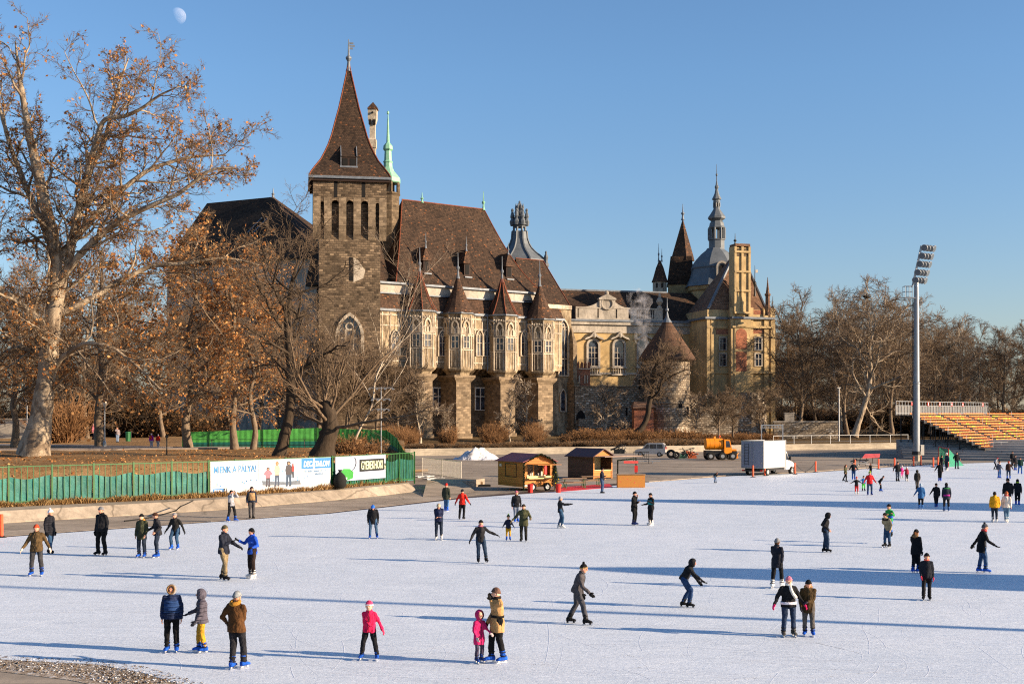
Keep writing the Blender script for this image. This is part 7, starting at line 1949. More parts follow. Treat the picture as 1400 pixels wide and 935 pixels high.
# =========================== bollards ========================================
def bollard(px, py, label, h=1.1):
    p = G(px, py); o = thing('bollard', label, 'bollard', (p[0], p[1], 0), 0, 'orange bollards along the rink edge')
    m = MB(); m.lathe([(.085, .07), (.085, h-.03), (.06, h)], p[:2], 10); m.build('tube', M_ORANGE, o)
    m = MB(); m.lathe([(.24, 0.0), (.24, .05), (.11, .09)], p[:2], 10); m.build('foot', M_RUBBER, o)
for px, py, lab in ((2, 735, 'orange bollard alone at the far left edge of the ice'), (1029.5, 652.5, 'orange bollard behind the left rear corner of the white truck'), (1045.7, 650.5, 'orange bollard in front of the rear edge of the white truck side'),
                    (1087, 648.5, 'orange bollard at the front bumper of the white truck'), (1115, 645.5, 'orange bollard alone on the lot right of the white truck'), (1169, 643, 'orange bollard behind the skaters in front of the red sled'),
                    (1201, 641.5, 'orange bollard just right of the red sled heap'), (1223, 640, 'orange bollard behind the skater holding a pink child'), (1249, 637.5, 'orange bollard at the left foot of the floodlight mast'),
                    (1259, 636.5, 'orange bollard at the right foot of the floodlight mast'), (1276, 639, 'orange bollard left of the red goal frame'), (1282.5, 638.5, 'orange bollard in front of the red goal post'), (1293.5, 641, 'orange bollard inside the red goal mouth')):
    bollard(px, py, lab)
a, b = G(1087, 648.5), G(1115, 645.5)
m = MB(); m.path([(a[0]+(b[0]-a[0])*t, a[1]+(b[1]-a[1])*t, 1.0 - .75*math.sin(math.pi*t)) for t in [k/10 for k in range(11)]], .025, 5)
tag(m.build('chain', M_BLACKMETAL), 'sagging dark chain between two bollards right of the truck', 'chain')

m = MB(); m.path([G(264, 684, .74), G(256, 688, .70), G(247, 692, .62), G(240, 698, .22), G(215, 705, .05), G(196, 709, .05), G(170, 712, .05)], .035, 5); tag(m.build('cable', M_RUBBER), 'black cable running down the concrete bank below the left end of the banner', 'cable')
# =========================== kiosks ==========================================
def garland(fr, pts, label, r=.11):
    m = fr.mb(); rr_ = random.Random(len(label))
    P = [Vector(p) for p in pts]
    for a, b in zip(P[:-1], P[1:]):
        n = int((b-a).length/.07)+1
        for i in range(n):
            c = a.lerp(b, i/n)
            for k in range(9):
                d = Vector((rr_.gauss(0, 1), rr_.gauss(0, 1), rr_.gauss(0, 1))).normalized()*r*rr_.uniform(.6, 1.2)
                e = Vector((rr_.gauss(0, 1), rr_.gauss(0, 1), rr_.gauss(0, 1))).normalized()*.05
                m.add([tuple(c-e), tuple(c+e), tuple(c+d)], [(0, 1, 2)])
    c = P[0]; o = m.build('garland', M_PINE); tag(o, label, 'garland'); return o
fk = Frame(*G(716, 671.5)[:2], 30)
ko = thing('food_kiosk', 'orange wooden trailer kiosk with a maroon gable roof and a serving hatch', 'kiosk', fk.w(1.3, 1.9, 0))
KW, KD = 2.65, 3.9; ze, zr = 2.22, 2.66
m = fk.mb(); m.box(0, KW, 0, KD, .30, .95); m.box(0, .32, 0, .12, .95, 2.1); m.box(KW-.32, KW, 0, .12, .95, 2.1); m.box(0, KW, 0, .12, 2.02, ze)
m.box(0, .12, .12, KD, .95, ze); m.box(KW-.12, KW, .12, KD, .95, ze); m.box(.12, KW-.12, KD-.12, KD, .95, ze)
m.prism([(0, ze), (KW, ze), (KW/2, zr)], 0, .12); m.prism([(0, ze), (KW, ze), (KW/2, zr)], KD-.12, KD)
m.build('body', M_KORANGE, ko)
m = fk.mb()
for sg in (0, 1):
    xa, xb = (-.22, KW/2) if sg == 0 else (KW+.22, KW/2)
    m.prism([(xa, ze-.08), (xb, zr+.06), (xb, zr+.11), (xa, ze-.03)], -.28, KD+.2)
m.build('roof', paint('maroon_roof', '#7c3238', .5, .12), ko)
m = fk.mb(); m.box(-.03, 0, 1.05, 2.75, 1.0, 1.05); m.box(-.03, 0, 1.05, 2.75, 1.97, 2.03); m.box(-.03, 0, 1.05, 1.11, 1.05, 1.97); m.box(-.03, 0, 2.69, 2.75, 1.05, 1.97); m.build('side_hatch', M_BLACKMETAL, ko)
m = fk.mb(); m.box(.25, KW-.25, -.4, -.002, .92, .98); m.box(.25, KW-.25, -.06, -.003, .98, 1.12); m.build('counter', paint('cream_board', '#e3c887', .5, .1), ko)
m = fk.mb(); m.add([(.3, -.02, 2.03), (KW-.3, -.02, 2.03), (KW-.1, -1.25, 2.0), (.5, -1.25, 2.0), (.3, -.02, 2.0), (KW-.3, -.02, 2.0), (KW-.1, -1.25, 1.97), (.5, -1.25, 1.97)], [(0,3,2,1),(4,5,6,7),(0,1,5,4),(1,2,6,5),(2,3,7,6),(3,0,4,7)]); m.build('awning', M_KORANGE, ko)
m = fk.mb(); m.box(.12, KW-.12, 1.3, 1.4, .95, ze); m.build('back_partition', paint('kiosk_inside', '#a8977e', .7, .3), ko)
m = fk.mb()
for i, x in enumerate((.5, .75, .95, 1.2, 1.45, 1.75, 2.0)): m.box(x-.06, x+.06, .25, .4, .98, 1.2 + .12*(i % 3))
m.split('bottle', M_FRAME, ko)
m = fk.mb(); m.box(1.95, 2.2, .2, .24, 1.2, 1.85); m.build('price_board', M_RED, ko)
m = fk.mb()
for x in (.88, 1.72): m.box(x-.03, x+.03, .02, .08, .98, 2.0)
m.split('mullion', M_KORANGE, ko)
for x in (.62, 1.9):
    c = fk.w(x+.1, -.1, .3); m = MB(); m.torus(c, .24, .09, fk.M.to_3x3() @ Matrix.Rotation(R(90), 3, 'X'), 14, 8); w_ = m.build('wheel', M_RUBBER, ko, smooth=True)
    m = fk.mb(); m.path([(x+.1, -.14, .3), (x+.1, -.06, .3)], .17, 12); m.build('rim', M_GALV, w_)
m = fk.mb(); m.box(.05, .5, -.02, 0, .35, .48) ; m.build('plate', M_FRAME, ko)
m = fk.mb(); m.box(-.02, 0, 3.35, 3.65, 1.75, 1.95); m.build('notice', M_FRAME, ko)
garland(fk, [(-.06, -.14, .1), (-.06, -.14, 2.1), (.5, -.34, 2.42), (KW/2, -.34, zr+.1), (KW-.5, -.34, 2.42), (KW+.06, -.14, 2.1), (KW+.06, -.14, .1)], 'green fir garland framing the front of the orange trailer kiosk', .14)

f2 = Frame(*G(811, 655)[:2], 40)
ks = thing('shed_kiosk', 'dark brown shed kiosk with an orange gable and a cream open front', 'kiosk', f2.w(1.2, 1.6, 0))
KW, KD = 2.35, 3.3; ze, zr = 2.02, 2.58
m = f2.mb(); m.box(0, .08, 0, KD, .02, ze); m.box(KW-.08, KW, .08, KD, .02, ze); m.box(.08, KW-.08, KD-.08, KD, .02, ze); m.build('wall', M_KBROWN, ks)
m = f2.mb(); m.prism([(0, ze), (KW, ze), (KW/2, zr)], -.02, .06); m.box(.09, KW-.09, .02, .1, .1, .75); m.box(0, .12, -.03, .0, .02, ze); m.box(KW-.12, KW, -.03, 0, .02, ze); m.build('gable', M_KORANGE, ks)
m = f2.mb()
for sg in (0, 1):
    xa = -.25 if sg == 0 else KW+.25
    m.prism([(xa, ze-.1), (KW/2, zr+.05), (KW/2, zr+.12), (xa, ze-.03)], -.25, KD+.2)
m.build('roof', paint('dark_maroon_roof', '#4a2e33', .6, .15), ks)
m = f2.mb(); m.add([(.1, 1.4, .75), (KW-.1, 1.4, .75), (KW-.1, 1.4, ze-.05), (.1, 1.4, ze-.05)], [(0, 1, 2, 3)]); m.box(.1, KW-.1, -.05, .4, .75, .8); m.build('curtain', paint('cream_cloth', '#dcc998', .8, .12), ks)
m = f2.mb(); m.box(-.1, 4.6, -1.6, .1, ze-.03, ze+.02); m.build('canopy', paint('canopy_cloth', '#9d8472', .7, .15), ks)
can = f2
p1 = G(844.5, 661); p2 = G(869.5, 657)
for q in (p1, p2): m = MB(); m.box(q[0]-.05, q[0]+.05, q[1]-.05, q[1]+.05, 0, ze-.04); m.build('canopy_post', M_KBROWN, ks)
garland(Frame(0, 0, 0), [(p1[0], p1[1]-.1, .1), (p1[0], p1[1]-.1, ze-.1), (p2[0], p2[1]-.1, ze-.1), (p2[0], p2[1]-.1, ze-.6)], 'thin fir garland on the canopy posts of the brown shed', .09)
m = MB(); m.box(p2[0]-.14, p2[0]+.14, p2[1]-.15, p2[1]-.11, .75, 1.3)
tag(m.build('price_sign', M_RED), 'small red sign hanging on the right canopy post', 'sign')
m = MB(); m.box(p1[0]+.5, p1[0]+1.7, p1[1]+.02, p1[1]+.05, 1.68, 1.88); tag(m.build('red_banner', paint('red_white_print', '#d9534a', .6, .3, 12)), 'red strip banner hung under the canopy edge of the brown shed', 'sign')
fc = Frame(*G(844.5, 667)[:2], 3)
ct = thing('counter_panel', 'orange speckled bar counter at the ice edge right of the brown shed', 'counter', fc.w(1.1, .3, 0))
def osb():
    t = NT('osb_board'); v = t.coord()
    vo = t.new('ShaderNodeTexVoronoi'); vo.inputs['Scale'].default_value = 4.5; t.lk(v, vo.inputs['Vector'])
    col = t.ramp(vo.outputs['Distance'], [(.12, (.55, .08, .05)), (.2, (.46, .19, .035))]); return t.done(col, .6, 0, .3)
m = fc.mb(); m.box(0, 2.15, 0, .06, .05, 1.02); m.box(0, .06, .06, .6, .05, 1.02); m.box(2.09, 2.15, .06, .6, .05, 1.02); m.build('panel', osb(), ct)
m = fc.mb(); m.box(-.05, 2.2, -.06, .64, 1.022, 1.07); m.build('top', M_WOOD, ct)
rm = MB(); A1 = G(764, 672.5); A2 = G(838, 666.5); A3 = G(833, 661.5); A4 = G(770, 666)
rm.slab([A1[:2], A2[:2], A3[:2], A4[:2]], .002, .03); tag(rm.build('red_mat', M_RED), 'red carpet mat laid in front of the brown shed', 'mat')
def picnic(px, py, label, w=1.9, ang=8):
    f = Frame(*G(px, py)[:2], ang); o = thing('picnic_table', label, 'table', f.w(w/2, .7, 0), 0, 'beer-garden tables')
    m = f.mb(); m.box(0, w, .45, 1.0, .74, .78); m.build('tabletop', M_WOOD, o)
    for y in (0, 1.25): m = f.mb(); m.box(0, w, y, y+.27, .43, .47); m.build('bench', M_WOOD, o)
    for x in (.2, w-.2):
        m = f.mb()
        for y0, y1, h in ((.02, .25, .43), (1.27, 1.5, .43), (.5, .95, .74)):
            m.tube((x, y0, .0), (x, y1, h), .02, n=5); m.tube((x, y1, .0), (x, y0, h), .02, n=5)
        m.build('leg', M_GREEN_D, o)
picnic(771, 668, 'brown folding picnic table between the fir tree and the dark shed'); picnic(797, 665, 'brown folding picnic table directly in front of the dark shed wall', 1.6)
for px, py, lab in ((725, 673.5, 'red round waste bin before the wheel of the orange kiosk'), (763.5, 673.5, 'red round waste bin beside the small fir tree')):
    q = G(px, py); o = thing('waste_bin', lab, 'bin', (q[0], q[1], 0), 0, 'red bins at the kiosks'); m = MB(); m.lathe([(.17, 0), (.21, .55)], q[:2], 12); m.build('body', M_RED, o); m = MB(); m.lathe([(.22, .551), (.23, .60), (.18, .64)], q[:2], 12); m.build('lid', M_RED, o)
q = G(758.5, 671); o = thing('fir_tree', 'small potted fir tree with ornaments between kiosk and picnic tables', 'tree', (q[0], q[1], 0))
m = MB(); m.tube((q[0], q[1], 0), (q[0], q[1], 1.9), .05, .02, 6); m.build('trunk', M_BARK, o)
m = MB(); rr_ = random.Random(9)
for k in range(900):
    h = rr_.random()**.7; z = .25+1.65*h; r = .55*(1-h)*rr_.uniform(.3, 1.05); a = rr_.uniform(0, 6.28); d = Vector((math.cos(a), math.sin(a), -.35)); c = Vector((q[0]+r*math.cos(a), q[1]+r*math.sin(a), z)); e = Vector((-math.sin(a), math.cos(a), 0))*.04
    m.add([tuple(c-e), tuple(c+e), tuple(c+d*.18)], [(0, 1, 2)])
m.build('crown', M_PINE, o)
m = MB()
for k in range(14): a = k*2.4; h = k/14; m.ell((q[0]+.5*(1-h)*math.cos(a), q[1]+.5*(1-h)*math.sin(a), .4+1.4*h), .05, .05, .05, None, 6, 4)
m.split('ornament', M_YELLOWP, o)

# =========================== barriers, debris, snow ==========================
bA, bB, bC = G(577, 650), G(604, 654.5), G(630.5, 659)
for a, b, lab in ((bA, bB, 'tall white mesh barrier panel nearest the end of the green fence'), (bB, bC, 'tall white mesh barrier panel nearest the orange kiosk')):
    v = Vector(b)-Vector(a); fr = Frame(a[0], a[1], math.degrees(math.atan2(v.y, v.x))); w = v.length
    o = thing('crowd_barrier', lab, 'barrier', a, 0, 'white barrier panels')
    m = fr.mb()
    for x in (.03, w-.03): m.tube((x, 0, .02), (x, 0, 1.75), .035, n=6)
    for z in (.3, 1.72): m.tube((.03, 0, z), (w-.03, 0, z), .03, n=6)
    m.build('frame', M_FRAME, o); m = fr.mb()
    for k in range(26): x = .1+(w-.2)*k/25; m.tube((x, 0, .3), (x, 0, 1.72), .011, n=4)
    m.build('mesh', M_FRAME, o)
    for x in (.03, w-.03): m = fr.mb(); m.path([(x, -.5, .02), (x, 0, .12), (x, .5, .02)], .03, 5); m.build('foot', M_GALV, o)
for i, (px, py, ln, an, lab) in enumerate(((571, 653, 2.2, 50, 'short grey frame lying by the fence end'), (584, 656, 2.2, 48, 'grey frame lying under the first barrier panel'), (598, 659, 2.0, 45, 'grey frame lying in front of the second barrier panel'))):
    fr = Frame(*G(px, py)[:2], an); m = fr.mb()
    for y in (0, .5): m.box(0, ln, y, y+.06, .05, .13)
    for k in range(4): m.box(ln*k/3.0*.97, ln*k/3.0*.97+.06, .06, .5, .06, .12)
    for k in range(2): m.box(k*1.2, k*1.2+.4, -.05, .6, 0, .05)
    tag(m.build('loose_rack', M_GALV), lab, 'metal frame', 'loose metal frames by the barriers')
fr = Frame(*G(562, 649)[:2], 5); m = fr.mb(); m.path([(0, 0, .35), (1.6, .2, .42)], .14, 10); tag(m.build('timber_log', M_WOOD), 'pale round timber log poking out behind the fence end', 'log')
for px, py, w, d, h, mm, lab in ((638, 660, .95, .5, .12, M_RUBBER, 'black rubber slab lying right of the white barriers'), (657, 664.5, .35, .3, .35, M_WOOD, 'small tan wooden box on the lot left of the orange kiosk'), (663, 665, .9, .35, .14, M_RUBBER, 'black rubber mat beside the small tan box')):
    q = G(px, py); m = MB(); m.box(q[0]-w/2, q[0]+w/2, q[1], q[1]+d, 0, h); m.box(q[0]-w/2+.05, q[0]+w/2-.05, q[1]+.05, q[1]+d-.05, h, h+.03); tag(m.build('loose_box' if mm is M_WOOD else 'rubber_slab', mm), lab, 'box' if mm is M_WOOD else 'slab')
def snow_mat():
    t = NT('snow'); v = t.coord(); col = t.ramp(t.noise(v, 1.4, 6, .75), [(.36, (.34, .31, .28)), (.5, (.70, .70, .71)), (.7, (.85, .85, .86))]); t.bump(t.noise(v, 4, 6, .7), .8, .15); return t.done(col, .7, 0, .3)
M_SNOW = snow_mat()
def heap(name, label, cat_, c, rx, ry, h, seed, mat, kind=None):
    rr_ = np.random.default_rng(seed); n = 44; u = np.linspace(-1, 1, n); V = []; ph = rr_.random(12)*6.28; kx = rr_.normal(size=12)*5; ky = rr_.normal(size=12)*5
    for y in u:
        for x in u:
            r = math.hypot(x, y); z = max(0, 1-r**1.5)*(1 + .42*sum(math.sin(kx[q]*x+ky[q]*y+ph[q]) for q in range(12))/3.4) + .35*math.exp(-((x-.35)**2+(y)**2)/.08)*max(0, 1-r)
            V.append((c[0]+x*rx, c[1]+y*ry, c[2]+h*z + rr_.normal()*.035*h*(z > .03) - .02))
    Q = [(j*n+i, j*n+i+1, (j+1)*n+i+1, (j+1)*n+i) for j in range(n-1) for i in range(n-1) if math.hypot(u[i], u[j]) < 1.08]
    o = link(name, np_mesh(name, np.array(V), np.array(Q), mat)); tag(o, label, cat_, None, kind); return o
q = G(651, 628.5); heap('snow_pile', 'dirty white snow heap on the lot below the hall pillars', 'snow pile', (q[0], q[1]+1.2, 0), 3.0, 2.0, 1.35, 4, M_SNOW)

# =========================== vehicles ========================================
def wheel(fr, parent, x, y, r, w=.24):
    """wheel whose axle runs along the frame's x"""
    m = fr.mb(); m.path([(x-w/2, y, r), (x-w/2+.03, y, r), (x+w/2-.03, y, r), (x+w/2, y, r)], [r*.93, r, r, r*.93], 18); wo = m.build('wheel', M_RUBBER, parent, smooth=False)
    m = fr.mb(); m.path([(x-w/2-.015, y, r), (x+w/2+.015, y, r)], r*.58, 12); m.build('rim', M_GALV, wo)
# frame: x across the truck (left to right seen from behind), y forward
fv = Frame(G(1044, 651)[0]-2.35*math.cos(R(40)), G(1044, 651)[1]+2.35*math.sin(R(40)), -40)
tk = thing('box_truck', 'white box truck with shaded rear doors parked at the rink edge', 'truck', fv.w(1.2, 3, 0))
BW, BL = 2.35, 4.35
m = fv.mb(); m.box(.04, BW-.04, .04, BL, .78, 3.22); m.build('cargo_box', M_WHITE, tk)
m = fv.mb()
for x in (0, BW-.07): m.box(x, x+.07, 0, .07, .72, 3.28); m.box(x, x+.07, BL-.03, BL+.04, .72, 3.28)
m.box(.07, BW-.07, 0, .06, 3.20, 3.28); m.box(0, .07, .07, BL-.03, 3.20, 3.28); m.box(BW-.07, BW, .07, BL-.03, 3.20, 3.28); m.box(BW-.03, BW+.0, .07, BL-.03, .70, .80); m.box(.07, BW-.07, 0, .06, .70, .78)
m.build('box_trim', M_GALV, tk)
for x0_, x1_ in ((.08, BW/2-.01), (BW/2+.01, BW-.08)):
    m = fv.mb(); m.box(x0_, x1_, -.02, .03, .80, 3.19); dr = m.build('rear_door', paint('shaded_door', '#7b808e', .5, .06), tk)  # doors of the white box darkened: their shade is put into the colour
    m = fv.mb(); xx_ = x1_-.12 if x0_ < 1 else x0_+.12; m.tube((xx_, -.05, .82), (xx_, -.05, 3.15), .02, n=6)
    for z in (1.2, 2.0, 2.8): m.box(x0_ if x0_ < 1 else x1_-.2, x0_+.2 if x0_ < 1 else x1_, -.04, -.02, z-.04, z+.04)
    m.build('door_gear', M_GALV, dr)
m = fv.mb()
for x in (.42, .82): m.tube((x, -.09, 1.0), (x, -.09, 3.0), .02, n=6)
for k in range(8): m.tube((.42, -.09, 1.1+k*.26), (.82, -.09, 1.1+k*.26), .016, n=5)
m.build('ladder', M_BLACKMETAL, tk)
m = fv.mb(); m.box(BW-.032, BW-.005, .5, BL-.5, 1.62, 1.65); m.build('side_rail', M_GALV, tk)
m = fv.mb(); m.box(.25, BW-.25, .3, BL+1.6, .48, .70); m.box(.1, BW-.1, -.02, .12, .42, .56); m.build('chassis', M_BLACKMETAL, tk)
for x in (.12, BW-.36): m = fv.mb(); m.box(x, x+.24, -.06, -.02, .46, .56); m.build('tail_light', M_RED, tk)
prof = [(BL+.15, .45), (BL+2.0, .45), (BL+2.05, .95), (BL+1.75, 1.15), (BL+1.0, 1.35), (BL+.55, 2.15), (BL+.15, 2.25)]
m = fv.mb(); xs2 = (.2, BW-.2)
m.add([(xs2[0], y, z) for y, z in prof] + [(xs2[1], y, z) for y, z in prof], [tuple(range(6, -1, -1)), tuple(range(7, 14))] + [(i, (i+1) % 7, (i+1) % 7+7, i+7) for i in range(7)])
cb = m.build('cab', M_WHITE, tk)
m = fv.mb(); m.add([(xs2[1]+.012, y, z) for y, z in ((BL+.28, 1.38), (BL+.95, 1.38), (BL+.55, 2.02), (BL+.28, 2.05))], [(0, 1, 2, 3)]); m.build('side_window', M_GLASS, cb)
m = fv.mb(); m.add([(xs2[0]+.1, BL+1.0+.01, 1.38), (xs2[1]-.1, BL+1.0+.01, 1.38), (xs2[1]-.1, BL+.58, 2.13), (xs2[0]+.1, BL+.58, 2.13)], [(0, 1, 2, 3)]); m.build('windscreen', M_GLASS, cb)
m = fv.mb(); m.box(xs2[1], xs2[1]+.22, BL+.95, BL+1.05, 1.35, 1.7); m.build('mirror', M_BLACKMETAL, cb)
m = fv.mb(); m.box(xs2[0]-.02, xs2[1]+.02, BL+1.9, BL+2.12, .4, .72); m.build('bumper', M_BLACKMETAL, cb)
for x in (.22, BW-.22):
    for y in (1.0, BL+1.45): wheel(fv, tk, x, y, .36, .26)
YG = 150.0; gx0, gx1 = (1040.5-CX)*YG/F, (1071-CX)*YG/F; gz = W(0, 580.5, YG)[2]
o = thing('steel_gantry', 'slim galvanised steel gantry frame rising behind the truck box', 'frame', ((gx0+gx1)/2, YG, 0))
m = MB(); m.box(gx0, gx0+.12, YG, YG+.12, 0, gz); m.box(gx1-.12, gx1, YG, YG+.12, 0, gz); m.build('post', M_GALV, o)
m = MB(); m.box(gx0+.12, gx1-.12, YG, YG+.12, gz-.12, gz); m.box(gx0+.12, gx1-.12, YG, YG+.12, gz-.4, gz-.32)
for k in range(7): x = gx0+.2+(gx1-gx0-.4)*k/6; m.box(x-.03, x+.03, YG+.02, YG+.1, gz-.32, gz-.12)
m.build('crossbeam', M_GALV, o)

# silver van seen from its left rear: frame x across, y towards the nose
vn = thing('minivan', 'silver minivan parked by the far wall behind the counter', 'van', G(890, 626))
M_SILVER = paint('silver_paint', '#b3b0ad', .35, .06, 2, .3)
def side_frame(px, py, ang):   # x = along the car from nose (left) to tail (right), y = inward
    return Frame(*G(px, py)[:2], ang)
fs_ = side_frame(867.5, 624, -14)
CL, CWd = 4.15, 1.75
prof = [(0, .35), (0, .78), (.25, .98), (1.0, 1.08), (1.55, 1.72), (1.8, 1.82), (3.8, 1.84), (4.05, 1.62), (4.15, .95), (4.15, .35)]
m = fs_.mb(); m.prism(prof[::-1], 0, CWd); bd = m.build('body', M_SILVER, vn)
m = fs_.mb()
for q in ([(1.25, 1.12), (1.95, 1.12), (1.95, 1.68), (1.68, 1.68)], [(2.05, 1.12), (2.95, 1.12), (2.95, 1.68), (2.05, 1.68)], [(3.05, 1.12), (3.85, 1.12), (3.78, 1.66), (3.05, 1.68)]):
    m.add([(x, -.012, z) for x, z in q], [(0, 1, 2, 3)])
m.split('side_window', M_GLASS, vn)
m = fs_.mb(); m.add([(4.13, .15, 1.12), (4.13, CWd-.15, 1.12), (4.07, CWd-.2, 1.60), (4.07, .2, 1.60)], [(0, 1, 2, 3)]); 
m.build('rear_window', M_GLASS, vn)
for y in (.06, CWd-.26): m = fs_.mb(); m.box(4.14, 4.17, y, y+.2, .95, 1.3); m.build('tail_light', M_RED, vn)
m = fs_.mb(); m.box(4.15, 4.22, .02, CWd-.02, .35, .58); m.build('bumper', M_BLACKMETAL, vn)
for x in (.8, 3.35):
    for y in (.1, CWd-.1):
        m = fs_.mb(); m.path([(x, y-.11, .32), (x, y+.11, .32)], .32, 16); wo = m.build('wheel', M_RUBBER, vn); m = fs_.mb(); m.path([(x, y-.125, .32), (x, y+.125, .32)], .19, 10); m.build('rim', M_GALV, wo)

ft = Frame(*G(966, 629)[:2], 4)
M_TANK = paint('orange_paint', '#e58a16', .45, .12, 2)
tn = thing('tanker_tractor', 'orange water tanker truck standing by the far wall', 'tanker', ft.w(2, 1, 0))
m = ft.mb(); m.path([(.02, 1.0, 2.0), (.1, 1.0, 2.0), (2.15, 1.0, 2.0), (2.25, 1.0, 2.0)], [.62, .72, .72, .62], 18); m.build('tank', M_TANK, tn, smooth=False)
m = ft.mb()
for x in (.55, 1.15, 1.75): m.path([(x, 1.0, 2.0), (x+.06, 1.0, 2.0)], .735, 18)
m.path([(1.2, 1.0, 2.70), (1.2, 1.0, 2.95)], .16, 10); m.build('tank_band', M_TANK, tn)
m = ft.mb(); m.prism([(2.3, .8), (3.25, .8), (3.25, 1.5), (3.0, 2.55), (2.3, 2.6)], .15, 1.85); cb = m.build('cab', M_TANK, tn)
m = ft.mb(); m.add([(x, .138, z) for x, z in ((2.5, 1.6), (3.1, 1.6), (2.92, 2.4), (2.5, 2.42))], [(0, 1, 2, 3)]); m.build('side_window', M_GLASS, cb)
m = ft.mb(); m.box(.1, 4.0, .6, 1.4, .62, 1.15); m.box(.0, .8, .2, 1.8, .55, 1.2); m.box(.9, 2.2, .25, .6, .5, 1.0); m.build('chassis', M_BLACKMETAL, tn)
m = ft.mb(); m.box(3.3, 3.9, .4, 1.6, 1.15, 1.35); m.build('hood', M_TANK, tn)
for x in (.55, 2.05, 3.35):
    for y in (.15, 1.85):
        m = ft.mb(); m.path([(x, y-.16, .5), (x, y-.12, .5), (x, y+.12, .5), (x, y+.16, .5)], [.45, .5, .5, .45], 16); wo = m.build('wheel', M_RUBBER, tn); m = ft.mb(); m.path([(x, y-.17, .5), (x, y+.17, .5)], .24, 10); m.build('rim', M_GALV, wo)
m = ft.mb(); m.ell((1.9, 1.0, 2.95), .1, .1, .14, None, 8, 5); m.build('beacon', M_ORANGE, tn)
# machine parts lying along the wall
def tyre(px, py, r, label, lean_=70):
    q = G(px, py); m = MB(); m.torus((q[0], q[1]+.3, r*1.0), r*.7, r*.3, Matrix.Rotation(R(lean_), 3, 'X'), 18, 8); tag(m.build('tyre', M_RUBBER, None, True), label, 'tyre', 'tyres by the far wall')
tyre(918, 627, .62, 'big black tyre leaning right behind the silver minivan'); tyre(925, 627.5, .5, 'smaller black tyre right of the big tyre'); tyre(876, 612.5, .5, 'black tyre standing on the wall behind the minivan roof', 85)
def frame_heap(px, py, w, h, n, mat, label, seed, name='scrap_frame'):
    q = G(px, py); rr_ = random.Random(seed); m = MB()
    for k in range(n):
        a = (q[0]+rr_.uniform(-w/2, w/2), q[1]+rr_.uniform(0, .8), rr_.uniform(.03, h*.5)); b = (q[0]+rr_.uniform(-w/2, w/2), q[1]+rr_.uniform(0, .8), rr_.uniform(.1, h)); m.tube(a, b, rr_.uniform(.03, .08), n=5)
    m.box(q[0]-w*.3, q[0]+w*.3, q[1]+.2, q[1]+.7, 0, h*.4)
    tag(m.build(name, mat), label, 'scrap')
frame_heap(847, 620, 2.6, 1.5, 16, M_BLACKMETAL, 'heap of dark machine arms by the wall left of the minivan', 1)
frame_heap(858, 619, 1.6, .9, 10, M_BLACKMETAL, 'low heap of black bars touching the minivan nose', 2)
frame_heap(932, 626.5, 1.8, .8, 10, paint('green_scrap', '#2a5744', .6, .3), 'green machine parts on the ground left of the tanker', 3)
frame_heap(947, 626.5, 1.8, 1.0, 12, paint('rusty_orange', '#9a4a24', .7, .35), 'orange machine parts on the ground left of the tanker', 4)
frame_heap(940, 623.5, 2.4, 1.2, 12, M_BLACKMETAL, 'tangle of black pipes behind the coloured machine parts', 5)
frame_heap(1006, 626.5, 1.0, 1.0, 9, M_TANK, 'orange plough frame between tanker and truck', 6)
ge = thing('steel_cart', 'row of grey steel rails and a black rack before the minivan nose', 'cart', G(878, 634))
q = G(866, 633.5); m = MB()
for k in range(9): m.tube((q[0]+k*.22, q[1], .55), (q[0]+k*.22, q[1], 1.35), .03, n=5)
m.tube((q[0], q[1], 1.35), (q[0]+1.8, q[1], 1.35), .04, n=6); m.tube((q[0], q[1], .55), (q[0]+1.8, q[1], .55), .04, n=6)
m.box(q[0], q[0]+.06, q[1]-.03, q[1]+.03, 0, .6); m.box(q[0]+1.75, q[0]+1.81, q[1]-.03, q[1]+.03, 0, .6); m.build('rack', M_BLACKMETAL, ge)
m = MB(); m.box(q[0]-.1, q[0]+3.2, q[1]+.1, q[1]+.16, .25, .33); m.box(q[0]-.1, q[0]+3.2, q[1]+.6, q[1]+.66, .25, .33); m.box(q[0]+2.2, q[0]+2.3, q[1]+.1, q[1]+.6, 0, .25); m.box(q[0]+.2, q[0]+.3, q[1]+.1, q[1]+.6, 0, .25); m.build('rail', M_GALV, ge)
# sled heap
q = G(1184, 637); sd_ = thing('sled_heap', 'heap of white sleds and skis with a red board behind the skaters', 'sleds', q)
m = MB(); m.add([(q[0]-.4, q[1], .95), (q[0]+1.5, q[1]+.1, 1.0), (q[0]+1.9, q[1]+1.2, 1.35), (q[0]+.2, q[1]+1.1, 1.3), (q[0]-.4, q[1], .87), (q[0]+1.5, q[1]+.1, .92), (q[0]+1.9, q[1]+1.2, 1.27), (q[0]+.2, q[1]+1.1, 1.22)], [(0,1,2,3),(7,6,5,4),(0,4,5,1),(1,5,6,2),(2,6,7,3),(3,7,4,0)]); m.build('board', paint('red_white_board', '#e0605a', .5, .3, 1.2), sd_)
rr_ = random.Random(12)
for k in range(8):
    m = MB(); a = Vector((q[0]+rr_.uniform(-1.6, .6), q[1]+rr_.uniform(0, 1), rr_.uniform(.1, .8))); d = Vector((rr_.uniform(.7, 1.5), rr_.uniform(-.3, .3), rr_.uniform(-.4, .3)))
    m.cbox(tuple(a+d*.5), d.length, .18, .09, d.to_track_quat('X', 'Z').to_matrix()); m.build('sled', [M_WHITE, M_BLACKMETAL, M_FRAME][k % 3], sd_)
m = MB()
for k in range(4): m.tube((q[0]-1.3+k*.7, q[1]+.5, 0), (q[0]-1.2+k*.7, q[1]+.5, .9), .04, n=5)
m.split('support', M_BLACKMETAL, sd_)
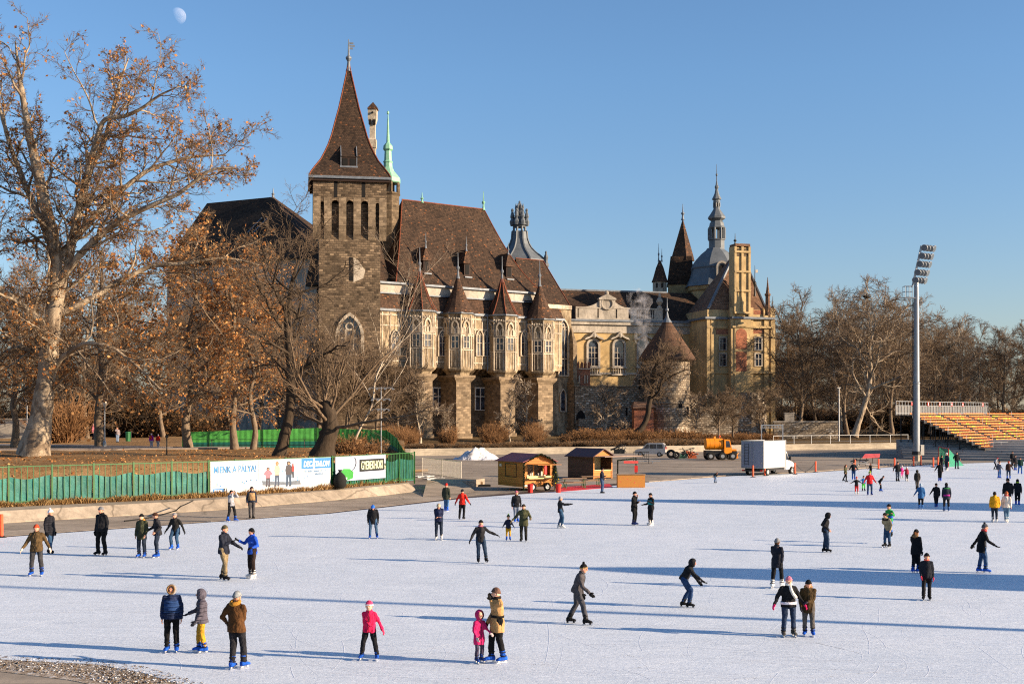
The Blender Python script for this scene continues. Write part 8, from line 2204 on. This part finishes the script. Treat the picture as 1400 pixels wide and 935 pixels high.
# site fence along the far wall (galvanised panels)
sf = thing('site_fence', 'row of thin galvanised fence posts and rails standing on the far wall at right', 'fence', W(1150, 606, 204))
pts = []
for px in (1058, 1086, 1110, 1136, 1163, 1190, 1218, 1242):
    Yq = np.interp(px, [1058, 1100, 1242], [197, 200, 209]); pts.append(((px-CX)*Yq/F, Yq+.3))
for i, p in enumerate(pts):
    m = MB(); m.tube((p[0], p[1], .9), (p[0], p[1], 2.35), .05, n=6); m.build('post', M_GALV, sf)
m = MB()
for a, b in zip(pts[:-1], pts[1:]): m.tube((*a, 2.3), (*b, 2.3), .04, n=5); m.tube((*a, 1.3), (*b, 1.3), .025, n=4)
m.build('rail', M_GALV, sf)
for px, y0, y1, Yq, lab in ((1147, 589, 531, 205, 'thin grey lamp pole by the garden wall on the right bank'),):
    x = (px-CX)*Yq/F; o = thing('lamp_pole', lab, 'lamp post', (x, Yq, 1.6)); m = MB(); m.tube((x, Yq, 1.3), (x, Yq, W(0, y1, Yq)[2]), .13, .08, 8); m.build('pole', M_GALV, o); m = MB(); m.box(x-.25, x+.25, Yq-.12, Yq+.12, W(0, y1, Yq)[2], W(0, y1, Yq)[2]+.2); m.build('lamp_head', M_FRAME, o)

# =========================== goal ============================================
gp0, gp1, gp2, gp3 = [Vector(G(*p)) for p in ((1283.5, 634.5), (1297, 638.5), (1318, 636.5), (1309, 633))]
go = thing('hockey_goal', 'red framed goal with a green net beside the grandstand', 'goal', tuple(gp0))
m = MB(); h = 2.0
m.path([tuple(gp0), tuple(gp0+Vector((0,0,h))), tuple(gp1+Vector((0,0,h))), tuple(gp1)], .05, 6); m.build('frame', M_RED, go)
M_NET = None
def net_mat():
    t = NT('green_net'); v = t.coord('UV'); br = t.new('ShaderNodeTexBrick'); t.lk(v, br.inputs['Vector']); br.offset = 0
    br.inputs['Scale'].default_value = 1; br.inputs['Brick Width'].default_value = .12; br.inputs['Row Height'].default_value = .12; br.inputs['Mortar Size'].default_value = .032
    t.lk(br.outputs['Fac'], t.b.inputs['Alpha']); return t.done(lin('#2e8a6c'), .7, 0, .2)
m = MB(); up_ = Vector((0, 0, h))
m.add([tuple(gp0+up_), tuple(gp1+up_), tuple(gp2), tuple(gp3), tuple(gp0), tuple(gp1)], [(0, 1, 2, 3), (1, 5, 2), (4, 0, 3)]); m.build('net', net_mat(), go)

# =========================== floodlight mast =================================
YM = 152.7; xm = (1253-CX)*YM/F; mm = YM/F; zz = lambda y: CH+(HY-y)*mm
ma = thing('floodlight_mast', 'tall grey steel floodlight mast with five rows of lamps', 'floodlight', (xm, YM, 0))
m = MB(); m.lathe([(.41, .6), (.39, zz(525)), (.43, zz(524.5)), (.43, zz(523)), (.36, zz(522)), (.28, zz(388))], (xm, YM), 20); m.build('pole', paint('mast_steel', '#83888d', .5, .12, 1.5, .4), ma, smooth=False)
m = MB(); m.lathe([(.58, -.1), (.55, .75)], (xm, YM), 8); m.build('foot', M_FARWALL, ma)
m = MB(); m.lathe([(.56, .76), (.53, 1.2)], (xm, YM), 12); m.build('collar', M_BLACKMETAL, ma)
m = MB(); m.box(xm+.45, xm+.85, YM-.3, YM+.2, zz(622), zz(608)); m.build('switch_box', M_FRAME, ma)
m = MB(); px2 = lambda p: xm+(p-1253)*mm
m.path([(px2(1246.5), YM, zz(393)), (px2(1259), YM, zz(336))], .07, 6); m.path([(px2(1250), YM+.5, zz(390)), (px2(1262.5), YM+.5, zz(336))], .07, 6)
rows = ((382, 1250), (371.5, 1253), (360, 1256), (349, 1259), (338, 1262))
for y, x in rows: m.path([(px2(x-2), YM-.2, zz(y)), (px2(x+19), YM+1.0, zz(y))], .05, 6)
m.tube((xm, YM, zz(392)), (xm, YM, zz(380)), .3, .2, 10); m.build('headframe', M_GALV, ma)
rr_ = random.Random(3)
for y, x in rows:
    for k in range(4):
        c = Vector((px2(x+1+k*5.5), YM-.25+k*.32, zz(y+1.0))); d = Vector((-.45-.1*k if k < 3 else .9, -.75, -.42)).normalized()
        m = MB(); m.path([tuple(c-d*.34), tuple(c-d*.12), tuple(c+d*.08), tuple(c+d*.12)], [.14, .36, .44, .41], 12); fl = m.build('floodlight', M_GALV, ma)
        m = MB(); m.path([tuple(c+d*.121), tuple(c+d*.125)], .37, 12); m.build('lens', paint('lamp_lens', '#59646e', .25, .15), fl)
m = MB(); x0_, x1_ = px2(1236), px2(1246)
for z in (407, 399, 391.5):
    m.path([(x0_, YM-.5, zz(z)), (x1_, YM-.5, zz(z)), (x1_, YM+.5, zz(z)), (x0_, YM+.5, zz(z)), (x0_, YM-.5, zz(z))], .03, 4)
for x in (x0_, (x0_+x1_)/2, x1_):
    for y in (-.5, .5): m.tube((x, YM+y, zz(407)), (x, YM+y, zz(391.5)), .03, n=4)
m.box(x0_, xm-.3, YM-.5, YM+.5, zz(408), zz(407)); m.build('service_cage', M_GALV, ma)
m = MB()
for y in (-.15, .15): m.tube((xm-.5, YM+y, 2.2), (xm-.42, YM+y, zz(408)), .03, n=4)
z = 2.4
while z < zz(410): m.tube((xm-.48, YM-.15, z), (xm-.48, YM+.15, z), .02, n=4); z += .4
m.build('ladder', M_BLACKMETAL, ma)

# =========================== grandstand ======================================
FS = Frame(52.4, 165, 47)
gs = thing('grandstand', 'steel grandstand with orange and yellow seats and a mesh parapet on top', 'grandstand', FS.w(10, -5, 0))
NR, DP, RZ = 13, .80, .345; ztop = 5.55; LS = 42
m = FS.mb()
for k in range(NR):
    z = ztop - k*RZ; d = -k*DP
    m.box(.0, LS, d-DP-.05, d, z-.10, z)
    m.box(.0, LS, d-DP-.052, d-DP+.0, z-RZ, z-.11)
m.box(0, LS, 0.01, 1.6, ztop-.05, ztop+.08)
m.build('deck', paint('stand_deck', '#2a2624', .8, .25), gs)
m = FS.mb()
for s in [0.1 + 3.0*i for i in range(15)]:
    for k in range(0, NR+1, 2):
        d = .9-k*DP; z = min(ztop, ztop-(k-1)*RZ)-.15; m.box(s, s+.1, d-.05, d+.05, -.2, z)
    for k in range(0, NR, 4): m.tube((s+.05, .9-k*DP, .4), (s+.05, .9-(k+3)*DP, max(.5, ztop-(k+2)*RZ-.4)), .04, n=5)
m.build('trestle', M_BLACKMETAL, gs)
m = FS.mb(); n = 34; LP = 30.5
for i in range(n+1): s = LP*i/n; m.box(s-.03, s+.03, 1.5, 1.56, ztop+.08, ztop+1.95)
for z in (ztop+.3, ztop+1.35, ztop+1.92): m.box(0, LP, 1.49, 1.57, z-.03, z+.03)
m.build('parapet', M_GALV, gs)
m = FS.mb(); m.add([(0, 1.60, ztop+.1), (LP, 1.60, ztop+.1), (LP, 1.60, ztop+1.3), (0, 1.60, ztop+1.3)], [(0, 1, 2, 3)])
def mesh_mat():
    t = NT('parapet_sheet'); t.b.inputs['Alpha'].default_value = .42
    return t.done(t.ramp(t.noise(t.coord(), .5, 3), [(.3, (.30,.30,.30)), (.7, (.42,.42,.41))]), .5, 0, .3)
m.build('parapet_sheet', mesh_mat(), gs)
for i, s in enumerate((4.6, 9.7, 13.4, 17.4, 21.2, 28.4)):
    m = FS.mb(); m.box(s-.22, s+.22, 1.44, 1.48, ztop+1.35, ztop+1.85); pl_ = m.build('sector_plate', M_RED, gs)
    m = FS.mb(); m.box(s-.10, s+.10, 1.425, 1.438, ztop+1.45, ztop+1.75); m.build('plate_print', M_BWHITE, pl_)
M_SEATO = paint('orange_seat', '#d87c3a', .6, .22, 3); M_SEATY = paint('yellow_seat', '#cdb52a', .6, .15, 3)
def seat_shape(m, s, d, z):
    m.box(s-.21, s+.21, d-.42, d-.04, z+.14, z+.18); m.box(s-.21, s+.21, d-.08, d-.04, z+.18, z+.33)
seats = []
rr_ = random.Random(77)
for k in range(NR):
    s = .45
    while s < LS-.3:
        sec = s % 8.4
        if sec > .9: seats.append((k, s, rr_.random() < (.09 if k else .02)))
        s += .52
near = sorted(range(len(seats)), key=lambda i: -seats[i][0]*3 + seats[i][1])[:100]
near_set = set(near)
proto = {}
restO = FS.mb()
for i, (k, s, yel) in enumerate(seats):
    z = ztop - k*RZ; d = -k*DP
    if i in near_set:
        m = FS.mb(); seat_shape(m, s, d, z); m.build('seat', M_SEATY if yel else M_SEATO, gs, uv=False)
    else:
        restO.cur = 1 if yel else 0; seat_shape(restO, s, d, z)
ro = restO.build('seat_rows', [M_SEATO, M_SEATY], gs, uv=False); ro['kind'] = 'stuff'
m = FS.mb()
for s in [8.4*i+.45 for i in range(6)]:
    for k in range(1, NR, 3): d = -k*DP; z = ztop-k*RZ; m.tube((s-.35, d, z), (s-.35, d, z+1.0), .03, n=5)
m.tube((.1, -NR*DP, 1.0), (.1, -NR*DP, 2.1), .03, n=5); m.tube((.1, -NR*DP, 2.1), (LS, -NR*DP, 2.1), .03, n=5)
for i in range(16): m.tube((.1+i*2.6, -NR*DP, ztop-NR*RZ), (.1+i*2.6, -NR*DP, 2.1), .03, n=5)
for k in range(1, NR, 2): d = -k*DP; z = ztop-k*RZ; m.tube((.0, d, z), (.0, d, z+1.0), .03, n=5)
m.build('handrail', M_GALV, gs)
# concrete terrace steps below the stand, turned away from the sun
te = thing('terrace_steps', 'shaded grey concrete terrace steps below the orange grandstand', 'steps', FS.w(8, -8, 0))
m = MB(); b0, b1, t0_, t1_ = Vector((49.9, 158.3, 0)), Vector((66, 149.2, 0)), Vector((51.8, 167.0, 0)), Vector((76, 163.5, 0)); NS = 8
for k in range(NS):
    u0, u1 = k/NS, (k+1)/NS + (.0 if k < NS-1 else .25); q = [b0.lerp(t0_, u0), b1.lerp(t1_, u0), b1.lerp(t1_, u1), b0.lerp(t0_, u1)]
    m.slab([(p.x, p.y) for p in q], -.1, .29*(k+1))
m.build('steps', make_concrete('terrace_concrete', (.22, .21, .20), (.34, .325, .31)), te)
# =========================== what stands right of the picture ================
def pavilion_turret(c, prof, label, fin):
    o = thing('pavilion_turret', label, 'turret', (c[0], c[1], 0))
    z = prof[0][1]; r = prof[0][0]
    m = MB(); m.lathe([(r*.93, 0), (r*.93, z-.4), (r*1.0, z-.3), (r*1.0, z)], c, 8, math.pi/8); m.build('wall', M_YELLOW, o)
    m = MB(); m.lathe([(a, b+.02) for a, b in prof], c, 8, math.pi/8); m.build('roof', M_SLATE, o)
    finial(o, c, prof[-1][1]-.2, fin, .10, M_LEAD, knob=.2)
    for k in range(8):
        f = facet(Frame(0, 0, 0), c[0], c[1], r*.93*math.cos(math.pi/8), k); win(o, f, 0, z*.35, r*.35, z*.4, 'round', 0, .12, .1, 1, (.5,), M_TRIM)
pavilion_turret((40, 36.1), [(2.35, 6.2), (2.2, 7.0), (1.9, 8.2), (1.55, 9.8), (1.3, 10.5), (.8, 11.1), (.25, 11.6), (.12, 12.0)], 'yellow pavilion turret with a grey bell roof standing right of the rink', 13.2)
pavilion_turret((62, 68), [(3.9, 8.2), (3.6, 9.3), (2.9, 12.0), (2.2, 14.2), (1.2, 16.6), (.7, 17.8), (.2, 18.8)], 'large pavilion turret with a grey tent roof far right of the rink', 20.5)
o = thing('light_mast', 'plain steel lighting mast standing right of the near ice', 'mast', (40, 25.8, 0))
m = MB(); m.lathe([(.42, 0), (.42, .5), (.26, .55), (.16, 24)], (40, 25.8), 12); m.build('pole', M_GALV, o); m = MB(); m.box(39.2, 40.8, 25.6, 26.0, 23.6, 24.4); m.build('lamp_head', M_GALV, o)
o = thing('light_mast', 'plain steel lighting mast standing right of the middle ice', 'mast', (66, 55.5, 0))
m = MB(); m.lathe([(.42, 0), (.42, .5), (.3, .55), (.2, 14)], (66, 55.5), 12); m.build('pole', M_GALV, o); m = MB(); m.box(65.2, 66.8, 55.3, 55.7, 13.6, 14.4); m.build('lamp_head', M_GALV, o)
# the moon, lit by the same sun; its night side is cut away, so the phase is in the shape
def moon_mat():
    t = NT('moon_rock'); v = t.coord(); col = t.ramp(t.noise(v, .05, 3, .5), [(.35, (.075, .08, .085)), (.65, (.115, .115, .115))]); t.done(col, 1, 0, 0)
    tr = t.new('ShaderNodeBsdfTransparent'); ad = t.new('ShaderNodeAddShader'); df = t.new('ShaderNodeBsdfDiffuse'); t.lk(col, df.inputs[0])
    t.lk(tr.outputs[0], ad.inputs[0]); t.lk(df.outputs[0], ad.inputs[1]); t.lk(ad.outputs[0], t.n['Material Output'].inputs[0]); return t.m
YMO = 5000.0
c = W(243, 22.5, YMO); m = MB(); m.ell((0, 0, 0), 33, 33, 33, None, 72, 48)
az_, el_ = math.atan2(.965, -.263), R(16.6); sn_ = Vector((math.sin(az_)*math.cos(el_), math.cos(az_)*math.cos(el_), math.sin(el_))); tc_ = -Vector(c).normalized()
m.f = [q for q in m.f if (lambda n: n.dot(sn_) > 0 and n.dot(tc_) > -.05)(sum((Vector(m.v[k]) for k in q), Vector()).normalized())]; m.mi = [0]*len(m.f)      # only the sunlit part shows by day
me = m.mesh('moon', moon_mat()); finish(me, True)
o = link('moon', me, None, c); tag(o, 'pale half moon high in the blue sky above the plane tree', 'moon')
# steam rising from a chimney before the yellow wing
def steam_mat():
    m = bpy.data.materials.new('steam'); m.use_nodes = True; nt = m.node_tree; nt.nodes.clear()
    out = nt.nodes.new('ShaderNodeOutputMaterial'); pv = nt.nodes.new('ShaderNodeVolumePrincipled'); nt.links.new(pv.outputs[0], out.inputs['Volume'])
    pv.inputs['Color'].default_value = (.9, .9, .93, 1); pv.inputs['Anisotropy'].default_value = .2
    tc = nt.nodes.new('ShaderNodeTexCoord'); nz = nt.nodes.new('ShaderNodeTexNoise'); nz.inputs['Scale'].default_value = .55; nz.inputs['Detail'].default_value = 5; nz.inputs['Roughness'].default_value = .6; nz.inputs['Distortion'].default_value = .8
    nt.links.new(tc.outputs['Object'], nz.inputs['Vector'])
    rp_ = nt.nodes.new('ShaderNodeValToRGB'); rp_.color_ramp.elements[0].position = .50; rp_.color_ramp.elements[0].color = (0, 0, 0, 1); rp_.color_ramp.elements[1].position = .72; rp_.color_ramp.elements[1].color = (.5, .5, .5, 1)
    nt.links.new(nz.outputs['Fac'], rp_.inputs[0]); nt.links.new(rp_.outputs[0], pv.inputs['Density']); return m
Y = 233.0; mm = Y/F; pts = []
for py, px, r in ((494, 884, 6), (480, 880, 9), (462, 879, 12), (446, 880, 13), (432, 876, 14), (420, 873, 17), (408, 874, 20), (400, 880, 16)):
    pts.append((((px-CX)*mm, Y, CH+(HY-py)*mm), r*mm))
m = MB(); m.path([p for p, r in pts], [r for p, r in pts], 14)
o = m.build('steam', steam_mat(), None, True); tag(o, 'thin white steam plume rising before the yellow palace wing', 'steam', None, 'stuff')
# =========================== light, sky, camera ==============================
SUN_AZ = math.atan2(.965, -.263)      # angle from +Y towards +X
SUN_EL = R(16.6)
sd = Vector((math.sin(SUN_AZ)*math.cos(SUN_EL), math.cos(SUN_AZ)*math.cos(SUN_EL), math.sin(SUN_EL)))
sl = bpy.data.lights.new('sun', 'SUN'); sl.energy = 5.0; sl.angle = R(.5); sl.color = (1.0, .775, .55)
so = bpy.data.objects.new('sun', sl); COL.objects.link(so); so.rotation_euler = sd.to_track_quat('Z', 'Y').to_euler()
so.location = (150, -60, 120)
wd_ = bpy.data.worlds.new('World'); scene.world = wd_; wd_.use_nodes = True
nt = wd_.node_tree; bgn = nt.nodes['Background']
sk = nt.nodes.new('ShaderNodeTexSky'); sk.sky_type = 'NISHITA'; sk.sun_disc = False; sk.sun_elevation = SUN_EL; sk.sun_rotation = SUN_AZ
sk.altitude = 120; sk.air_density = 1.0; sk.dust_density = .6; sk.ozone_density = 4.0
hs = nt.nodes.new('ShaderNodeHueSaturation'); hs.inputs['Saturation'].default_value = 1.03; hs.inputs['Hue'].default_value = .5
tcw = nt.nodes.new('ShaderNodeTexCoord'); sxz = nt.nodes.new('ShaderNodeSeparateXYZ'); nt.links.new(tcw.outputs['Generated'], sxz.inputs[0])
hz = nt.nodes.new('ShaderNodeValToRGB'); hz.color_ramp.elements[0].position = .02; hz.color_ramp.elements[0].color = (.92, .80, .78, 1); hz.color_ramp.elements[1].position = .26; hz.color_ramp.elements[1].color = (1, 1, 1, 1); nt.links.new(sxz.outputs['Z'], hz.inputs[0])   # sky colour darkened and warmed low over the horizon
hm = nt.nodes.new('ShaderNodeMix'); hm.data_type = 'RGBA'; hm.blend_type = 'MULTIPLY'; hm.inputs[0].default_value = 1; nt.links.new(sk.outputs[0], hm.inputs[6]); nt.links.new(hz.outputs[0], hm.inputs[7])
nt.links.new(hm.outputs[2], hs.inputs['Color']); nt.links.new(hs.outputs[0], bgn.inputs[0]); bgn.inputs[1].default_value = .086
cam = bpy.data.cameras.new('camera'); cam.sensor_width = 36; cam.lens = 36*F/1400; cam.shift_y = (HY-467.5)/1400
cam.clip_end = 9000; cam.clip_start = .5
co = bpy.data.objects.new('camera', cam); COL.objects.link(co); co.location = (0, 0, CH); co.rotation_euler = (R(90), 0, 0)
scene.camera = co
vs_ = scene.view_settings; vs_.view_transform = 'Standard'; vs_.look = 'None'; vs_.gamma = 1; vs_.exposure = 1.15
vs_.use_curve_mapping = False
scene.cycles.use_denoising = False
scene.cycles.filter_width = 1.15
scene.cycles.max_bounces = 6; scene.cycles.transparent_max_bounces = 16
scene.cycles.volume_bounces = 1
